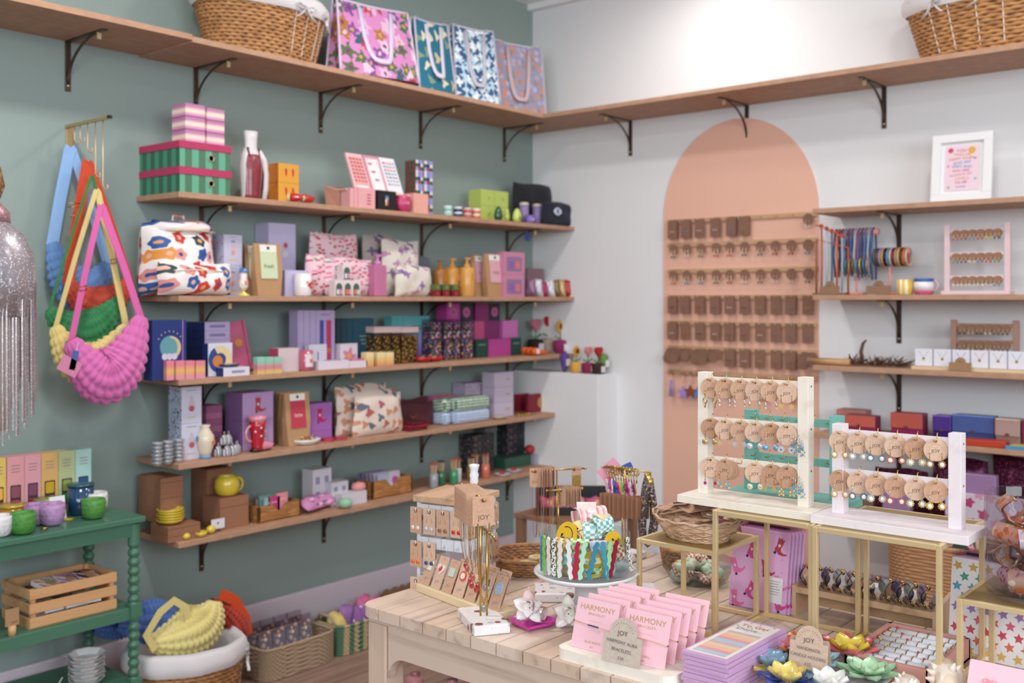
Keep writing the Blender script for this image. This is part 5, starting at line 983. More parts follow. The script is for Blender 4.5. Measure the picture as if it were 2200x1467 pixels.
# bracelet stands with cords and bangles
PS = M('d98e84', .5)
def tbar(loc, rz, hs, wid, lab, base=(.09, .05), grp=None):
    o = thing('bracelet_stand', loc, lab, 'display stand', rz, grp); MB().box(0, 0, 0, base[0], base[1], .01, PS, .002).build('stand_base', o)
    MB().cyl(0, 0, .01, .005, max(hs), PS, 8).build('post', o); mb = MB()
    for h_, w_ in zip(hs, wid): mb.tube([(-w_ / 2, 0, h_), (w_ / 2, 0, h_)], .012, PS, 10)
    mb.build('cross_bar', o); return o
y1, y2 = onX(1841, 600, -.16).y, onX(1905, 600, -.16).y
z1a, z1b = onX(1841, 560, -.16).z - RZ[2], onX(1905, 540, -.16).z - RZ[2]; z1c = onX(1830, 500, -.16).z - RZ[2]
tbar((-.16, y1, RZ[2] + .0004), -90, (z1a, z1c), (.10, .16), 'coral bracelet stand hung with ribbons and bangles', base=(.06, .05), grp='coral bracelet stands')
tbar((-.13, y2 + .0, RZ[2] + .0004), -90, (z1b,), (.145,), 'coral bracelet stand with a full row of bangles', grp='coral bracelet stands')
R = random.Random(5); BC = ['d8602c', 'c8b4a0', '3f6a74', '8a5a34', 'a08ac0', 'c89a4a', '2a2a34', '5f90b0', 'c0b8b0', '8a2a2a', 'b08a60', 'c8a878', '5a4030']
for i in range(15):
    yy = y2 + .066 - .0095 * i; mb = MB(); mb.tube([(0, .031 * cos(rad(a)), .031 * sin(rad(a))) for a in range(0, 360, 20)], .0038, M(BC[i % 13], .35, .5 if i % 3 == 0 else 0), 6, True)
    mb.build('bangle', None, (-.13, yy, RZ[2] + z1b - .0195), -90, f'{["orange","sand","dark teal","brown","lilac","gold","black","blue","silver","dark red","tan","straw","umber"][i % 13]} bangle, {i+1} along the coral bar', 'bangle', 'bangles on the coral stand')
for i in range(8):
    yy = y1 + .045 - .013 * i; mb = MB(); mb.tube([(0, .03 * cos(rad(a)), .03 * sin(rad(a))) for a in range(0, 360, 20)], .0035, M(('c8a050', '2f7f90', 'b8904a', '7a5a34', '3a90a4', 'c89a58', '2f8090', 'a08050')[i], .3, .4), 6, True)
    mb.build('bangle', None, (-.16, yy, RZ[2] + z1a - .018), -90, f'{["gold","teal","brass","brown","turquoise","golden","blue green","bronze"][i]} bangle low on the ribbon stand, {i+1} from the left', 'bangle', 'bangles on the ribbon stand')
for i in range(12):
    yy = y1 + .076 - .0125 * i; c = ('4a6a90', 'b04a7a', '34507c', '8a90a8', '5f3a6a', '3f5f8a', 'a8b0c0', '7a4a80', '2f4a74', '5a6a9a', '96a8b8', '3a5a84')[i]
    L = z1c - .05 - .02 * R.random(); mb = MB()
    for s in (-1, 1): mb.tube([(0, 0, .013), (.001, s * .016, 0), (.003 * s, s * .02, -L * .5), (0, s * .016 + .004, -L)], .004, M(c, .85), 5, flat=.6)
    mb.build('ribbon_necklace', None, (-.16, yy, RZ[2] + z1c + .002), -90, f'silky ribbon hanging from the coral stand, number {i+1} from the left', 'ribbon', 'ribbons on the coral stand')
for i in range(5):
    p = 1765 + 11 * i; y = onX(p, 520, -.19).y; zt = onX(p, 486 + 5 * i, -.19).z; c = ('c8502c', 'b8c0cc', '4a6a8a', 'd8602c', '9ab0c0')[i]; mb = MB(); L = zt - RZ[2] - .012
    mb.tube([(-.02, 0, .004), (0, 0, 0), (.001, 0, -L * .5), (0, 0, -L)], .0055, M(c, .8), 6, flat=.6); mb.ball(0, 0, 0, .009, M('c8461f', .6), 8)
    mb.build('cord_necklace', None, (-.19, y, zt), -90, f'{["orange","silver blue","slate","bright orange","pale blue"][i]} cord necklace at the left end of the shelf', 'necklace', 'cord necklaces at the shelf end')
o = thing('cord_rack', (-.19, onX(1785, 600, -.19).y, RZ[2] + .0004), 'small dark rack at the left end carrying cord necklaces', 'display stand', -90)
MB().box(0, 0, 0, .12, .05, .008, kraft('8a6a50')).build('stand_base', o); MB().tube([(-.055, .0, 0), (-.055, 0, .205), (.065, 0, .17), (.065, 0, 0)], .004, M('a8502c', .5), 6).build('rack_bar', o)
def archcard(loc, rz, w, h, lines, lab, m=None, name='price_card', sc=1.0, arc=True, cat='sign', tent=True, text='JOY'):
    o = thing(name, loc, lab, cat, rz); m = m or kraft('c4a48c'); hb = h * .62; r = h - hb; r = min(r, w * .36)
    poly = [(-w / 2, 0), (w / 2, 0), (w / 2, hb), (r, hb)] + [(r * cos(rad(a)), hb + (h - hb) * sin(rad(a))) for a in range(10, 171, 16)] + [(-r, hb), (-w / 2, hb)]
    mb = MB(); mb.T = Tr(rx=-12); mb.prism(poly, .0012, m, Tr(0, .0012, 0, rx=90)); mb.build('card', o)
    if tent: mb = MB(); mb.T = Tr(rx=14); mb.prism([(-w / 2, 0), (w / 2, 0), (w / 2, hb), (-w / 2, hb)], .0012, m, Tr(0, h * .36, -.0, rx=90)); mb.build('back_flap', o)
    tb = MB(); tb.T = Tr(rx=-12); dk = M('4a4044', .8); T = Tr(0, -.0012, 0, rx=90)
    tb.text(text, h * .15, dk, T @ Tr(0, hb * 1.06)); 
    for a in range(20, 161, 14): tb.flat(rrect(h * .035, h * .012, .0001, 1), M('8a7a74'), T @ Tr(h * .27 * cos(rad(a)), hb * 1.0 + h * .27 * sin(rad(a)), rz=a))
    for k, ln in enumerate(lines): tb.text(ln, h * .105, M('5f5658', .8), T @ Tr(0, hb * (.74 - .27 * k), 0, rz=-3), .95)
    tb.build('lettering', o); return o
for i, (p, w) in enumerate(((1782, .075), (1886, .085))):
    y = onX(p, 600, -.235).y; archcard((-.238, y, RZ[2] + .002), -90, w, .05, (), ('small kraft arch card below the orange cord necklaces', 'small kraft arch card between the coral bracelet stands')[i], kraft('8a6850'), tent=False)
# small mugs
y, w, h = GR(1930, 1958, 602, RZ[2], -.2); mb = MB(); mb.lathe(mug_prof(.0275, .052), stripes('e0b840,e8dcc0', .009, 0, .3), 20); mb.build('mug', None, (-.2, y, RZ[2] + .0005), -90, 'small cup with yellow and cream stripes on the white wall shelf', 'mug')
y = onX(1983, 600, -.2).y; o = thing('mug', (-.19, y, RZ[2] + .0005), 'white mug with pink base and blue scalloped rim', 'mug', -90)
MB().lathe([(.026, 0), (.031, .006), (.033, .014), (.033, .0141)], M('d9608c', .3), 22).lathe([(.033, .0141), (.033, .044)], M('e6e2e4', .25), 22).lathe([(.033, .044), (.033, .056), (.030, .056), (.030, .01), (.001, .01)], M('3a62a8', .25), 22).build('mug_body', o)
MB().tube([(.031 + .016 * sin(rad(a)), 0, .03 + .018 * cos(rad(a))) for a in range(0, 181, 20)], .004, M('c8a4b4', .3), 7).build('handle', o)
# earring frames on the shelves
def mini_tag(mb, x, y, z, r, m, jewel=None, n=2):
    mb.prism(circ(r, 16, x, z), .002, m, Tr(0, y, 0, rx=90))
def shelf_rack(px0, px1, pt, z, xf, m, rows, cards, label, cols, dark=False):
    y, w, h = GR(px0, px1, pt, z, xf); o = thing('earring_rack', (xf + .02, y, z + .0005), label, 'display frame', -90)
    MB().box(0, 0, 0, w * 1.04, .06, .012, m, .001).build('stand_base', o)
    for s in (-1, 1): MB().box(s * (w / 2 - .009), 0, .012, .018, .018, h - .012, m, .001).build('post', o)
    for k in range(rows): MB().box(0, 0, h * (.93 - k * .33) - .014, w - .036, .010, .014, m, .001).build('crossbar', o)
    for k in range(rows):
        for i in range(6):
            mb = MB(); r = w * .066; c = M(cols[k][i], .4)
            for q in range(2): mb.prism(circ(r, 18, .003 * q, -r), .001, kraft('9c725a'), Tr(0, .003 * q, 0, rx=90))
            for s in (-1, 1):
                mb.tube([(s * r * .5, -.002, -r * 1.1), (s * r * .5, -.002, -r * 2.1)], .0008, BRASS(), 4); mb.ball(s * r * .5, -.003, -r * 2.2, r * .24, c, 8, None, 1.4)
            X = -w / 2 + .026 + (w - .052) * (i + .5) / 6
            mb.build('earring_card', None, (xf + .02 - .012, y - X, z + h * (.93 - k * .33) - .002), -90, f'round card with {cards[k][i]} drops, {["top","middle","bottom"][k]} row of the {"pink" if not dark else "brown"} frame', 'card', 'cards on the ' + ('pink' if not dark else 'brown') + ' shelf frame')
cn = [['coral', 'raspberry', 'sky blue', 'scarlet', 'yellow', 'black'], ['teal', 'purple', 'cream', 'violet', 'red', 'green'], ['pearl', 'ivory', 'milky', 'white', 'silver', 'blue']]
cc = [['c8502c', 'a8284a', '4f90b0', 'c8301f', 'c8b430', '20242c'], ['3f8a80', '6a3a7a', 'd8ccb0', '7a6ab0', 'c82a24', '2f9a44'], ['dcd4cc', 'd8d0c4', 'cfd0d4', 'e0dcdc', 'c4c4cc', '5f8aa8']]
shelf_rack(2026, 2168, 480, RZ[2], -.19, M('e0c4c8', .5), 3, cn, 'pale pink earring frame with three rows of cards on a shelf', cc)
shelf_rack(2040, 2186, 688, RZ[3], -.12, M('b08878', .5), 2, [['dark'] * 6, ['amber'] * 6], 'dusky brown earring frame with two rows of cards', [['5a3a2c', 'c8b0a0', '6a4a3a', 'd8ccc0', '7a5a44', '4a342c']] * 2, True)
nn = 0
for o_ in sorted([o for o in bpy.data.objects if o.get('group') == 'cards on the brown shelf frame'], key=lambda o: (-o.location.z, -o.location.y)):
    o_['label'] = f'round brown card, {["first","second","third","fourth","fifth","last"][nn % 6]} in the {["upper","lower"][nn // 6]} row of the dusky brown frame'; nn += 1
# feathery wreath
y = onX(1885, 780, -.15).y; R = random.Random(9); mb = MB()
for i in range(150):
    a = R.uniform(-.11, .10); b = R.uniform(-.04, .04); dx, dy, dz = R.uniform(-.03, .05), R.uniform(-.02, .02), R.uniform(0, .035)
    mb.tube([(a, b, .004), (a + dx, b + dy, .006 + dz)], .0022, M(('3a241c', '5a3a2a', '6a4a34')[i % 3], .8), 4, radii=[.0026, .0008])
mb.tube([(-.055, 0, .01), (-.06, 0, .05), (-.052, 0, .08), (-.040, 0, .092)], .006, M('5f4634', .8), 6, radii=[.008, .007, .006, .003]); mb.build('dried_garland', None, (-.15, y, RZ[3] + .001), -90, 'dark feathery dried garland lying on the white wall shelf', 'garland')
y = onX(1770, 780, -.2).y; mb = MB(); mb.tube([(-.055, 0, .013), (.10, .0, .013)], .012, wood('c09468', '8f6a48', 2), 12); mb.tube([(-.058, 0, .013), (-.055, 0, .013)], .0135, M('7a7a80', .4), 12); mb.build('wooden_rod', None, (-.205, y, RZ[3] + .0005), -90, 'thick wooden rod lying at the left end of the shelf', 'rod')
for i in range(6):
    a, b = 1966 + 40 * i, 2003 + 40 * i; c = ('9ab87a', '7ab08a', '4f7aa8', 'd070b0', '7a9a6a', '5fa0b8')[i]
    cartonR('jewellery_card', f'white folded jewellery card with gold charm, {["first","second","third","fourth","fifth","sixth"][i]} from the left', 'card', a, b, 752, RZ[3] + .012, -.205, .012, M('e0dee8', .5), 'white jewellery cards', None,
            lambda mb, w, h: (A(mb, [(-w * .3, h * .42), (0, 0), (w * .3, h * .42), (w * .27, h * .42), (0, .03 * h), (-w * .27, h * .42)], 0, h * .45, M(c)), A(mb, circ(.005, 8), 0, h * .42, M('c8a048', .3, .5), .001)), h=.058)
cartonR('display_ledge', 'pale wooden ledge under the white jewellery cards', 'stand', 1958, 2240, 790, RZ[3], -.225, .05, wood('dcc09c', 'c8a880', 2, 0), h=.011)
y = onX(2062, 780, -.24).y; archcard((-.240, y, RZ[3] + .0015), -90, .072, .046, (), 'kraft arch card in front of the white jewellery cards', kraft('9a7654'), tent=False)
# clutch bags
def clutch(lab, a, b, pt, z, x, c1, c2, grp='clutch bags on the white wall shelf', dz=0, rough=.5, metal=0.0):
    y, w, h = GR(a, b, pt, z, x); o = thing('clutch_bag', (x, y, z + .0006 + dz), lab, 'bag', -90, grp); MB().box(0, .03, 0, w, .06, h, M(c2, rough, metal), .004).build('bag_body', o)
    MB().box(0, .0, h * .36, w * 1.005, .012, h * .645, M(c1, rough, metal), .003).box(0, -.007, h * .38, .012, .004, .008, M('7a5a3a', .4, .6)).build('flap', o)
clutch('coral clutch bag with magenta lower edge, left of the pale frame post', 1812, 1880, 893, RZ[4], -.16, 'c05a4c', '8a1c54')
clutch('pink shiny patterned purse standing behind the coral clutch bag', 1798, 1860, 880, RZ[4], -.09, 'b87a74', 'a86a68')
clutch('coral clutch bag with magenta lower edge, second one', 1914, 1982, 888, RZ[4], -.16, 'b85448', '8a1450')
clutch('violet metallic clutch bag', 2004, 2044, 893, RZ[4], -.16, '5f3fa0', '4a2a80', rough=.3, metal=.4)
clutch('blue metallic clutch bag', 2046, 2136, 893, RZ[4], -.155, '5a6fb4', '4a5c9c', rough=.3, metal=.4)
clutch('rose gold clutch bag with dark side', 2138, 2192, 900, RZ[4], -.17, 'c8a8a0', 'a88880', rough=.3, metal=.4)
clutch('magenta and red clutch bag at the right picture edge', 2197, 2260, 905, RZ[4], -.17, '8a1450', 'b03a44')
for i, (a, b, pt, c, nm) in enumerate(((1955, 2040, 940, '7a1440', 'flat dark magenta purse in the front row'), (2072, 2160, 946, 'b8381c', 'flat bright orange purse in the front row'), (2168, 2230, 958, 'c8a848', 'flat yellow purse in the front row'))):
    cartonR('flat_purse', nm, 'bag', a, b, pt, RZ[4], -.235, .05, M(c, .5), 'flat purses in the front row', b=.003)
cartonR('flat_purse', 'flat sky blue purse under the yellow purse', 'bag', 2160, 2230, 962, RZ[4] - .0, -.2455, .009, M('4a90b8', .5), 'flat purses in the front row', h=.012)
# lowest shelf: glitter bags
GLM = glitter('5a1c3e', 'b06a8a')
for i, (a, b, pt) in enumerate(((1868, 1990, 1010), (1994, 2120, 988), (2124, 2260, 985))):
    y, w, h = GR(a, b, pt, .545, -.14); o = thing('glitter_bag', (-.10, y, .546), f'plum glitter bag, {["left","middle","right"][i]} one on the lowest white wall shelf', 'bag', -90, 'plum glitter bags')
    mb = MB(); pillow(mb, w, h, .09, GLM, None, 12, 10, .05, 60 + i); mb.build('bag_body', o); mb = MB(); mb.tube([(-w * .42, -.03, h * .72), (0, -.042, h * .70), (w * .42, -.03, h * .72)], .003, M('3a1228', .4), 5); mb.build('zip', o)
for i, (a, b, pt, nm) in enumerate(((1895, 1955, 1040, 'pale lilac box before the plum glitter bags, left'), (2045, 2140, 1018, 'lilac translucent box before the plum glitter bags, right'))):
    cartonR('lilac_box', nm, 'box', a, b, pt, .545, -.235, .035, M('96749c', .4), 'lilac boxes by the glitter bags', b=.004)
# pink floral bag and crimson tray below, straw basket
o = thing('low_table', (-.42, -2.25, 0), 'low brown wooden bench behind the display table at right', 'bench', 0); WB = wood('9a7860', '7a5a44', 1.2, 1)
MB().box(0, 0, .30, .42, 1.1, .025, WB, .002).build('bench_top', o)
for sx in (-1, 1):
    for sy in (-1, 1): MB().box(sx * .18, sy * .5, 0, .04, .04, .30, WB).build('leg', o)
y = onX(2035, 1200, -.45).y; zt = onX(2035, 1178, -.45).z
o = thing('straw_basket', (-.44, y, .326), 'large rectangular straw basket holding pink and green fabric bags', 'basket', -90); mb = MB(); wbox(mb, .30, .24, .21, M('b98a62', .7), 20, .03, 64, .002); mb.build('basket_body', o)
for i, (dx, dy, c, nm) in enumerate(((-.055, -.05, flowers('b84f90', 'a83a7a,c870a8', .04, .3), 'magenta quilted bag in the straw basket'), (.045, -.05, flowers('16382c', 'd8889a,2f5a3a,d87a90', .035, .4), 'dark green bag with pink flowers in the straw basket'), (.0, .05, M('c8a48a', .8), 'beige woven bag in the straw basket'))):
    mb = MB(); pillow(mb, .11 if i < 2 else .2, .235 - .01 * i + .03 * (i == 2), .07, c, None, 10, 10, .04, 70 + i); mb.build('fabric_bag', None, (-.44 + dy, y - dx, .335), -90, nm, 'bag', 'bags in the straw basket')
cartonR('crimson_case', 'crimson patterned case on the lowest shelf behind the white rack', 'case', 1930, 2160, 1088, .327, -.10, .08, speck('a01c54', 'c84a80,7a1440', 60, .35), h=.17)
cartonR('floral_case', 'white case with pink blossoms in front of the lilac box', 'case', 2030, 2200, 1064, .545, -.249, .012, flowers('c8bcc8', 'a83a6a,c88aa4', .05, .3), b=.002)
# ------------------------------------------------------------------ display table (planks run along x, its edge faces the camera side)
TT = .68
TW = wood('d4bcab', 'b0968a', 1.0, 0, .5); TWy = wood('d6bfae', 'b49a8c', 1.0, 1, .5); TWz = wood('cfb5a2', 'ae9484', 1.0, 2, .5)
X0, X1, Y0, Y1 = -2.42, -1.68, -1.505, -3.00
o = thing('display_table', ((X0 + X1) / 2, (Y0 + Y1) / 2, 0), 'pale slatted wooden display table filling the lower right foreground', 'table')
cx_, cy_ = o.location.x, o.location.y
mb = MB(); pw = .0625; R = random.Random(2)
# end board with rounded corners, then slats
def board(y_hi, y_lo, rc=0):
    xs0, xs1 = X0 - cx_, X1 - cx_; a, b = y_hi - cy_, y_lo - cy_
    if rc: poly = [(xs0, b), (xs1, b), (xs1, a)] + [(xs0 + rc - rc * sin(rad(t)), a - rc + rc * cos(rad(t))) for t in range(0, 91, 15)]
    else: poly = [(xs0, b), (xs1, b), (xs1, a), (xs0, a)]
    mb.prism(poly, .022, (TW, wood('cfb4a0', 'ab9080', 1.0, 0, .5), wood('dac4b4', 'b59c8c', .8, 0, .5))[R.randrange(3)], Tr(0, 0, TT - .022))
board(Y0, Y0 - .0588, .035)
for i in range(23): board(Y0 - .0615 - .0625 * i, Y0 - .0615 - .0625 * (i + 1) + .0032)
mb.build('tabletop', o)
mb = MB(); mb.box(0, 0, TT - .034, X1 - X0 - .03, abs(Y1 - Y0) - .03, .0115, TWy); mb.build('underframe', o)
def leg(x, y):
    mb = MB(); mb.box(x - cx_, y - cy_, 0, .052, .052, TT - .035, TWz, .003); mb.build('leg', o)
for x in (X0 + .04, X1 - .04):
    for y in (Y0 - .04, Y1 + .04): leg(x, y)
# aprons with curved brackets near the legs
L = abs(Y1 - Y0) - .14
pr = [(-L / 2, 0), (L / 2, 0), (L / 2, -.105)] + [(L / 2 - .045 + .045 * cos(rad(t)) * 1, -.105 + .045 * sin(rad(t))) for t in range(15, 91, 15)] + [(-L / 2 + .045 - .045 * cos(rad(t)), -.105 + .045 * sin(rad(t))) for t in range(90, 14, -15)] + [(-L / 2, -.105)]
for x in (X0 + .028, X1 - .028): MB().prism(pr, .02, TWy, Matrix(((0, 0, 1, x - .01 - cx_), (1, 0, 0, 0), (0, 1, 0, TT - .035), (0, 0, 0, 1)))).build('apron', o)
L = X1 - X0 - .13
pr = [(-L / 2, 0), (L / 2, 0), (L / 2, -.105)] + [(L / 2 - .045 + .045 * cos(rad(t)), -.105 + .045 * sin(rad(t))) for t in range(15, 91, 15)] + [(-L / 2 + .045 - .045 * cos(rad(t)), -.105 + .045 * sin(rad(t))) for t in range(90, 14, -15)] + [(-L / 2, -.105)]
for y in (Y0 - .028, Y1 + .028): MB().prism(pr, .02, TW, Matrix(((1, 0, 0, 0), (0, 0, 1, y - .01 - cy_), (0, 1, 0, TT - .035), (0, 0, 0, 1)))).build('apron', o)
# pink bobbin legged stool beneath
o = thing('bobbin_stool', (-2.08, -1.74, 0), 'pink stool with turned bobbin legs standing under the display table', 'stool'); PKL = M('c98a90', .35, 0, .3)
MB().cyl(0, 0, .50, .15, .03, PKL, 32).build('seat', o)
for i, (px, dx) in enumerate(((892, 0), (972, 0), (1056, 0), (1010, .25))):
    g = ray(px, 1440); t = (2.2, 2.16, 2.12, 2.45)[i]; x, y = CX + g[0] * t - o.location.x, CY + g[1] * t - o.location.y
    mb = MB(); mb.lathe([(.004, 0)] + [(max(.008, .0205 * abs(sin(pi * (k % 8 + .02) / 8))), .0045 + k * .0052) for k in range(8 * 12)] + [(.012, .50)], PKL, 16, Tr(x * 1.12, y * 1.12, 0) @ Matrix(((1, 0, -x * .24, 0), (0, 1, -y * .24, 0), (0, 0, 1, 0), (0, 0, 0, 1)))); mb.build('bobbin_leg', o)

# ------------------------------------------------------------------ brass cube risers
def riser(lab, x0, x1, y0, y1, h, r=.0085, z=TT):
    o = thing('brass_riser', ((x0 + x1) / 2, (y0 + y1) / 2, z), lab, 'display riser', 0, 'brass frame risers'); a, b = (x1 - x0) / 2 - r / 2, abs(y1 - y0) / 2 - r / 2; m = BRASS()
    for sx in (-1, 1):
        for sy in (-1, 1): MB().box(sx * a, sy * b, 0.0002, r, r, h - .0005, m, .0008).build('post', o)
    for zz, nm in ((.0002, 'lower_frame'), (h - r, 'upper_frame')):
        mb = MB()
        for s in (-1, 1): mb.box(s * a, 0, zz, r, 2 * b - r, r, m, .0008); mb.box(0, s * b, zz, 2 * a - r, r, r, m, .0008)
        mb.build(nm, o)
    MB().box(0, 0, h - .002, 2 * a, 2 * b, .0019, M('a8905c', .45, .7)).build('sheet_top', o); return o
riser('low brass frame riser carrying the woven tray of kraft cards', -2.149, -1.976, -2.171, -2.000, .16)
riser('tall brass frame riser under the pale wood earring rack', -2.167, -1.955, -2.365, -2.1745, .24)
riser('tall brass frame riser under the white earring rack', -2.178, -1.946, -2.578, -2.3685, .24)
riser('low brass frame riser under the tall glass jar at right', -2.165, -1.985, -2.780, -2.596, .16)

# ------------------------------------------------------------------ earring racks
EK = kraft('cfa488')
def rack(loc, L, H, rails, m, lab, npost=.020, basew=.10, hooks=6, hookrow=None, xo=0.0, br=.013):
    """runs along local x, front is local -y"""
    o = thing('display_rack', loc, lab, 'display rack', -90, 'wooden earring racks')
    MB().box(0, 0, 0, L, basew, .0145, m, .001).build('rack_base', o)
    for s in (-1, 1):
        mb = MB(); mb.box(s * (L / 2 - .022 - npost / 2), xo, .0145, npost, .024, H - .0145, m, .0008)
        for zz in rails: mb.cyl(0, 0, 0, .002, .0006, M('7a5a44'), 8, Tr(s * (L / 2 - .022 - npost / 2) + npost / 2, xo, zz - .008, ry=90))
        mb.build('post', o)
    for zz in rails: MB().box(0, xo, zz - .0145, L - .044 - 2 * npost, .009, .0145, m, .0005).build('crossbar', o)
    return o
def hook(par, x, y, z):
    MB().tube([(x, y + .002, z + .007), (x, y - .001, z + .0075), (x, y - .003, z + .004), (x, y - .003, z - .004), (x, y - .008, z - .006), (x + .001, y - .022, z - .003), (x + .001, y - .0235, z)], .0009, GOLD(), 6).build('hook', par)
def drop(mb, kind, x, z, c, r=.0042):
    """one earring hanging at x, its wire through the card"""
    g = GOLD() if kind[0] != 's' else M('d8d8dc', .25, .8); y = -.0035
    mb.tube([(x, y + .003, z + .006), (x, y, z + .008), (x, y - .001, z + .004), (x, y, z - .006)], .0006, g, 5); z -= .006; k = kind[1:]
    if k == 'pearl':
        mb.ball(x, y, z - r, r * .95, M('efe6dc', .15, 0, .8), 12)
        for a in range(0, 360, 36): mb.ball(x + (r + .0008) * cos(rad(a)), y + .001, z - r + (r + .0008) * sin(rad(a)), .0014, M(c, .3), 6)
    elif k == 'ring':
        mb.tube([(x + .0035 * cos(rad(a)), y, z - .005 + .006 * sin(rad(a))) for a in range(0, 360, 30)], .0011, g, 5, True); mb.tube([(x, y + .003 * cos(rad(a)), z - .014 + .004 * sin(rad(a))) for a in range(0, 360, 40)], .001, g, 5, True)
    elif k == 'coin': mb.cyl(0, 0, 0, .0055, .0012, M(c, .3, .4), 16, Tr(x, y, z - .006, rx=90)); mb.ball(x, y - .0015, z - .006, .0014, g, 6)
    elif k == 'star': mb.prism(star(.0062, 6, .45), .0012, M(c, .3, .5), Tr(x, y, z - .006, rx=90))
    elif k == 'sun': mb.prism(star(.008, 11, .55), .0012, M('dfe0e4', .3, .6), Tr(x, y, z - .007, rx=90)); mb.ball(x, y - .001, z - .007, .0022, M(c, .2), 8)
    elif k == 'cluster':
        for q, (dx, dz) in enumerate(((0, -.004), (-.003, -.008), (.003, -.008), (0, -.012), (.0035, -.014), (-.0035, -.014))): mb.ball(x + dx, y, z + dz, .0021, M((c, 'e0c080', c)[q % 3], .25), 6)
    elif k == 'bar': mb.tube([(x, y, z), (x, y, z - .010)], .0016, M('d8d4cc', .2, .7), 6); mb.ball(x, y, z - .011, .0022, M(c, .2), 6)
    elif k == 'gem': mb.tube([(x, y, z), (x, y, z - .006)], .0009, g, 5); mb.box(x, y, z - .013, .005, .003, .006, M(c, .15, 0, .8), .0008)
def earcard(loc, rz, kind, c, lab, r=.0185, stack=1, tone=None, grp='', dz=.0):
    o = thing('earring_card', loc, lab, 'earrings', rz, grp); m = tone or EK
    def plate(q):
        mb = MB(); n = 28; z0 = -r + .004; h = .0024; out = circ(r, n); inn = [(h * cos(rad(360 * i / n)), r - .0045 + h * sin(rad(360 * i / n))) for i in range(n)]
        for yy, rev in ((0, False), (.0009, True)):
            vs = [(a, yy, b + z0) for a, b in out] + [(a, yy, b + z0) for a, b in inn]; fs = [(i, (i + 1) % n, n + (i + 1) % n, n + i) for i in range(n)]
            mb.add(vs, [f[::-1] if rev else f for f in fs], m)
        mb.add([(a, yy, b + z0) for yy in (0, .0009) for a, b in out], [(i, n + i, n + (i + 1) % n, (i + 1) % n) for i in range(n)], m)
        if q == 0:
            T = Tr(0, -.0003, z0, rx=90); dk = M('5a3c34', .8); mb.text('JOY', r * .42, dk, T @ Tr(0, -r * .12))
            for a in range(-10, 191, 20): mb.flat(rrect(r * .10, r * .03, .0001, 1), M('a07a64', .8), T @ Tr(r * .55 * cos(rad(a)), -r * .02 + r * .55 * sin(rad(a)), 0, rz=a))
        return mb
    plate(0).build('card', o)
    for q in range(1, stack):
        b = plate(q).build('card', o); b.location = (.0022 * q, .0028 * q, -.0006 * q); b.rotation_euler.z = rad(3 * q)
    for s in (-1, 1): mb = MB(); drop(mb, kind, s * r * .50, -r * 1.12 - r * .35, c); mb.build('earring', o)
    return o
WA, WB_ = wood('eadfd2', 'dccbb8', 1.2, 1, .5), wood('e6dadd', 'dccfd4', 1.2, 1, .5)
TEAL = wood('6fb0a6', '5c9c92', 1.0, 1, .5)
RAz = [.2345, .159, .0855]; ya0, ya1 = -2.088, -2.352
ra = rack((-2.095, (ya0 + ya1) / 2, TT + .2402), .264, .243, RAz, WA, 'tall pale wood earring rack with three rows of round kraft cards')
ra2 = rack((-2.105, -2.483, TT + .2402), .256, .167, [.158, .091], WB_, 'whitewashed earring rack with two rows of pearl earrings, nearest on the right')
rt = rack((-1.995, -2.250, TT + .2402), .235, .167, [.158, .085], TEAL, 'empty turquoise wooden rack behind the pale wood rack', basew=.08)
for zz in (.158, .085):
    for i in range(6): hook(rt, -.075 + .03 * i, -.0045, zz)
HA = [onX(p, 820, -2.10).y for p in (1531, 1562, 1595, 1627, 1661, 1695)]
HB = [onX(p, 950, -2.11).y for p in (1809, 1848, 1887, 1929, 1972, 2014)]
za = TT + .2402
rows = [[('gring', 'd8b060', 'gold chain link hoops', 1), ('sbar', 'd8d8e0', 'crystal bar drops', 3), ('gbar', 'd8c8a0', 'short hoops and pale bars', 2), ('sbar', 'c8a060', 'slim silver bars', 3), ('gbar', 'dcc8a0', 'pair of small golden bars', 1), ('gstar', 'd8b060', 'tiny gold stars', 1)],
        [('gcoin', 'c8a87a', 'gold coin drops', 2), ('gstar', 'cfb078', 'gold flower drops', 3), ('sstar', 'c8ccd4', 'silver starfish drops', 2), ('scoin', 'd8d8dc', 'white shell drops', 2), ('scoin', '7ab0d8', 'sky blue enamel drops', 2), ('ssun', '5a7a9a', 'silver sunburst drops', 3)],
        [('ggem', 'b01c5a', 'magenta gem drops', 2), ('gcluster', '4fb0c0', 'turquoise bead clusters', 4), None, ('gcoin', 'e0d8b8', 'cream coin drops', 1), ('gstar', 'e0c080', 'little gold stars on a narrow turned card', 3), ('gcluster', 'd8b050', 'gold bead sprigs', 2)]]
TON = [kraft('cfa488'), kraft('bf9274'), kraft('d8b39a'), kraft('c99c7e')]; R = random.Random(4)
nA = ('top', 'middle', 'bottom')
for r in range(3):
    for i in range(6):
        x = -(HA[i] - ra.location.y); hook(ra, x, -.0045, RAz[r] - .001)
        if rows[r][i]:
            k, c, nm, st = rows[r][i]; earcard((ra.location.x - .0135, HA[i], za + RAz[r] - .0055), -70 + R.uniform(-9, 9) if not (r == 2 and i in (1, 4)) else -100, k, c, f'round kraft card, {nm}, {nA[r]} row of pale rack', .0185, st, TON[R.randrange(4)], 'round cards on the pale wood rack')
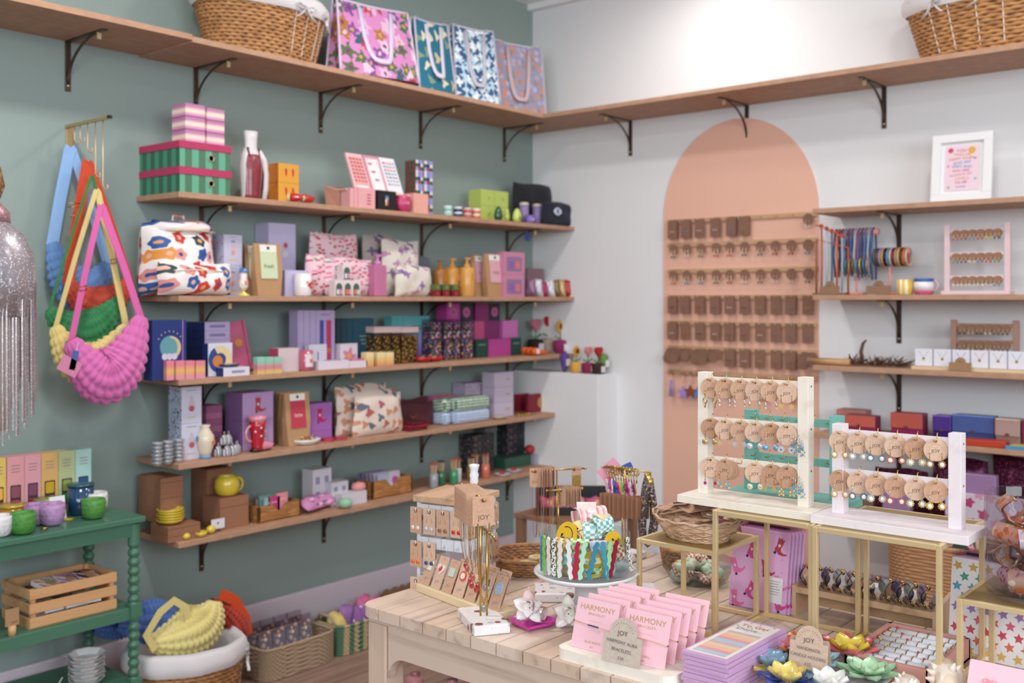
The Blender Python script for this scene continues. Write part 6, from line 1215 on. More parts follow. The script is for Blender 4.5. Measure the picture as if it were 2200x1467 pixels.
for k, (r, c) in enumerate(((1, '7aa0b8'), (2, '8ab0c0'))):
    o = thing('earring_bunch', (ra.location.x - .010, HA[5] - .021, za + RAz[r] - .012), ('bunch of silver and pale blue drops by the right post, middle row', 'bunch of turquoise and silver star drops by the right post, bottom row')[k], 'earrings', -80)
    for s in range(6): mb = MB(); mb.tube([(0, 0, .008), (.0, -.002, -.01)], .0006, GOLD(), 4); drop(mb, ('sstar', 'scluster')[s % 2], -.008 + .0033 * s, -.014 - .004 * (s % 3), c); mb.build('earring', o)
rowsB = [[('gpearl', 'e0a030', 'golden yellow petals'), ('gpearl', 'c8c4cc', 'pale silver petals'), ('gpearl', '3f8aa8', 'blue petals'), ('gpearl', 'd0604a', 'coral petals'), ('gpearl', 'd8cc98', 'cream petals'), ('gpearl', 'b08040', 'bronze petals')],
         [('spearl', 'e8a028', 'amber petals'), ('spearl', '3a5f80', 'steel blue petals'), ('spearl', 'c8c4b4', 'ivory petals'), ('spearl', 'c8503a', 'red coral petals'), ('spearl', 'c0c878', 'pale lime petals'), ('spearl', 'e0b430', 'yellow and grey petals')]]
for r in range(2):
    for i in range(6):
        x = -(HB[i] - ra2.location.y); hook(ra2, x, -.0045, (.158, .091)[r] - .001); k, c, nm = rowsB[r][i]
        earcard((ra2.location.x - .0135, HB[i], za + (.158, .091)[r] - .0055), -68 + R.uniform(-8, 8), k, c, f'round kraft card, pearl drops ringed in {nm}, {("upper","lower")[r]} row', .0182, 2 if (r, i) == (0, 5) else 1, TON[R.randrange(4)], 'round cards on the whitewashed rack')

# ------------------------------------------------------------------ woven tray with kraft brooch cards on the low riser
zr = TT + .1603; bxx, byy = -2.068, -2.088
o = thing('woven_basket', (bxx, byy, zr), 'shallow woven cane basket full of kraft cards on the low riser', 'basket', -90); CN = wicker_m('dcb79a', 'b08a6a'); mb = MB()
for k in range(6):
    q = k / 5; mb.tube([((.062 + .030 * q) * cos(a) + 0, (.048 + .020 * q) * sin(a), .004 + .034 * q + (.009 * (abs(cos(a)) ** 3) if k > 3 else 0) + .002 * sin(a * 14 + k * pi)) for a in [2 * pi * j / 56 for j in range(56)]], .0028, CN, 5, True, flat=.8)
for j in range(40):
    a = 2 * pi * j / 40; mb.tube([((.060 + .034 * q) * cos(a + .10 * (j % 2 * 2 - 1) * q), (.046 + .024 * q) * sin(a + .10 * (j % 2 * 2 - 1) * q), .003 + .036 * q + .008 * (abs(cos(a)) ** 3) * q) for q in (0, .5, 1)], .0016, CN, 4)
mb.prism([(.062 * cos(rad(t)), .048 * sin(rad(t))) for t in range(0, 360, 12)], .004, CN)
mb.lathe([(.062, .003), (.092, .040), (.0912, .040), (.0612, .0045), (.001, .0045)], CN, 40, None, True, 1, .74); mb.build('basket_body', o)
for i in range(11):
    mb = MB(); w, h = .040, .066; mb.prism(rrect(w, h, .003, 3), .0011, (TON[0], TON[3])[i % 2]); c = ('d878a0', 'c8c048', 'd898b8', '30343c', 'c84838', 'e0d8c8')[i % 6]
    mb.prism([rrect(.024, .014, .001, 1), heart(.024, 14), star(.011, 5, .5), circ(.009, 12)][i % 4], .0022, M(c, .3), Tr(0, .012, .0011)); mb.text('JOY', .006, M('5a3c34'), Tr(0, -.022, .0014))
    mb.build('brooch_card', None, (bxx + R.uniform(-.02, .02), byy + (-.045, .04, 0, -.02, .022, -.038, .045, .01, -.01, .03, -.03)[i], zr + .038 + .0030 * i), 0, f'kraft brooch card with {["pink bar","yellow heart","pink star","black disc","red bar","cream heart","rose star","lime disc","pink plate","black heart","red star"][i]} lying in the woven cane basket', 'card', 'kraft cards in the woven cane basket').rotation_euler = (rad(R.uniform(-7, 7)), rad(R.uniform(-10, 10)), R.uniform(0, 6.2))

# ------------------------------------------------------------------ boards of pink bracelet cards
HX = -2.410
o = thing('card_holder', (-2.305, -2.120, TT + .0003), 'pale rounded wooden board holding rows of pink bracelet cards', 'display board', -90)
MB().prism(rrect(.232, .212, .02, 5), .019, wood('f0e6da', 'e4d6c4', 1.0, 1, .5)).build('board', o)
p = onY(1252, 1290, -2.019); q0 = onY(1226, 1384, -2.019); tilt = math.degrees(atan2(p.x - q0.x, p.z - q0.z)); HHt = (p - q0).length
HH = .084; HPk = M('f0bfca', .45); HPr = M('c87a90', .6); GD = M('d8b27a', .35, .4)
NM = ('nearest', 'second', 'third', 'fourth', 'rearmost')
for c in range(2):
    for i in range(5):
        mb = MB(); mb.T = Tr(rx=-17 - i * .8); w = .086
        mb.box(0, .001, 0, w, .0018, HH, HPk, .0004)
        T = Tr(0, -.0002, 0, rx=90)
        mb.text('HARMONY', .0135, GD, T @ Tr(0, HH * .83), 1.05); mb.text('BRACELET', .0058, GD, T @ Tr(0, HH * .71), 1.3)
        mb.text('for harmony', .004, M('e0c0b0'), T @ Tr(0, HH * .58), 1.3); mb.text('with strength', .004, M('e0c0b0'), T @ Tr(0, HH * .38), 1.3); mb.text('BLUE AGATE' if c == 0 else 'PINK OPAL', .0056, GD, T @ Tr(0, HH * .16)); mb.text('JOY', .005, GD, T @ Tr(0, HH * .07))
        o = thing('bracelet_card', (-2.389 + .030 * i, -2.066 - .0975 * c - (.0 if c == 0 else .004), TT + .0198), f'pink bracelet card, {NM[i]} in the {["left","right"][c]} row of the pale board', 'card', -90 + 2, 'pink bracelet cards')
        mb.build('card', o); sb = MB(); sb.T = Tr(rx=-17 - i * .8)
        sb.tube([(-w / 2 - .001, 0, HH * .52), (-w / 2, -.0012, HH * .52), (-.01, -.0022, HH * .485), (.012, -.0022, HH * .475), (w / 2, -.0012, HH * .45), (w / 2 + .001, .002, HH * .45)], .0006, GD, 5)
        for s, zz in ((-1, .52), (1, .45)): sb.ball(s * (w / 2 + .0005), -.0008, HH * zz, .0016, M('8a2a3a', .6), 6)
        for k in range(7): sb.ball(-.012 + .0032 * k, -.0026, HH * (.487 - .0015 * k), .0016, M('26305f' if c == 0 else 'e0b0a8', .2), 6)
        sb.build('cord_bracelet', o)
archcard((-2.412, -2.141, TT + .0205), -90 + 4, .072, .074, ('HARMONY AURA', 'BRACELETS', '£10'), 'kraft arch price card reading JOY harmony aura bracelets', kraft('c9b8aa'), tent=False)

# ------------------------------------------------------------------ stack of notepads
PADS = stripes('e8b49c,e0c8a0,c8b0c0,a8c4d4,d89aa0', .0125, 1, .5)
for i in range(9):
    mb = MB(); mb.box(0, 0, 0, .079, .205, .0062, M('c9a0c8', .45), .0005)
    if i == 8:
        mb.flat([(-.036, -.095), (.036, -.095), (.036, .095), (-.036, .095)], M('e8ddd6', .6), Tr(0, 0, .0064)); mb.flat([(-.029, -.088), (.029, -.088), (.029, .035), (-.029, .035)], PADS, Tr(0, 0, .0067))
        for k, (s, yy) in enumerate((('To Get', .075), ('Done...', .055))): mb.text(s, .017, M(('c8604a', '5f90a8')[k], .6), Tr(-.002, yy, .0068))
        for k in range(10): mb.flat(star(.0022, 5), M(('4a6a90', 'c8506a', 'd8a050')[k % 3]), Tr(R.uniform(-.033, .033), R.choice((.09, .066, .046)), .0068))
    mb.build('notepad', None, (-2.288 + R.uniform(-.002, .002), -2.286 + R.uniform(-.0015, .0015), TT + .0006 + i * .0068), -90 + R.uniform(-1.5, 1.5), f'shrink wrapped lilac notepad, {["bottom","second","third","fourth","fifth","sixth","seventh","second from top","top, reading To Get Done,"][i]} of the stack', 'notepad', 'stacked lilac notepads')

# ------------------------------------------------------------------ boot patterned and star patterned gift packs
def packs(xf, yc, w, h, n, base, lab, grp, pr, tilt=8):
    for i in range(n):
        mb = MB(); mb.T = Tr(rx=-tilt); mb.box(0, .002, 0, w, .006, h, base, .001)
        pr(mb, i)
        mb.box(0, .002, h - .001, w * 1.0, .0045, .012, glassy('f4ecf4', .78))
        mb.build('gift_wrap_pack', None, (xf + .0085 * i, yc - .0035 * i, TT + .0012), -90 - 2, f'{lab}, {["front","second","third","fourth","rearmost"][i]} of five', 'gift wrap', grp)
def bootpr(mb, i):
    R2 = random.Random(i)
    for k, (x, z) in enumerate(((-.048, .14), (-.020, .112), (-.052, .075), (.014, .082), (-.018, .035), (.043, .055), (.040, .128), (.045, .018), (-.05, .012))):
        boot(mb, x, z, .70, ('a83a4c', 'c8488a', 'd86aa0')[k % 3], .0012, '23304a', (22, -18, 30, 8, -28)[k % 5])
    for k in range(14): mb.flat(circ(.0009, 5), M('3a3040'), Tr(R2.uniform(-.06, .06), -.0013, R2.uniform(.01, .15), rx=90))
    if i == 0:
        mb.flat(rrect(.036, .05, .001, 1), M('ded8dc', .5), Tr(.036, -.0022, .045, rx=90))
        for k in range(6): mb.flat(rrect(.026 - .004 * (k % 3), .0012, .0002, 1), M('9a94a0'), Tr(.035, -.0024, .062 - .005 * k, rx=90))
packs(-1.936, -2.145, .125, .158, 5, M('d9a6cf', .35), 'lilac gift wrap pack printed with pink cowboy boots', 'boot print gift wrap', bootpr)
def starpr(mb, i):
    cs = ('c8a05a', '4f9a80', '4fa0b8', '4a5a90', '9a7ab8', 'd8607a', 'c84a5a', 'd87050', 'd8b060')
    for r in range(9):
        for q in range(6): mb.flat(star(.0092, 5, .48, 90 + 12 * ((q + r) % 3)), M(cs[(8 - r) % 9], .5), Tr(-.064 + .026 * q + (.012 if r % 2 else 0), -.0012, .012 + .0175 * r, rx=90)) if abs(-.064 + .026 * q + (.012 if r % 2 else 0)) < .07 else None
    if i == 0:
        for k in range(8): mb.flat(rrect(.018, .001, .0002, 1), M('b0a8b0'), Tr(-.02, -.0014, .11 - .004 * k, rx=90))
        mb.text('belle', .008, M('9a98a0'), Tr(-.01, -.0016, .02, rx=90))
packs(-1.948, -2.590, .15, .165, 5, M('ebe6e8', .35), 'white gift wrap pack printed with rainbow stars', 'star print gift wrap', starpr)
# ------------------------------------------------------------------ petals, flower clips, candle flowers
def petal(mb, L, W, m, T, cup=.3, curl=.2, tip=1.0, th=.0008, n=6, ridge=0.0):
    def f(u, v):
        a = 2 * u - 1; ww = W * (sin(pi * min(1, v * .93 + .07)) ** .7) * (1 - .15 * v) * tip; y = L * v
        return (a * ww, y, cup * W * a * a + curl * L * v * v + ridge * W * abs(sin(a * 7)))
    mb.grid(f, n, n, m, T); mb.grid(lambda u, v: tuple(Vector(f(1 - u, v)) - Vector((0, 0, th))), n, n, m, T)
def clawbody(mb, w, h, d, m, T, teeth=5, m2=None):
    for s in (-1, 1):
        mb.grid(lambda u, v, s=s: ((2 * u - 1) * w / 2 * (1 - .12 * v), s * (.002 + d * sin(pi * (.08 + .82 * v)) * .55), h * (1 - v)), 8, 7, m, T)
        mb.grid(lambda u, v, s=s: ((1 - 2 * u) * w / 2 * (1 - .12 * v), s * (.0005 + d * sin(pi * (.08 + .82 * v)) * .50), h * (1 - v)), 8, 7, m, T)
        for k in range(teeth):
            x = (-.5 + (k + .5) / teeth) * w * .85; mb.tube([(x, s * d * .30, h * .30), (x, s * d * .22, h * .08), (x, s * d * .02, -.001)], .0016, m, 5, T=T)
    mb.tube([(-w * .3, 0, h * .97), (w * .3, 0, h * .97)], .0022, m2 or GOLD(), 6, T=T)
PRL = acrylic('f0ddd8', .93, .08); PRP = acrylic('e8a8a8', .9, .1); PRG = acrylic('d8d0b0', .9, .1)
def flowerclaw(loc, rz, lab, tint):
    o = thing('flower_hair_claw', loc, lab, 'hair clip', rz, 'pearly flower hair claws')
    mb = MB(); clawbody(mb, .040, .026, .034, acrylic('e0c4b0', .7, .12), Tr(0, .004, .001), 4); mb.build('claw', o)
    for k, (rz_, L, W, up, c) in enumerate(((95, .040, .013, 25, tint), (160, .038, .014, 35, PRL), (225, .036, .013, 15, PRL), (315, .036, .013, 15, PRL), (20, .038, .014, 35, PRL), (58, .030, .010, 60, tint), (128, .028, .010, 65, PRL), (270, .026, .011, 40, PRL))):
        mb = MB(); petal(mb, L, W, c, Tr(0, -.012, .030, rx=78) @ Tr(rz=rz_ - 90) @ Tr(rx=up), .55, -.15, 1.0, .0008, 7); mb.build('petal', o)
    mb = MB()
    for a in range(0, 360, 72): mb.ball(.004 * cos(rad(a)), -.019, .030 + .004 * sin(rad(a)), .003, tint, 8)
    mb.build('flower_centre', o); return o
FU = M('d63aa8', .3, 0, .4)
o = thing('heart_dish', (-2.303, -1.866, TT + .0004), 'fuchsia heart shaped dish under a pearly flower hair claw', 'dish', -60); mb = MB()
hp = heart(.092, 36); n = len(hp); prof = [(.55, .002), (.92, .004), (1.0, .0105), (.97, .0108), (.88, .0062), (.02, .0055)]
vs = [(x * s, y * s, z) for s, z in prof for x, y in hp]; mb.add(vs, [(i * n + j, i * n + (j + 1) % n, (i + 1) * n + (j + 1) % n, (i + 1) * n + j) for i in range(5) for j in range(n)] + [tuple(5 * n + j for j in range(n)), tuple(reversed(range(n)))], FU, True); mb.build('dish_body', o)
flowerclaw((-2.292, -1.862, TT + .0068), -75, 'pearly pink flower hair claw sitting on the fuchsia heart dish', PRP)
flowerclaw((-2.262, -1.921, TT + .0006), -50, 'pearly white and green flower hair claw beside the cake stand foot', PRG)

# ------------------------------------------------------------------ cake stand and glass bowl of clips
csx, csy = -2.192, -1.912
o = thing('cake_stand', (csx, csy, TT + .0003), 'white ceramic cake stand carrying a glass bowl of hair clips', 'cake stand'); WC = M('dcdcde', .15, 0, .6)
MB().lathe([(.042, 0), (.041, .003), (.030, .012), (.024, .035), (.022, .062), (.026, .078), (.001, .078)], WC, 36).build('pedestal', o)
MB().lathe([(.026, .078), (.080, .080), (.097, .084), (.103, .090), (.1015, .0935), (.096, .092), (.088, .0885), (.001, .087)], WC, 56).build('plate', o)
zp = TT + .0876
o = thing('glass_bowl', (csx, csy, zp + .001), 'clear glass cylinder bowl on the cake stand, filled with hair clips', 'glass bowl')
MB().lathe([(.001, 0), (.074, 0), (.0835, .004), (.086, .012), (.086, .078), (.0835, .078), (.083, .012), (.075, .006), (.001, .005)], glassy('f2f8f8', .86), 56).build('bowl_body', o)
def smiley(mb, r, T, m=None):
    mb.prism(circ(r, 26), .003, m or M('e2b52e', .25, 0, .5), T)
    for s in (-1, 1): mb.flat([(r * .09 * cos(rad(a)), r * .14 * sin(rad(a))) for a in range(0, 360, 45)], M('1c1a18', .5), T @ Tr(s * r * .30, r * .28, .0034))
    mb.tube([(r * .62 * cos(rad(a)), -r * .02 + r * .60 * sin(rad(a)), .0034) for a in range(200, 341, 10)], r * .035, M('1c1a18', .5), 4, T=T)
def at(az, rad_, z, tilt=0, spin=0, face=True):
    """placed on a circle about the bowl centre, az degrees from the side facing the camera; outward face"""
    a = rad(-140 + az); return Matrix.Translation((csx + rad_ * cos(a), csy + rad_ * sin(a), zp + z)) @ Matrix.Rotation(a + pi / 2, 4, 'Z') @ Matrix.Rotation(rad(tilt), 4, 'X')
def loose(name, lab, T, fn, cat='hair clip', grp='hair clips in the glass bowl'):
    mb = MB(); fn(mb); o = mb.build(name, None, None, 0, lab, cat, grp); o.matrix_world = T; return o
CK = lambda a, b, s=.0075: checker(a, b, s, alpha=1.0)
SM = [(-48, .052, .066, -20, 140, 'yellow smiley hair clip, upside down at the left rim'), (-16, .040, .070, -12, 0, 'yellow smiley hair clip in the middle of the pile'), (4, .074, .034, 4, 10, 'yellow smiley hair clip pressed against the glass front'), (48, .066, .050, -15, 60, 'yellow smiley hair clip at the right side'), (14, .03, .072, -35, 20, 'yellow smiley hair clip half hidden under the pink clips')]
for az, r, z, ti, sp, lab in SM:
    z += .014 * (z > .045)
    loose('smiley_hair_clip', lab, at(az, r, z, ti), lambda mb: (smiley(mb, .026, Tr(0, 0, 0, rx=90) @ Tr(rz=sp)), clawbody(mb, .026, .02, .018, M('e2b52e', .25, 0, .5), Tr(0, .013, -.012), 3)))
CL = [(2, .062, .006, 0, .040, CK('8cc45a', 'e6ecd8'), 'green gingham hair claw at the bottom front of the bowl'), (-52, .060, .006, 0, .036, CK('b8d890', 'e6ecd8', .01), 'green gingham hair claw at the bottom left of the bowl'), (40, .064, .030, 10, .042, CK('b06040', 'e8d4c0'), 'brown checkered hair claw at the lower right of the bowl'), (-22, .062, .022, 0, .036, CK('7cc4c8', 'e8ecea'), 'aqua checkered hair claw in the lower left of the bowl'),
      (38, .052, .072, -40, .044, CK('5fb4b4', 'e6e6da'), 'aqua checkered hair claw on top at the right'), (10, .048, .062, -30, .036, CK('7ab8b8', 'e8e4d8', .009), 'aqua checkered hair claw under the pink striped claw'), (24, .030, .090, -50, .058, stripes('f0b8b8,f4d8d4,e89090', .004, 0, .2), 'long pink and red striped hair claw on top of the pile'), (-2, .02, .092, -20, .034, acrylic('eab0a4', .8), 'translucent pink hair claw at the top of the pile'),
      (-30, .060, .004, 0, .034, acrylic('c88060', .7), 'translucent brown star shaped hair claw at the bottom left'), (26, .060, .004, 0, .040, acrylic('c8d0b8', .6), 'clear iridescent hair claw at the bottom right'), (56, .060, .010, 0, .030, acrylic('b8c8cc', .6), 'clear grey hair claw at the far right of the bowl'), (50, .045, .074, -30, .034, acrylic('d8b080', .8), 'amber hair claw near the right rim'), (-12, .064, .004, 0, .020, acrylic('e0d8e4', .6), 'narrow clear hair claw at the bottom middle'), (8, .045, .03, 0, .05, CK('d89a8a', 'f0dcd4', .01), 'pink checkered hair claw inside the bowl'), (150, .05, .02, 0, .05, acrylic('d8a890', .8), 'peach hair claw at the back of the bowl'), (-110, .05, .02, 0, .05, CK('8cc45a', 'e6ecd8'), 'green gingham hair claw at the back left of the bowl'), (100, .05, .02, 0, .05, CK('b06040', 'e8d4c0'), 'brown checkered hair claw at the back right of the bowl')]
for k in range(9):
    c = (CK('7cc4c8', 'e8ecea'), CK('e0a040', 'f0e0b8'), acrylic('e8a8a0', .85), CK('8cc45a', 'e6ecd8'), CK('c86a50', 'f0d8cc'), acrylic('c0a0d0', .8), CK('e888a8', 'f4dce4'), acrylic('d8a060', .85), CK('5fa0c8', 'e4eaf0'))[k]
    CL.append((-62 + 15.5 * k, .058, .030 + .012 * (k % 2), (k * 23) % 30 - 15, .032, c, f'{["aqua checkered","golden checkered","peach resin","green checkered","rust checkered","violet resin","pink checkered","amber resin","blue checkered"][k]} hair claw in the middle layer of the glass bowl'))
for az, r, z, ti, w, m, lab in CL: loose('hair_claw', lab, at(az, r * .95, z + .012 * (z > .05), ti), lambda mb: clawbody(mb, w * 1.12, .036, .030, m, Tr(), 5, M('9a9a90', .3, .8)))
loose('star_hair_clip', 'pink open star hair clip on top of the pile', at(-2, .045, .084, -35), lambda mb: mb.tube([(a * 1.0, b * .9, 0) for a, b in star(.026, 5, .5)], .0022, acrylic('e89a88', .85), 6, True, T=Tr(rx=90)))
WV = [(-74, '2f90a0', 'teal'), (-66, '8ac86a', 'light green'), (-56, 'e8e2d8', 'ivory'), (-46, 'spk', 'black speckled'), (-36, 'e8dcd0', 'cream'), (-25, 'e4e0e0', 'white'), (-14, 'b01c3c', 'crimson'), (-6, 'a8d4b4', 'pale mint'), (8, '2a7f9c', 'deep teal'), (16, '2f8aa4', 'blue teal'), (25, '9ac88a', 'sage green'), (34, '8a1834', 'dark red'), (56, 'spk', 'white and black speckled')]
for k, (az, c, nm) in enumerate(WV):
    m = speck('ece8e4', '1c1c20,3a3a40', 260, .42, .3) if c == 'spk' else M(c, .25, 0, .5); lean = (0, 0, -3, 0, 2, -4, 5, 8, 14, -8, 4, 14, -14)[k]
    def fn(mb):
        T = Tr(ry=lean); zz = [.008 - .0036 * q for q in range(21)]; wv = lambda z: .0013 * sin(z * 400); hw = lambda q: .0043 * min(1, (q + .6) / 1.6, (20.6 - q) / 1.6)
        mb.prism([(wv(z) - hw(q), z) for q, z in enumerate(zz)] + [(wv(z) + hw(q), z) for q, z in reversed(list(enumerate(zz)))], .0026, m, T @ Tr(rx=90))
        mb.tube([(0, .006, -.03), (0, .005, .004), (0, .0025, .006), (0, 0, .003)], .0012, GOLD(), 4, T=T)
    loose('wavy_hair_slide', f'{nm} wavy hair slide hooked over the glass bowl rim', at(az, .0900, .073), fn, 'hair slide', 'wavy hair slides on the rim')

# ------------------------------------------------------------------ terrazzo necklace stands
def tstand(loc, rz, lab, rods, base=(.07, .125, .018)):
    """rods: list of (x, y, height, bar_from, bar_to) with the bar along local y"""
    o = thing('necklace_stand', loc, lab, 'jewellery stand', rz, 'terrazzo necklace stands'); MB().box(0, 0, 0, base[0], base[1], base[2], terrazzo(), .002).build('stand_base', o)
    for x, y, h, a, b in rods:
        MB().tube([(x, y, base[2] * .6), (x, y, h)], .0021, GOLD(), 8).build('rod', o); mb = MB(); mb.tube([(x, a, h), (x, b, h)], .0021, GOLD(), 8); mb.ball(x, a, h, .0036, GOLD(), 10); mb.ball(x, b, h, .0036, GOLD(), 10); mb.build('cross_bar', o)
    return o
def jcard(mb, w, h, m=None, sc=1.0, T=None, joy=True):
    T0 = T or Matrix.Identity(4); mb.prism(rrect(w, h, .003, 3, 0, -h / 2 + .008), .0009, m or EK, T0 @ Tr(rx=90)); mb.flat(circ(.0042, 12), M('6a4a3a'), T0 @ Tr(0, -.0012, 0, rx=90))
    if joy:
        T1 = T0 @ Tr(0, -.0012, -h * .72 + .008, rx=90); mb.text('JOY', w * .30, M('5a4038'), T1)
        for a in range(0, 181, 22): mb.flat(rrect(.0022, .0006, .0001, 1), M('9a7a68'), T1 @ Tr(w * .3 * cos(rad(a)), w * .02 + w * .3 * sin(rad(a)), 0, rz=a))
def chain(mb, pts, r, m, step=.0022, link=True):
    P = [Vector(p) for p in pts]; tot = 0
    for a, b in zip(P[:-1], P[1:]):
        n = max(1, int((b - a).length / step))
        for i in range(n):
            q = a + (b - a) * (i / n); mb.box(q.x, q.y, q.z - r, r * (1.7 if i % 2 else 1.0), r * (1.0 if i % 2 else 1.7), r * 2.1, m)
def necklace(par_T, y, z, lab, L, w=.042, h=.060, beads=None, pend=None, grp='', r=.0011, dx=0, joy=True, tone=None, rot=0):
    """card hung on a bar at local y with its loop of chain below"""
    o = thing('necklace_card', (0, 0, 0), lab, 'necklace', 0, grp); o.matrix_world = par_T @ Tr(dx, y, z, rz=rot)
    mb = MB(); jcard(mb, w, h, tone, joy=joy); mb.build('card', o); c = MB(); m = GOLD()
    zt = -h + .011; s = w * .26
    pts1 = [(-s, -.001, zt), (-s * .95, -.002, zt - L * .5), (-s * .5, -.003, zt - L * .88), (0, -.003, zt - L)]; pts2 = [(s, -.001, zt), (s * .95, -.002, zt - L * .5), (s * .5, -.003, zt - L * .88), (0, -.003, zt - L)]
    for p in (pts1, pts2): chain(c, p, r, M(beads, .3, .3) if beads else m)
    c.build('chain', o)
    if pend is not None:
        pd = MB(); pd.lathe([(.0002, 0), (.004, .003), (.0052, .008), (.003, .014), (.0002, .017)], M(pend, .15, 0, .8), 10, Tr(0, -.003, zt - L - .016), True, 1, .6); pd.build('pendant', o)
    return o
import itertools
ang = math.degrees(atan2(-.11, -.07)) + 90       # stand long axis
s1 = tstand((-2.357, -1.790, TT + .0004), ang, 'tall brass necklace stand on a terrazzo slab at the table edge', [(-.005, .0, .243, .14, -.028), (.007, -.002, .178, .02, -.052)])
T1 = Matrix.Translation(s1.location) @ Matrix.Rotation(rad(ang), 4, 'Z')
necklace(T1, -.020, .241, 'front kraft JOY card with chunky gold chain and grey pendant', .150, .043, .056, None, '8a8478', 'necklaces on the front stand', .0017, -.005)
R = random.Random(12)
for i in range(9):
    necklace(T1, .022 + .0115 * i, .241, f'kraft necklace card with fine gold chain, {["first","second","third","fourth","fifth","sixth","seventh","eighth","rearmost"][i]} behind the front card', .10 + R.uniform(-.01, .035), .046, .064, None if i % 3 else 'e0dcd0', ('a82a3a', 'b8303f', None, 'c8505a')[i % 4], 'necklaces on the front stand', .0008, -.005, joy=False, rot=R.uniform(-6, 6))
s2 = tstand((-1.836, -1.565, TT + .0004), -32 + 90, 'brass necklace stand at the back left of the table', [(0, 0, .205, .075, -.062), (.01, 0, .158, .062, -.03)], (.05, .10, .016))
T2 = Matrix.Translation(s2.location) @ Matrix.Rotation(rad(-32 + 90), 4, 'Z')
s2.rotation_euler.z = rad(-32 + 270); T2 = Matrix.Translation(s2.location) @ Matrix.Rotation(rad(-32 + 270), 4, 'Z')
for i in range(12):
    w = i < 8
    necklace(T2, (-.056 + .0068 * i) if w else (.045 + .004 * (i - 8)), .2035, f'kraft necklace card with long fine chain, {["leftmost, facing out","second","third","fourth","fifth","sixth","seventh","eighth","ninth","tenth","eleventh","last"][i]} on the back left stand' if w else f'gold chain bundle {["nearest","second","third","farthest"][i-8]} on the bare right end of the back left stand', .125 if w else .045, .027 if w else .012, .046 if w else .028, ('b8553a', 'a8452c', None, 'c8b8a0')[i % 4] if w else None, None, 'necklaces on the back left stand', .0008 if w else .0028, 0, joy=(i == 0), rot=(62 if i == 0 else R.uniform(-8, 16)) if w else 70)
for i in range(9):
    mb = MB(); jcard(mb, .036, .045, TON[i % 4], joy=False); o_ = mb.build('necklace_card', None, None, 0, f'kraft card on the lower bar of the back left stand, number {i+1}', 'card', 'cards on the lower bar'); o_.matrix_world = T2 @ Tr(.01, .008 + .0052 * i, .1565, rz=10 + R.uniform(-8, 8))
s3 = tstand((-1.774, -1.722, TT + .0004), -90, 'brass jewellery stand at the back, hung with keyrings and a pink tag', [(0, 0, .215, -.063, .068), (.012, 0, .150, -.05, .085)], (.10, .06, .016))
s3.rotation_euler.z = rad(180 + 2); T3 = Matrix.Translation(s3.location) @ Matrix.Rotation(rad(182), 4, 'Z')
for i in range(9):
    mb = MB(); jcard(mb, .036, .052, kraft('a8765a'), joy=False); o_ = mb.build('necklace_card', None, None, 0, f'brown kraft card on the low bar of the keyring stand, number {i+1} from the left', 'card', 'cards on the keyring stand'); o_.matrix_world = T3 @ Tr(.012, -.045 + .0125 * i, .149, rz=-30 + R.uniform(-6, 6))
for i in range(12):
    c = ('d8b8c0', 'c02a80', 'e8d8c0', '2a4a9a', 'a82a6a', 'c8a050', '5fa070', 'b03a2a', '9a2a8a', 'e0c0c8', '6a2a5a', 'c86a3a')[i]; mb = MB()
    mb.tube([(0, .009 * cos(rad(a)), -.002 + .009 * sin(rad(a))) for a in range(0, 360, 30)], .0012, GOLD(), 5, True); mb.tube([(0, 0, -.011), (0, .001, -.028)], .0016, GOLD(), 5)
    for q in range(3): mb.prism((circ(.008, 10), star(.010, 5, .5), rrect(.012, .02, .004))[(i + q) % 3], .003, (acrylic(c, .9), M(c, .4))[q % 2], Tr(.002 * q, .004 * (q - 1), -.034 - .012 * q, rx=90, rz=60))
    o_ = mb.build('keyring', None, None, 0, f'charm keyring hooked on the top bar of the back stand, number {i+1}', 'keyring', 'charm keyrings on the back stand'); o_.matrix_world = T3 @ Tr(0, -.048 + .0072 * i, .213, rz=R.uniform(-20, 20))
for i, (c, w, yy, rot, zz, nm) in enumerate((('e8a0b8', .055, -.048, 40, .012, 'pink square swing tag on the back stand'), ('2f5aa8', .034, -.002, 25, .02, 'blue swing tag behind the gold rings on the back stand'), ('20305a', .03, -.03, 10, -.045, 'navy tag and tassel hanging under the pink swing tag'))):
    mb = MB(); mb.prism(rrect(w, w * .72, .003, 2), .0014, M(c, .5), Tr(0, -.004, 0, rx=90, ry=rot)); o_ = mb.build('swing_tag', None, None, 0, nm, 'tag'); o_.matrix_world = T3 @ Tr(-.010, yy, .205 + zz - .012, rz=-48)
BD = glitter('5a4a48', 'e8e0dc', 420, .4)
for i, yy in enumerate((.060, .067)):
    mb = MB(); y0 = 0
    mb.tube([(0, 0, .004), (-.004, .001, -.02), (-.010, .002, -.06), (-.012, .002, -.105), (-.006, .002, -.140), (.006, .001, -.150), (.014, 0, -.140), (.016, 0, -.105), (.012, 0, -.06), (.006, 0, -.02), (0, 0, .002)], .0072, BD, 10); mb.lathe([(.007, -.012), (.0085, -.010), (.0085, .004), (.001, .007)], GOLD(), 14, Tr(0, 0, .0))
    o_ = mb.build('beaded_rope_necklace', None, None, 0, f'thick beaded rope loop, {["left","right"][i]} one on the end of the back stand', 'necklace', 'beaded rope loops'); o_.matrix_world = T3 @ Tr(-.004 + .016 * i, yy + .008 * i, .205 - .006 * i, rz=-50)

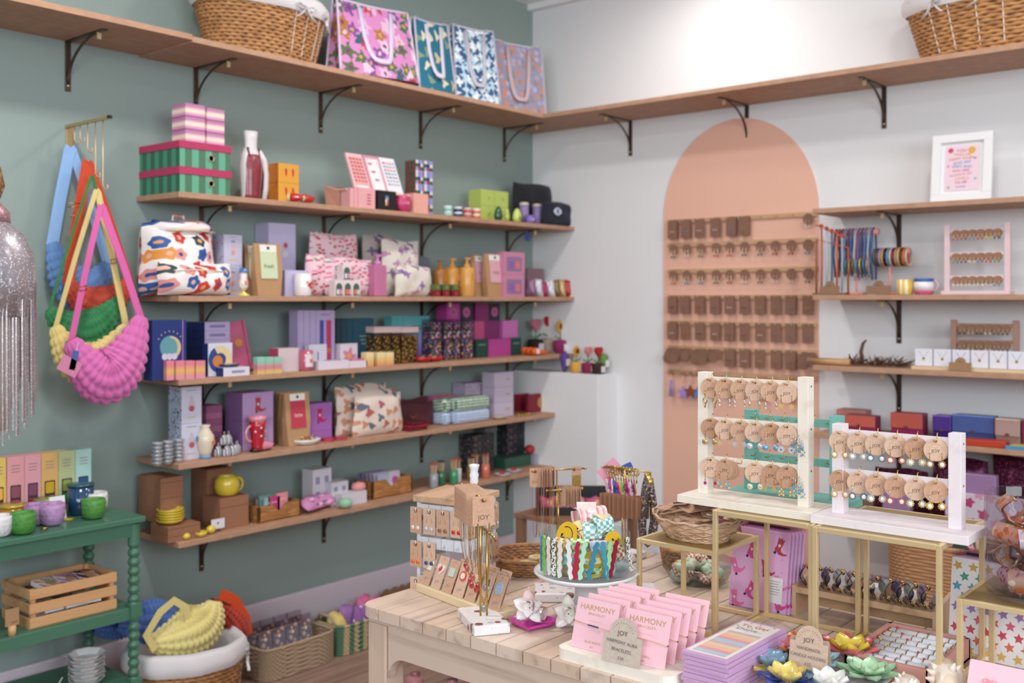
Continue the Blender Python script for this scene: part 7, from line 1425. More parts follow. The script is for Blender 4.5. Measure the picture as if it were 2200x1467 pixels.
# terrazzo board behind the cake stand, round trays, scrunchie bowl
MB().box(0, 0, 0, .255, .085, .018, terrazzo(), .003).build('terrazzo_board', None, (-2.068, -1.846, TT + .0004), -50, 'long terrazzo board lying behind the cake stand', 'board')
for i, (x, y, r, h, lab) in enumerate(((-1.982, -1.598, .078, .034, 'round woven tray of rings and brooches behind the card holder'), (-1.735, -1.873, .055, .045, 'small round wicker basket behind the low brass riser'))):
    o = thing('wicker_tray', (x, y, TT + .0004), lab, 'basket', 0); mb = MB(); wbox(mb, 2 * r, 2 * r, h, wicker_m('b98658', '8a5c3a'), 6, .14, 56, .002, rx=True); mb.build('basket_body', o)
for i in range(9):
    a = 2.4 * i; c = ('6a3a6a', 'c8b8a0', 'e0c070', 'b0a890', '5a2a4a', 'd8b060', 'c0b0a0', '8a5a7a', 'd8c8a8')[i]; mb = MB(); mb.prism([(.017 * (1 + .08 * cos(8 * rad(t))) * cos(rad(t)), .012 * (1 + .08 * cos(8 * rad(t))) * sin(rad(t))) for t in range(0, 360, 15)], .004, M(c, .4)); mb.prism(circ(.006, 10), .0012, M('d8b45a', .4), Tr(0, 0, .004))
    mb.build('brooch', None, (-1.982 + .05 * (i / 9) ** .5 * cos(a), -1.598 + .05 * (i / 9) ** .5 * sin(a), TT + .0052 + .0042 * (i % 3)), i * 40, f'{["purple","cream","golden","stone","plum","brass","sand","mauve","ivory"][i]} scalloped oval patch in the round woven tray', 'brooch', 'patches in the round woven tray').rotation_euler.x = rad(8 * (i % 3 - 1))
for i in range(3): mb = MB(); mb.prism([(0, 0), (.05, .01), (.03, .045)], .004, M('e0b030', .6), Tr(rz=50 * i)); mb.build('yellow_card', None, (-1.75 + .02 * i, -1.88 + .01 * i, TT + .018 + .006 * i), 0, f'yellow folded card, {["lowest","middle","top"][i]} in the small wicker basket', 'card', 'yellow cards in the wicker basket')
o = thing('glass_bowl', (-1.835, -1.955, TT + .0004), 'wide clear glass bowl of checkered scrunchies behind the risers', 'glass bowl'); MB().lathe([(.04, 0), (.062, .008), (.074, .03), (.076, .052), (.0745, .052), (.072, .03), (.06, .010), (.001, .004)], glassy('eef2f2', .85), 44).build('bowl_body', o)
for i in range(8):
    a = i * 2.2; m = (checker('b8603c', 'ecd8c8', .006), flowers('b8d0bc', 'd8c890,c8dcc8', .012, .3), checker('b8603c', 'ecd8c8', .006), flowers('c4d8c8', 'dcc890', .012, .3))[i % 4]; q = 48
    mb = MB(); mb.tube([((.017) * cos(t), (.017) * sin(t), .003 * sin(7 * t)) for t in [2 * pi * k / q for k in range(q)]], .008, m, 8, True, radii=[.0085 + .0018 * sin(12 * 2 * pi * k / q) for k in range(q)])
    o_ = mb.build('scrunchie', None, (-1.835 + .036 * cos(a), -1.955 + .036 * sin(a), TT + .018 + .013 * (i // 3)), 0, f'{["rust checkered","mint floral"][i % 2]} scrunchie, {["first","second","third","fourth","fifth","sixth","seventh","eighth"][i]} in the wide glass bowl', 'scrunchie', 'scrunchies in the wide glass bowl'); o_.rotation_euler = (rad((i * 37) % 50 - 25), rad((i * 53) % 40 - 20), 0)

# white hook tower of earring cards with a wooden top
tw, th_ = .125, .186; tr = 12; Tt = Matrix.Translation((-2.262, -1.514, TT + .0004)) @ Matrix.Rotation(rad(-90 + tr), 4, 'Z')   # local x runs along the camera-side face
c0 = Tt @ Vector((tw / 2, tw / 2, 0)); o = thing('hook_tower', c0, 'square white hook tower with wooden top, hung with kraft earring cards', 'display tower', -90 + tr); WM = M('dedde4', .4)
for sx in (-1, 1):
    for sy in (-1, 1): MB().box(sx * (tw / 2 - .004), sy * (tw / 2 - .004), 0, .008, .008, th_, WM, .001).build('post', o)
for zz in (.004, .088, .158):
    for k in range(4):
        a = 90 * k; T = Tr(rz=a); mb = MB(); mb.box(0, -tw / 2 + .001, zz, tw - .004, .003, .024, WM, .0005, T)
        for j in range(-1, 2): mb.box(j * tw / 4, -tw / 2 - .0008, zz, .0006, .0004, .024, M('8a8a94'), 0, T)
        mb.build('side_panel', o)
        for j in range(4):
            x = -tw / 2 + tw * (j + .12 + (.0)) / 3.7; mb = MB(); mb.tube([(x, -tw / 2, zz + .008), (x, -tw / 2 - .008, zz + .006), (x, -tw / 2 - .011, zz + .010), (x, -tw / 2 - .011, zz + .016)], .0012, WM, 5, T=T); mb.build('hook', o)
MB().box(0, 0, th_, tw + .012, tw + .012, .014, wood('c8a284', '8a6448', 1.0, 1, .5), .001).build('wooden_top', o)
def stud(mb, k, w):
    c = ('e8e0d8', 'c8ccd0', '8a6a5a', 'c8302c', 'e8702c', '30508a', 'e84a8a', 'd8a030')[k % 8]
    for s in (-1, 1): mb.ball(s * w * .22, -.003, -.036, .0045, M(c, .2, .2), 10, None, 1, 1, .5); mb.tube([(s * w * .16, -.001, -.012), (s * w * .24, -.0018, -.024)], .0005, M('a88870'), 4)
k = 0
for face, js, z in ((0, (0, 1, 2, 3), .162), (0, (0, 1), .090), (0, (0,), .012), (1, (0, 2, 3), .162), (1, (3,), .090)):
    for j in js:
        mb = MB(); w = .030; jcard(mb, w, .056, TON[(j + k) % 4], joy=False); stud(mb, k, w); x = -tw / 2 + tw * (j + .12) / 3.7
        o_ = mb.build('earring_card', None, None, 0, f'kraft stud card, {["camera side","right side"][face]} of white tower, {["bottom","middle","top"][(z > .05) + (z > .1)]} rail, hook {j+1}', 'earrings', 'stud cards on the white hook tower'); o_.matrix_world = Matrix.Translation(c0) @ Matrix.Rotation(rad(-90 + tr + 90 * face), 4, 'Z') @ Tr(x, -tw / 2 - .009, z + .006, rz=(j * 13) % 9 - 4); k += 1
o = thing('candlestick', (c0.x + .045, c0.y - .01, TT + .0006 + th_ + .014), 'small white glass candlestick on the wooden top of the hook tower', 'candlestick'); MB().lathe([(.022, 0), (.021, .003), (.008, .007), (.006, .012), (.010, .018), (.009, .026), (.0105, .034), (.008, .040), (.009, .044), (.011, .052), (.012, .056), (.009, .056), (.001, .046)], M('e4e4ea', .15, 0, .6), 24).build('stem', o)

# brooch cards on a two-slot wooden strip
a0, a1 = Vector((-2.282, -1.532)), Vector((-2.330, -1.800)); dv = (a1 - a0); Lh = dv.length; rzb = math.degrees(atan2(dv.y, dv.x)); mid = (a0 + a1) / 2
Tb = Matrix.Translation((mid.x, mid.y, TT + .0004)) @ Matrix.Rotation(rad(rzb), 4, 'Z')
o = thing('card_holder', (mid.x, mid.y, TT + .0004), 'long pale wooden strip holding kraft brooch cards', 'display strip', rzb); MB().box(0, .024, 0, Lh, .048, .017, wood('e6cda8', 'd4b68e', 1.0, 0, .5), .002).build('wood_strip', o)
BK = ('white shirt shaped brooch', 'cream heart brooch with red letters', 'pale green striped square brooch', 'red and cream round brooch', 'golden scalloped biscuit brooch', 'dark cherry brooch with pearls', 'pale blue oval brooch')
for row in range(3):
    for i in range(7 if row == 0 else 6):
        if row and i < 2: continue
        w, h = .0325, .068; x = -Lh / 2 + .019 + (Lh - .038) * (i / 6) + (.012 if row else 0); x = min(x, Lh / 2 - .02)
        o = thing('brooch_card', (0, 0, 0), f'kraft card with {BK[i]} in front row of strip' if row == 0 else f'kraft brooch card, {["middle","rear"][row - 1]} row of the wooden strip, number {i}', 'brooch card', 0, 'brooch cards on the wooden strip')
        o.matrix_world = Tb @ Tr(x, .008 + .015 * row, .0172, rx=-24, rz=R.uniform(-4, 4)); mb = MB(); mb.prism(rrect(w, h, .0025, 3, 0, h / 2), .0009, (EK, TON[2])[i % 2], Tr(rx=90)); mb.flat(circ(.0011, 8), M('30282a'), Tr(0, -.0011, h * .93, rx=90))
        if row == 0: mb.text('JOY', .0085, M('8a8a94'), Tr(0, -.0012, h * .2, rx=90))
        mb.build('card', o); T = Tr(0, -.001, h * .62, rx=90); b = MB()
        if i == 0: b.prism([(-.007, -.011), (.007, -.011), (.006, .004), (.010, .003), (.009, .010), (.003, .012), (-.003, .012), (-.009, .010), (-.010, .003), (-.006, .004)], .002, M('dde4e6', .3), T); b.text('MAMA', .004, M('6a8a9a'), T @ Tr(0, 0, .0024))
        elif i == 1: b.prism(heart(.024, 20), .002, M('eee0d0', .3), T); b.prism([(-.002, -.008), (.006, -.002), (.005, .006), (-.006, -.002)], .0006, M('c8404a'), T @ Tr(0, 0, .002)); b.text('LOVE', .005, M('c8404a'), T @ Tr(-.001, .003, .003, rz=30))
        elif i == 2: b.prism(rrect(.018, .018, .003), .002, stripes('dfe4d4,a8c0b4', .0025, 0, .3), T)
        elif i == 3: b.prism(circ(.010, 18), .002, M('d8504a', .3), T); b.prism(circ(.0065, 14), .0008, M('ecdccc'), T @ Tr(0, 0, .002))
        elif i == 4: b.prism([(.0105 * (1 + .07 * cos(10 * rad(t))) * cos(rad(t)), .0115 * (1 + .07 * cos(10 * rad(t))) * sin(rad(t))) for t in range(0, 360, 9)], .002, M('e4d29a', .3), T)
        elif i == 5:
            for s in (-1, 1): b.cyl(0, 0, 0, .0055, .002, M('aab8c4', .15, .5), 14, T @ Tr(s * .005, -.007, 0)); b.tube([(s * .005, -.003, .001), (.002, .010, .001)], .0009, M('30505a'), 5, T=T)
            b.prism([(.002, .010), (-.010, .009), (-.006, .003)], .002, M('3a6a78', .3), T)
        else: b.prism([(.0095 * cos(rad(t)), .0125 * sin(rad(t))) for t in range(0, 360, 15)], .0025, M('9ab4cc', .3), T); b.text('LOVE', .0045, M('dfe8f0'), T @ Tr(0, .002, .003)); b.text('MAMA', .004, M('dfe8f0'), T @ Tr(0, -.004, .003))
        b.build('brooch', o)

# plate of ceramic candle flowers
px_, py_ = -2.205, -2.402
o = thing('serving_plate', (px_, py_, TT + .0004), 'large round white plate crowded with ceramic flower candle holders', 'plate'); MB().lathe([(.05, 0), (.055, .010), (.100, .016), (.106, .021), (.104, .0225), (.095, .019), (.05, .014), (.001, .014)], M('d4dade', .15, 0, .6), 56).build('plate_body', o)
def cflower(x, y, z, lab, c1, c2, n1, n2, L1, L2, core, rz=0, up1=18, up2=38, w1=.38, w2=.46):
    o = thing('flower_candle_holder', (x, y, z), lab, 'candle holder', rz, 'ceramic flower candle holders')
    for n, L, c, up, w, nm, zz, st in ((n1, L1 * .96, c1, up1 * .6, w1, 'outer_petal', .003, rz), (n2, L2, c2, up2 * .75, w2, 'inner_petal', .006, 180 / max(1, n2))):
        for k in range(n): mb = MB(); petal(mb, L, L * w, M(c, .15, 0, .7), Tr(0, 0, zz, rz=st + 360 * k / n) @ Tr(0, .006, 0, rx=up), .35, .12, 1, .0012, 8, .10); mb.build(nm, o)
    MB().lathe([(.009, .001), (.011, .004), (.011, .012), (.009, .012), (.009, .007), (.001, .0065)], M(core, .2, 0, .5), 16).build('candle_cup', o)
zf = TT + .0175
for a in ((-2.275, -2.318, 'yellow leaved holder with a blue grey blossom, left edge of the plate', 'dcc272', '7d9cb0', 6, 8, .042, .030, '8aa8b8', 10, 8, 48),
          (-2.183, -2.302, 'orange leaved holder with a coral blossom at the back of the plate', 'e0853a', 'd8706a', 6, 8, .046, .026, 'c84a50', 20, 25, 50), (-2.135, -2.392, 'red and yellow pointed flower holder behind the kraft sign', 'd86a70', 'e0c444', 6, 5, .050, .036, 'd87050', 0, 30, 42),
          (-2.215, -2.362, 'pale blue layered flower holder below the kraft sign', 'a0c0c8', 'a8c8cc', 6, 7, .046, .032, '3a3a44', 25, 12, 30), (-2.318, -2.366, 'navy blue leaved holder with a yellow blossom at the front', '45549a', 'e2c86c', 7, 6, .042, .032, '8a4a34', 10, 8, 42),
          (-2.208, -2.452, 'mint green flower holder with a red centre', 'a4c8a0', 'b4d4ac', 7, 6, .046, .030, 'b83028', 12, 14, 35), (-2.302, -2.428, 'white blossom holder on a teal blue leaf at the front', '7fa4b4', 'e6e2dc', 5, 6, .040, .032, 'd8d4cc', 30, 10, 45)):
    cflower(a[0] + .004, a[1] - .022, zf, a[2], a[3], a[4], a[5], a[6], a[7], a[8], a[9], a[10], a[11], a[12])
p = onZ(1762, 1400, TT + .045); archcard((-2.262, -2.398, TT + .030), -90 + 6, .062, .068, ('HANDMADE', 'CANDLE HOLDERS', '£15'), 'kraft arch sign reading JOY handmade candle holders among the flowers', kraft('cdb09a'), name='price_sign')

# ring tray
o = thing('ring_tray', (-2.057, -2.4855, TT + .0004), 'dusty pink wooden tray of white ring rolls under the brass riser', 'tray', -90); PT_ = M('cd9288', .55); w, d, h = .140, .205, .036
mb = MB(); mb.box(0, 0, 0, w, d, .005, PT_)
for s in (-1, 1): mb.box(s * (w / 2 - .004), 0, 0, .008, d, h, PT_, .001); mb.box(0, s * (d / 2 - .004), 0, w, .008, h, PT_, .001)
mb.build('tray_body', o)
for i in range(7):
    o = thing('ring_roll', (-2.138 + .0262 * i, -2.4855, TT + .0245), f'white velvet ring roll, {["nearest","second","third","fourth","fifth","sixth","farthest"][i]} in the dusty pink tray', 'ring holder', -90, 'white ring rolls')
    MB().tube([(-.055, 0, 0), (.055, 0, 0)], .0115, M('e2e2ea', .8), 14).build('roll', o)
    for s in (-1, 1): MB().tube([(s * .055, 0, 0), (s * .061, 0, 0)], .0085, GOLD(), 14).build('end_cap', o)
for i in range(7):
    for j in range(6):
        if (i * 3 + j) % 7 == 5: continue
        m = GOLD() if i else M('c8c8cc', .25, .9); mb = MB(); mb.tube([(0, .0122 * cos(rad(a)), .0122 * sin(rad(a))) for a in range(0, 360, 24)], .0009 if i else .0016, m, 5, True)
        if (i + j) % 3 == 0 and i: mb.ball(0, -.002, .0132, .0022, M(('e8ece8', '3a8a6a', 'c83a3a', 'd8b060')[(i + j) % 4], .15), 8)
        mb.build('ring', None, (-2.138 + .0262 * i, -2.4855 + .045 - .018 * j, TT + .0245), -90, f'{"silver" if not i else "gold"} ring {["first","second","third","fourth","fifth","sixth"][j]} from the left on the {["nearest","second","third","fourth","fifth","sixth","farthest"][i]} white roll', 'ring', 'rings on the white rolls')

# stepped wooden shelf with purple and grey hair claws
SW = wood('c8a482', 'a68262', 1.0, 1, .5); o = thing('stepped_shelf', (-1.865, -2.352, TT + .0004), 'low wooden stepped shelf lined with purple and grey hair claws', 'display shelf', -90)
MB().box(0, -.030, .046, .262, .055, .012, SW, .001).build('upper_step', o); MB().box(0, .016, .012, .262, .036, .030, wood('b8946f', '98765a', 1.0, 1), .001).build('lower_box', o)
for s in (-1, 1): MB().prism([(-.058, 0), (.036, 0), (.036, .075), (-.058, .060)], .008, SW, Matrix(((0, 0, 1, s * .134 - .004), (1, 0, 0, 0), (0, 1, 0, 0), (0, 0, 0, 1)))).build('side_board', o)
PUR, GRY = speck('6a4a70', '8a6a94,4f3458,9a7aa0', 70, .5, .3, coat=.4), speck('8a9290', 'a8aeaa,6f7a7a', 70, .5, .3, coat=.4)
for i in range(11):
    m = (PUR, GRY)[i % 2]; o = thing('hair_claw', (-1.900, -2.238 - .0228 * i, TT + .0584 + .0004), f'{["marbled purple","marbled grey"][i % 2]} hair claw with golden teeth, {["first","second","third","fourth","fifth","sixth","seventh","eighth","ninth","tenth","eleventh"][i]} on the stepped shelf', 'hair clip', -70 + (i * 17) % 20, 'hair claws on the stepped shelf')
    for s in (-1, 1):
        mb = MB(); mb.grid(lambda u, v: (s * (.001 + .015 * sin(pi * (.1 + .8 * v))), (u - .5) * .040 * (1 - .25 * v), .036 * (1 - v) + .004), 6, 6, m); mb.grid(lambda u, v: (s * (.0001 + .0135 * sin(pi * (.1 + .8 * v))), (.5 - u) * .040 * (1 - .25 * v), .036 * (1 - v) + .004), 6, 6, m)
        for q in range(3): mb.tube([(s * .009, -.009 + .009 * q, .010), (s * .004, -.009 + .009 * q, .0005)], .0017, GOLD(), 5)
        mb.build('claw_half', o)
    MB().tube([(0, -.010, .038), (0, .010, .038)], .0034, GOLD(), 8).build('spring', o)
for i, (p, q) in enumerate(((1872, 1240), (1945, 1250))):
    v = onX(p, q, -1.845); MB().lathe([(.018, 0), (.0185, .022), (.0165, .022), (.016, .018), (.001, .018)], M('e6e0dc', .5), 24).build('candle', None, (-1.838, v.y, TT + .0432), 0, f'short white candle cup, {["left","right"][i]} of two behind the hair claws', 'candle', 'white candle cups')

# tall glass jar on the right riser
jx, jy, jz = -2.078, -2.688, TT + .1605
o = thing('glass_jar', (jx, jy, jz), 'tall clear glass jar of hair claws on the right brass riser', 'glass jar'); MB().lathe([(.001, 0), (.060, 0), (.070, .006), (.073, .018), (.073, .157), (.0705, .159), (.0695, .157), (.0695, .018), (.06, .008), (.001, .006)], glassy('f2f0f4', .86), 56).build('jar_body', o)
JM = [speck('d8a080', 'e87030,e8c890,c85a28', 90, .45, .2, coat=.5), flowers('eccbdc', 'd05a8a,c84070', .009, .32), acrylic('e8b8c8', .85), speck('c8a488', 'e88040,f0e0c8', 70, .45, .2, coat=.5)]
for i in range(14):
    a = i * 2.4 + 2.2; L = i // 4; mb = MB(); m = JM[(1, 1, 0, 3, 0, 3, 0, 3, 0, 3, 2, 2, 2, 0)[i]]; clawbody(mb, .058, .034, .036, m, Tr(), 5)
    o_ = mb.build('hair_claw', None, (jx + .033 * cos(a), jy + .033 * sin(a), jz + .009 + .036 * L), math.degrees(a) + 90, f'{["pink floral","pink floral","orange speckled","amber speckled","orange speckled","amber speckled","orange flecked","amber flecked","orange","amber","clear pink","clear pink","clear pink","orange"][i]} hair claw, {["first","second","third","fourth"][i % 4]} in {["lowest","second","third","top"][min(3, L)]} layer of the jar', 'hair clip', 'hair claws in the tall jar'); o_.rotation_euler.x = rad((i * 29) % 40 - 20)
# conch shell and pink card with clay hearts at the lower right edge
SH = speck('eadccf', 'e0c8b4,f0e8de', 40, .5, .35)
for i, (p, q, s) in enumerate(((2030, 1462, 1.1), (1945, 1474, .8))):
    v = onZ(p, q, TT + .03); mb = MB(); mb.tube([(-.045 * s, .01, 0), (-.02 * s, 0, .004), (.005 * s, -.004, .006), (.03 * s, 0, .002), (.045 * s, .004, -.004)], .02, SH, 12, radii=[.006 * s, .018 * s, .026 * s, .018 * s, .003 * s])
    for k in range(9): a = 20 * k + 10; mb.lathe([(.007 * s, 0), (.004 * s, .006 * s), (.0005, .012 * s)], SH, 7, Tr(.007 * s * (k % 5 - 2), .018 * s * cos(rad(a)), .004 + .018 * s * sin(rad(a)), rx=a - 90))
    mb.build('seashell', None, (v.x, v.y, TT + .026 * s), 30, f'knobbly cream seashell, {["larger, beside the ring tray","smaller, in front of the larger"][i]}', 'shell', 'cream seashells')
v0 = onX(2078, 1422, -2.205); hc = v0.z - TT; mb = MB(); mb.T = Tr(rx=-25); mb.prism(rrect(.16, hc * 1.1, .003, 2, 0, hc * .55), .0014, M('e8c0cc', .5), Tr(rx=90)); o = mb.build('pink_card', None, (-2.205 - .02, v0.y - .08, TT + .001), -90, 'pale pink card with clay hearts at the lower right edge', 'card')
for i, (x, z, c) in enumerate(((-.048, hc * .7, 'e88a98'), (-.014, hc * .55, 'ecdcdc'), (.022, hc * .68, 'e8a0a8'))): b2 = MB(); b2.T = Tr(rx=-25); b2.prism(heart(.021, 18), .0035, speck(c, 'f4c8c8', 200, .35), Tr(x, -.0006, z, rx=90)); b2.build('clay_heart', o)
# ------------------------------------------------------------------ puffy shoulder bags on the brass wall rack
def crescent(mb, L, Mq, Rr, r, tk, m, nu=120, nv=60, nb=17, mbn=6, up=.5):
    C = Mq * 2 - (L + Rr) * .5; P = lambda u: L * (1 - u) ** 2 + C * 2 * u * (1 - u) + Rr * u * u
    def fn(u, v):
        d = (P(min(1, u + .01)) - P(max(0, u - .01))).normalized(); nrm = Vector((-d.z, 0, d.x)); a = 2 * pi * v
        q = (sin(pi * (.05 + .90 * u)) ** .75); b = .92 + .20 * abs(sin(nb * pi * u)) ** .7 * abs(sin(mbn * a)) ** .7
        return tuple(P(u) + nrm * (-cos(a) * r * q * b) + Vector((0, sin(a) * tk * q * b, 0)))
    mb.grid(fn, nu, nv, m)
def strap(mb, pts, w, m, th=.0012):
    P = [Vector(p) for p in pts]; vs = []
    for i, p in enumerate(P):
        d = (P[min(i + 1, len(P) - 1)] - P[max(0, i - 1)]).normalized(); s = Vector((-d.z, 0, d.x)) * (w / 2)
        for dy in (-th, th): vs += [tuple(p - s + Vector((0, dy, 0))), tuple(p + s + Vector((0, dy, 0)))]
    f = []
    for i in range(len(P) - 1):
        a, b = 4 * i, 4 * i + 4; f += [(a, a + 1, b + 1, b), (a + 2, b + 2, b + 3, a + 3), (a, b, b + 2, a + 2), (a + 1, a + 3, b + 3, b + 1)]
    mb.add(vs, f, m)
def sbag(lab, y, L, Mq, Rr, r, tk, apex, c, cs, w, wr, buckle=None, tag_=None):
    q = lambda p: onY(p[0], p[1], y); A_ = q(apex); o = thing('shoulder_bag', A_, lab, 'bag', 0, 'puffy shoulder bags on the wall rack'); rel = lambda p: q(p) - A_
    m = M(c, .7, 0, 0, .3); s_ = (q((100, 600)) - q((101, 600))).length; ms = M(cs, .5, 0, 0, .2)
    mb = MB(); crescent(mb, rel(L), rel(Mq), rel(Rr), r * s_, tk, m); mb.build('bag_body', o)
    mb = MB(); strap(mb, [rel(L) + Vector((0, 0, -.01)), rel(L) * .5 + Vector((-.003, -.001, 0)), Vector((-.004, -.002, 0)), Vector((0, -.002, .006))], w, ms)
    mb.build('strap', o); mb = MB(); strap(mb, [Vector((0, .002, .006)), Vector((.006, .002, 0)), rel(Rr) * .5 + Vector((.004, .001, 0)), rel(Rr) + Vector((0, 0, -.01))], wr, ms); mb.build('strap', o)
    if buckle: b = rel(buckle); MB().tube([(b.x - w * .6, b.y - .003, b.z - .008), (b.x + w * .6, b.y - .003, b.z - .006), (b.x + w * .6, b.y - .003, b.z + .006), (b.x - w * .6, b.y - .003, b.z + .004)], .0016, GOLD(), 5, True).build('buckle', o)
    for nm, p, ww, hh, cc, rot in tag_ or (): b = rel(p); mb = MB(); mb.T = Tr(b.x, b.y - tk - .008, b.z, ry=rot); mb.box(0, 0, -hh, ww, .0015, hh, M(cc, .5)).tube([(0, 0, 0), (.004, .006, .025)], .0008, M('dcdce0'), 4); mb.build(nm, o)
    return o
xw = onY(143, 262, 0).x; ye = onX(237, 244, xw).y; zr_ = onX(237, 246, xw).z
o = thing('bag_rack', (xw, 0, zr_ - .012), 'brass wall rack with hanging rods carrying five puffy shoulder bags', 'wall rack')
MB().box(.008, -.002, -.085, .02, .004, .085, M('b89a6a', .35, .8), .001).build('wall_plate', o); MB().box(0, ye / 2, 0, .010, abs(ye), .010, M('c4ab7c', .4, .7), .001).box(0, ye + .004, .001, .011, .012, .009, M('14120f', .5)).build('rack_arm', o)
AP = []
for i, (px, pe) in enumerate(((160, 300), (172, 296), (188, 318), (205, 372), (221, 398))):
    yk = onX(px, 260, xw).y; ze = onX(px, pe, xw).z - zr_ + .012; mb = MB(); mb.tube([(0, yk, 0), (0, yk, ze), (.004, yk, ze - .008), (.012, yk, ze - .012), (.016, yk, ze - .004), (.013, yk, ze + .004)], .0019, M('cfae8a', .35, .7), 6); mb.build('hanging_rod', o); AP.append(yk)
sbag('light blue puffy shoulder bag, hanging nearest the wall', AP[0], (112, 520), (170, 620), (232, 565), 46, .026, (152, 322), '5a82b8', '8ab0e0', .036, .028)
sbag('orange red puffy shoulder bag with wide strap', AP[1] - .006, (146, 605), (212, 655), (280, 600), 40, .026, (190, 352), 'b83a20', 'c8421c', .036, .024, (160, 440))
sbag('green puffy shoulder bag with narrow strap', AP[2] - .012, (104, 665), (184, 708), (258, 640), 42, .026, (197, 382), '1f7a44', '2a7a3a', .008, .010, (154, 462))
sbag('pale yellow puffy shoulder bag behind the pink one', AP[3] - .012, (118, 700), (190, 782), (272, 700), 46, .03, (207, 413), 'dcc87c', 'd8c480', .014, .020, (243, 560), (('brand_tag', (240, 722), .016, .05, '4a62a8', 0), ('brand_tag', (235, 735), .05, .04, 'e0c07c', -20)))
sbag('bright pink puffy shoulder bag, nearest on the wall rack', AP[4] - .02, (152, 730), (234, 806), (304, 680), 60, .04, (217, 446), 'd268ac', 'd860a4', .018, .022, (177, 618), (('brand_tag', (146, 752), .018, .055, '4a62a8', 14), ('brand_tag', (140, 770), .06, .045, 'd886ac', 30)))

# mannequin in sequins at the left picture edge
g = ray(-52, 600); mx_, my_ = CX + g[0] * 2.33, CY + g[1] * 2.33; SQ = glitter('a8a0a8', 'f4f0f4', 300, .6)
o = thing('dressmaker_mannequin', (mx_, my_, 0), 'mannequin in a silver fringed sequin cape at the left picture edge', 'mannequin')
MB().lathe([(.11, 0), (.11, .015), (.02, .03), (.012, .06), (.012, 1.02)], M('8a7a6a', .4), 20).build('stand', o)
MB().lathe([(.06, 1.0), (.085, 1.1), (.095, 1.3), (.07, 1.44), (.035, 1.50), (.032, 1.58), (.001, 1.60)], M('d0c0b4', .6), 24).build('torso', o)
MB().lathe([(.122, 1.26), (.126, 1.34), (.122, 1.40), (.100, 1.45), (.070, 1.475), (.05, 1.48)], SQ, 40, None, True, 1, 1, lambda a, z, i: 1 + .015 * sin(9 * a + i)).build('sequin_cape', o)
MB().lathe([(.072, 1.47), (.070, 1.50), (.052, 1.52), (.045, 1.53)], glitter('b08890', 'e8c8cc', 300, .5), 30).build('pink_collar', o)
MB().lathe([(.050, 1.53), (.060, 1.56), (.052, 1.60), (.03, 1.63), (.001, 1.64)], glitter('9a7040', 'e8d0a0', 300, .6), 30).build('gold_headpiece', o)
mb = MB(); R = random.Random(3); FR = glitter('c4b8bc', 'ffffff', 500, .7)
for i in range(96):
    a = 2 * pi * i / 96; L = .19 + .16 * (.5 + .5 * cos(a - rad(215))) + R.uniform(-.02, .02); r = .122 + R.uniform(-.004, .004); mb.tube([(r * cos(a), r * sin(a), 1.30), (r * 1.01 * cos(a), r * 1.01 * sin(a), 1.30 - L)], .0022, FR, 4)
mb.build('bead_fringe', o)

# ------------------------------------------------------------------ green bobbin console
GN = M('43705a', .4, 0, .2); xl, xr, yf, yb_ = -2.70, -2.232, -.372, -.062; cxx, cyy = (xl + xr) / 2, (yf + yb_) / 2
o = thing('console_table', (cxx, cyy, 0), 'green painted three tier console table with turned bobbin legs', 'console table'); W_, D_ = xr - xl, yb_ - yf
MB().box(0, 0, .658, W_, D_, .017, GN, .003).build('table_top', o); ap = MB()
for s in (-1, 1): ap.box(0, s * (D_ / 2 - .022), .618, W_ - .05, .014, .04, GN); ap.box(s * (W_ / 2 - .022), 0, .618, .014, D_ - .05, .04, GN)
ap.build('apron', o)
for z, nm in ((.402, 'middle_shelf'), (.187, 'lower_shelf')): mb = MB(); mb.box(0, 0, z, W_ - .03, D_ - .03, .013, GN, .002); [mb.box(0, s * (D_ / 2 - .02), z - .02, W_ - .03, .012, .024, GN) for s in (-1, 1)]; mb.build(nm, o)
for sx in (-1, 1):
    for sy in (-1, 1):
        mb = MB(); pr = []
        zz = 0.0
        for k in range(300):
            z = k * .0022; 
            if z > .655: break
            blk = z > .60 or abs(z - .405) < .022 or abs(z - .19) < .022; pr.append((.0165 if blk else .0105 + .0065 * abs(sin(pi * z / .0265)), z))
        mb.lathe(pr, GN, 16, Tr(sx * (W_ / 2 - .024), sy * (D_ / 2 - .024), 0)); 
        for z in (.385, .17): mb.box(sx * (W_ / 2 - .024), sy * (D_ / 2 - .024), z, .036, .036, .04, GN, .002)
        mb.build('bobbin_leg', o)
zt = .6755
BX = [(-16, 13, 'd8b860', 'e0a848'), (15, 52, 'd8989c', '8a4a5a'), (53, 88, 'd89aa4', '7a4460'), (89, 125, 'd4a868', 'c8a020'), (126, 161, 'b4bc8c', '8a9a50'), (162, 196, 'a4ccc4', '20508a')]
for i, (a, b, c, c2) in enumerate(BX):
    def dec(mb, w, h): A(mb, rrect(w * .62, h * .42, .002, 1), 0, h * .34, M('3a2a30')); A(mb, rrect(w * .5, h * .18, .004), 0, h * .44, M(c2), .001); A(mb, rrect(w * .5, h * .14, .004), 0, h * .24, M(('b8302c', 'c84048', 'a83048', 'c8c0b0', '2a8a4a', 'c86a5a')[i]), .001); [A(mb, rrect(w * .5, .002, .0005, 1), 0, h * (.86 - .05 * k), M('8a7a78')) for k in range(3)]
    carton('candle_box', f'{["yellow","pink","rose pink","mustard","sage green","aqua"][i]} candle box with window on the green console', 'box', a, b, 985 - i * 4, zt, -.145, .045, M(c, .55), 'windowed candle boxes', None, dec)
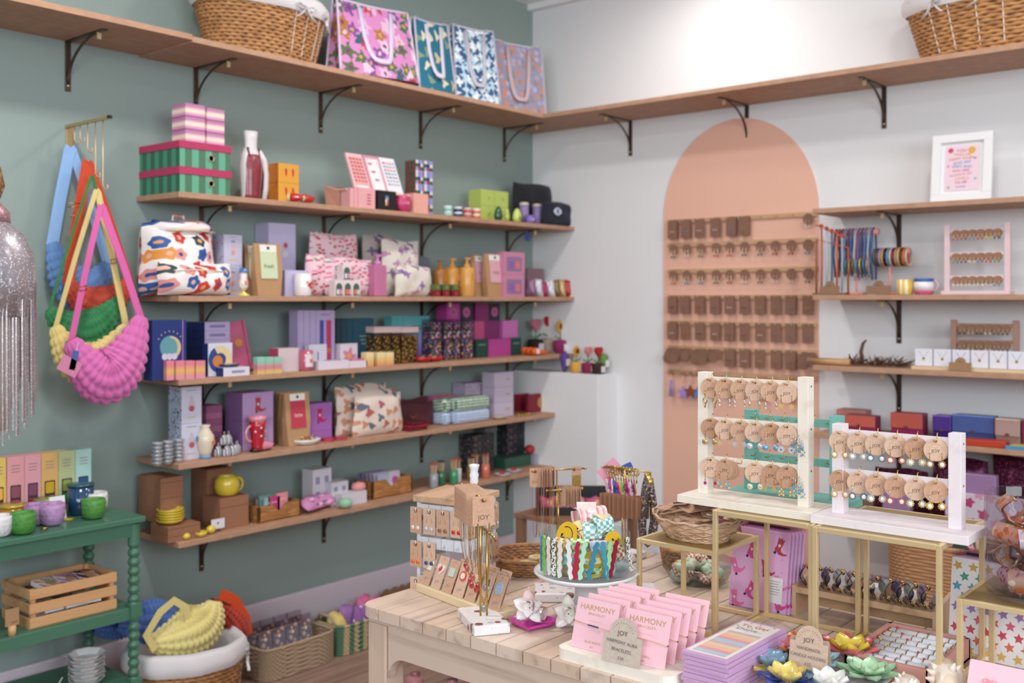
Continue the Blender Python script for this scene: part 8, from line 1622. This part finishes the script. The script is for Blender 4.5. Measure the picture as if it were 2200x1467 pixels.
for i, (p, c, r, h, y, nm) in enumerate(((26, 'b87818', .038, .052, -.20, 'amber glass candle with gold lid'), (102, '1f7040', .036, .052, -.185, 'green glass candle with gold lid'), (173, '1f4468', .036, .082, -.20, 'tall navy blue glass candle with lid'))):
    v = onY(p, 1080, y); o = thing('glass_candle', (v.x, y, zt), f'{nm} on the green console', 'candle', 0, 'lidded glass candles'); MB().lathe([(r * .9, 0), (r, .004), (r, h), (.001, h)], M(c, .15, 0, .7), 28).build('glass_jar', o); MB().lathe([(r * 1.06, h), (r * 1.06, h + .005), (.001, h + .006)], M(('b8a050', '8a9a60', '3f5f6a')[i], .3, .4), 28).build('lid', o)
for i, (p, c, y, r, h, nm) in enumerate(((0, 'dcd8dc', -.315, .031, .056, 'white speckled ceramic pot at the left picture edge'), (49, '4a8a3a', -.33, .033, .058, 'bright green dimpled ceramic pot, front left'), (78, 'a87aa8', -.245, .034, .058, 'lilac dimpled ceramic pot, rear one'), (112, 'b088b4', -.285, .034, .060, 'lilac dimpled ceramic pot, front one'), (201, '4f8a3c', -.29, .033, .056, 'bright green dimpled ceramic pot, right one'), (205, 'dcd8d8', -.22, .034, .060, 'white ceramic pot behind the right green pot'))):
    v = onY(p, 1100, y); MB().lathe([(r * .55, 0), (r * .85, .006), (r * .98, h * .4), (r, h * .8), (r * .94, h), (r * .86, h - .002), (r * .85, h * .4), (.001, .012)], speck(c, ('c8c4c8' if i in (0, 5) else ('3a7030', '3a7030', '8a6090', '906898', '3a7030', '3a7030')[i]), 90, .22, .5, bump=.6), 28, None, True, 1, 1, lambda a, z, k: 1 + .02 * sin(3 * a + k)).build('ceramic_pot', None, (v.x, y, zt), 0, nm, 'pot', 'dimpled ceramic pots')
for i, (p, y, w, h, nm) in enumerate(((126, -.235, .045, .066, 'white standing info card between the lilac pots and navy candle'), (30, -.29, .03, .042, 'small cream card behind the left green pot'))): mb = MB(); mb.T = Tr(rx=-10); mb.box(0, 0, 0, w, .0012, h, M('e4e0e0')); [mb.flat(rrect(w * .6, .0015, .0004, 1), M('8a8a90'), Tr(0, -.001, h * (.8 - .12 * k), rx=90)) for k in range(4)]; mb.build('info_card', None, (onY(p, 1090, y).x, y, zt + .0004), 0, nm, 'card')
MB().lathe([(.018, 0), (.020, .002), (.001, .0025)], M('c8b020', .4), 5).build('yellow_coaster', None, (onY(146, 1100, -.25).x, -.25, zt), 0, 'small yellow folded card beside the lilac pot', 'card')
MB().tube([(.008 * cos(rad(a)), .008 * sin(rad(a)), .002 + .006 * (a > 150)) for a in range(0, 360, 30)], .0018, GOLD(), 5, True).build('ring', None, (onY(94, 1122, -.34).x, -.345, zt + .002), 0, 'tiny gold ring lying before the lilac pots', 'ring')
# crate of notebooks
zm = .4155; CW = wood('c8986a', 'b08050', 1.3, 0, .5); x0, x1 = onY(64, 1345, -.34).x, onY(251, 1300, -.34).x; cw = x1 - x0; o = thing('wooden_crate', ((x0 + x1) / 2, -.255, zm), 'slatted wooden crate packed with floral notebooks', 'crate')
for zz in (.004, .042, .080):
    mb = MB(); [mb.box(0, s * .082, zz, cw, .007, .026, CW, .001) for s in (-1, 1)]; [mb.box(s * (cw / 2 - .0035), 0, zz, .007, .157, .026, CW, .001) for s in (-1, 1)]; mb.build('slat_ring', o)
for sx in (-1, 1):
    for sy in (-1, 1): MB().box(sx * (cw / 2 - .012), sy * .073, .002, .012, .012, .104, CW).build('corner_post', o)
MB().box(0, 0, 0, cw, .16, .004, CW).build('crate_base', o)
FLR = [flowers('2a2038', 'd0a090,8a5a9a,c8643a,e0c8b0', .016, .36, 'e8d8a0'), flowers('d8c8bc', 'c8504a,4a6a8a,c89080', .016, .36, 'e8d8a0'), flowers('d89a8c', 'c86050,e8c8b8,9a3a3a', .016, .36, 'e8d8a0'), flowers('b088a0', 'e0c8c8,7a4a70', .016, .36), flowers('3a2434', 'b83a4a,d8a0a0,8a4a5a', .016, .36)]
for i in range(12):
    c, r = i % 3, i // 3; mb = MB(); w, h = .052, .078; mb.box(0, 0, 0, w, h, .014, M('e0dade'), 0, None, {'u': FLR[(i * 2 + r) % 5]}); mb.box(0, 0, .0141, .002, h, .0008, M('a88058')); mb.prism(circ(.013, 14), .0012, kraft('a88460'), Tr(.006, -.004, .0145)) if r == 3 else None
    o_ = mb.build('notebook', None, ((x0 + x1) / 2 - .056 + .056 * c + .004 * (r % 2), -.255 + (-.034 if r % 2 else .036), zm + .006 + .028 * r), 0, f'floral covered notebook, {["left","middle","right"][c]} pile, {["lowest","second","third","top"][r]}, in the slatted crate', 'notebook', 'floral notebooks in the crate'); o_.rotation_euler = (rad(10 if r > 2 else 2), 0, rad((i * 31) % 14 - 7))
v = onY(26, 1345, -.345); o = thing('tag_stand', (v.x, -.345, zm), 'kraft card with printed text in a small wooden peg on the console shelf', 'sign', 0); MB().cyl(0, 0, 0, .010, .026, wood('c89a6c', 'a87c50', 2, 2), 14).build('peg', o); MB().box(0, 0, .026, .036, .0012, .045, kraft('a8825c')).text('JOY', .009, M('4a3a34'), Tr(.006, -.001, .034, rx=90)).build('card', o)
# bottom tier
zl = .2005; v = onY(193, 1440, -.29)
for i in range(8):
    mb = MB(); mb.lathe([(.030, 0), (.036, .004), (.050, .019), (.052, .021), (.048, .020), (.034, .006), (.001, .004)], M('dcd8d8', .25, 0, .4), 8, None, False); o_ = mb.build('bowl', None, (v.x + .001 * (i % 2), -.27, zl + .0005 + i * .0098), 12 * (i % 2), f'white octagonal bowl, {["lowest","second","third","fourth","fifth","sixth","seventh","topmost"][i]} of the stack', 'bowl', 'stacked octagonal bowls')
v = onY(60, 1450, -.30); o = thing('fish_plate', (v.x, -.29, zl), 'white rimmed plate with pink inside on the bottom console tier', 'plate'); MB().lathe([(.04, 0), (.060, .010), (.064, .014), (.056, .012), (.001, .006)], M('e0d8d8', .3, 0, .4), 30, None, True, 1.1, .8).build('rim', o); MB().lathe([(.054, .0125), (.001, .0075)], M('cf7f88', .3, 0, .4), 30, None, True, 1.1, .8).build('pink_glaze', o)
for i in range(6): mb = MB(); mb.tube([(0, 0, 0), (.03, .006 * i - .015, .012), (.05, .008 * i - .02, .020 + .003 * i)], .002, M('dcd8dc', .3), 5)
mb.build('tail_fin', o); bpy.data.objects['tail_fin'].location = (.06, 0, .004)

# ------------------------------------------------------------------ baskets on the floor
g = ray(398, 1400); bx_, by_ = CX + g[0] * 3.2, CY + g[1] * 3.2
big_basket((bx_, by_, 0.002), .30, .25, .215, -20, 'large wicker basket with pale lining on the floor, full of puffy bags', (-14,), .16)
def fbag(lab, pts, y, r, tk, c, cs, w, strp):
    q = lambda p: onY(p[0], p[1], y); A_ = q(pts[1]); o = thing('shoulder_bag', A_, lab, 'bag', 0, 'puffy bags in the floor basket'); mb = MB(); s_ = .00139
    crescent(mb, q(pts[0]) - A_, q(pts[1]) - A_, q(pts[2]) - A_, r * s_, tk, M(c, .7, 0, 0, .3)); mb.build('bag_body', o)
    if strp: mb = MB(); strap(mb, [q(p) - A_ + Vector((0, -tk * .6, 0)) for p in strp], w, M(cs, .5)); mb.build('strap', o)
    return o
fbag('pale yellow puffy bag lying on top in the floor basket', ((318, 1382), (418, 1352), (462, 1290)), by_ - .03, 54, .06, 'e0cf86', 'd8c884', .024, ((320, 1390), (300, 1360), (330, 1310), (360, 1285), (385, 1300), (396, 1350)))
fbag('blue puffy bag in the floor basket, beside the yellow one', ((250, 1340), (330, 1335), (375, 1345)), by_ + .03, 46, .05, '3f62a8', '4a6cb0', .02, None)
fbag('blue puffy bag bulging between the console leg and the floor basket', ((200, 1350), (262, 1330), (290, 1290)), by_ + .10, 38, .04, '3a5c9e', '3a5c9e', .02, None)
fbag('orange red puffy bag with satin strap at the right of the floor basket', ((455, 1290), (500, 1340), (508, 1390)), by_ + .04, 30, .05, 'a82a14', 'd04a1c', .034, ((462, 1272), (492, 1285), (516, 1325), (522, 1360)))
o = thing('rattan_box', (0, 0, 0), 'rectangular pale rattan box of cellophane packs on the floor', 'basket'); v0, v1 = onZ(512, 1447, 0), onZ(666, 1397, 0); o.location = ((v0.x + v1.x) / 2, -.14, 0.001); w = (v1.x - v0.x); mb = MB(); wbox(mb, w, .16, .105, M('b39a80', .7), 14, .0, 72, .0022); mb.build('box_body', o)
for i in range(8):
    mb = MB(); mb.T = Tr(rx=-14); mb.box(0, 0, 0, .055, .014, .145, speck('7a6a6c', 'c86a30,b8a8a8,5a6a8a,e0c8b8', 55, .42), .003); mb.box(0, 0, .13, .057, .016, .035, glassy('f0ecf0', .7))
    mb.build('sweet_packet', None, (o.location.x - w / 2 + .05 + .058 * (i % 4), -.175 + .055 * (i // 4), .008), 0, f'cellophane packet with orange bits, {["front","back"][i // 4]} row, {["first","second","third","fourth"][i % 4]} from the left, in the rattan box', 'packet', 'cellophane packets in the rattan box')
v0, v1 = onZ(672, 1392, 0), onZ(800, 1350, 0); w = v1.x - v0.x; o = thing('striped_basket', ((v0.x + v1.x) / 2, -.135, 0.001), 'cream and green striped woven basket on the floor', 'basket'); mb = MB(); wbox(mb, w, .16, .105, stripes('c0a482,c0a482,4f7a5c,4f7a5c', .011, 0), 12, .02, 64, .0022); mb.build('basket_body', o)
mb = MB(); mb.tube([(-w / 2, -.05, .105), (-w / 2 - .01, -.03, .14), (-w / 2 - .01, .03, .14), (-w / 2, .05, .105)], .005, M('b39a80', .7), 6); mb.build('handle', o)
for i in range(6):
    c = ('d8c070', '8a5a9a', 'c84a80', 'dcc478', 'a070b0', 'd86a9a')[i]; mb = MB(); pillow(mb, .085, .11 + .015 * (i % 3), .05, speck(c, 'e8e0c8,7ac0a0,e8803a' if i in (0, 3) else 'e0c0d8', 30, .2), Tr(rx=-8, ry=(-14, 10, 4, 8, -6, 0)[i]), 10, 10, .25, 80 + i)
    mb.build('gift_bag', None, (o.location.x - w / 2 + .055 + .078 * (i % 3), -.165 + .05 * (i // 3), .02), 0, f'{["pale yellow","purple","bright pink","pale yellow","lilac","rose"][i]} soft gift bag, {["front","back"][i // 3]} row in the striped basket, {["left","middle","right"][i % 3]}', 'bag', 'soft bags in the striped basket')
v0, v1 = onZ(770, 1300, .0), onZ(915, 1262, .0); w = .26; o = thing('scalloped_basket', (onZ(800, 1350, 0).x + .17, -.14, 0.001), 'brown scalloped paper basket against the skirting board', 'basket'); mb = MB()
top = [(-w / 2 + w * k / 48, .13 + .014 * abs(sin(6 * pi * k / 48))) for k in range(49)]
for y in (-.08, .075): mb.prism([(-w / 2, 0), (w / 2, 0)] + top[::-1], .005, kraft('9a7050'), Tr(0, y, 0, rx=90))
for s in (-1, 1): mb.box(s * w / 2, 0, 0, .005, .155, .13, kraft('9a7050'))
mb.box(0, 0, 0, w, .155, .004, kraft('9a7050')); mb.build('basket_body', o)
for i in range(5): MB().ball(0, 0, .04, .026, M(('2a3460', 'a080b0', '3a4a8a', '5a4a70', '30406a')[i], .7), 12).build('yarn_ball', None, (o.location.x - .10 + .05 * i, -.14 + .012 * (i % 2), .05), 0, f'dark {["navy","lilac","blue","plum","slate"][i]} soft ball in the brown scalloped basket', 'ball', 'soft balls in the scalloped basket')
# dark open display case behind the table
p0 = onZ(1240, 1098, .50); o = thing('side_table', (p0.x, p0.y, 0), 'low wooden side table behind the display table', 'side table'); MB().box(0, 0, .48, .34, .34, .018, wood('8f6a52', '74543f', 1.2, 0), .002).build('table_top', o)
for sx in (-1, 1):
    for sy in (-1, 1): MB().box(sx * .15, sy * .15, 0, .03, .03, .48, wood('8f6a52', '74543f', 1.2, 2)).build('leg', o)
o = thing('display_case', (p0.x, p0.y, .4985), 'open black case of pink knotted hairbands behind the necklace stands', 'display case', -50); BK_ = M('1c181c', .5)
mb = MB(); mb.box(0, 0, 0, .31, .15, .006, BK_); mb.box(0, .07, 0, .31, .008, .085, BK_); [mb.box(s * .151, 0, 0, .008, .15, .045, BK_) for s in (-1, 1)]; mb.box(0, -.07, 0, .31, .008, .03, BK_); mb.build('case_body', o); Tc = Matrix.Translation(o.location) @ Matrix.Rotation(rad(-50), 4, 'Z')
for i, c in enumerate(('b04a6a', 'c8708a', 'c08098', 'b0507a', 'c87a70')):
    mb = MB(); pillow(mb, .055, .05, .03, speck(c, 'e0a0b4,c8a050', 40, .3), Tr(rx=-35), 10, 8, 0, 90 + i, .005); o_ = mb.build('hair_scrunchie', None, None, 0, f'{["crimson","rose","dusty pink","magenta","coral"][i]} knotted hairband in the open black case, {["first","second","third","fourth","fifth"][i]} from the left', 'hairband', 'hairbands in the black case'); o_.matrix_world = Tc @ Tr(-.115 + .058 * i, -.02, .012)
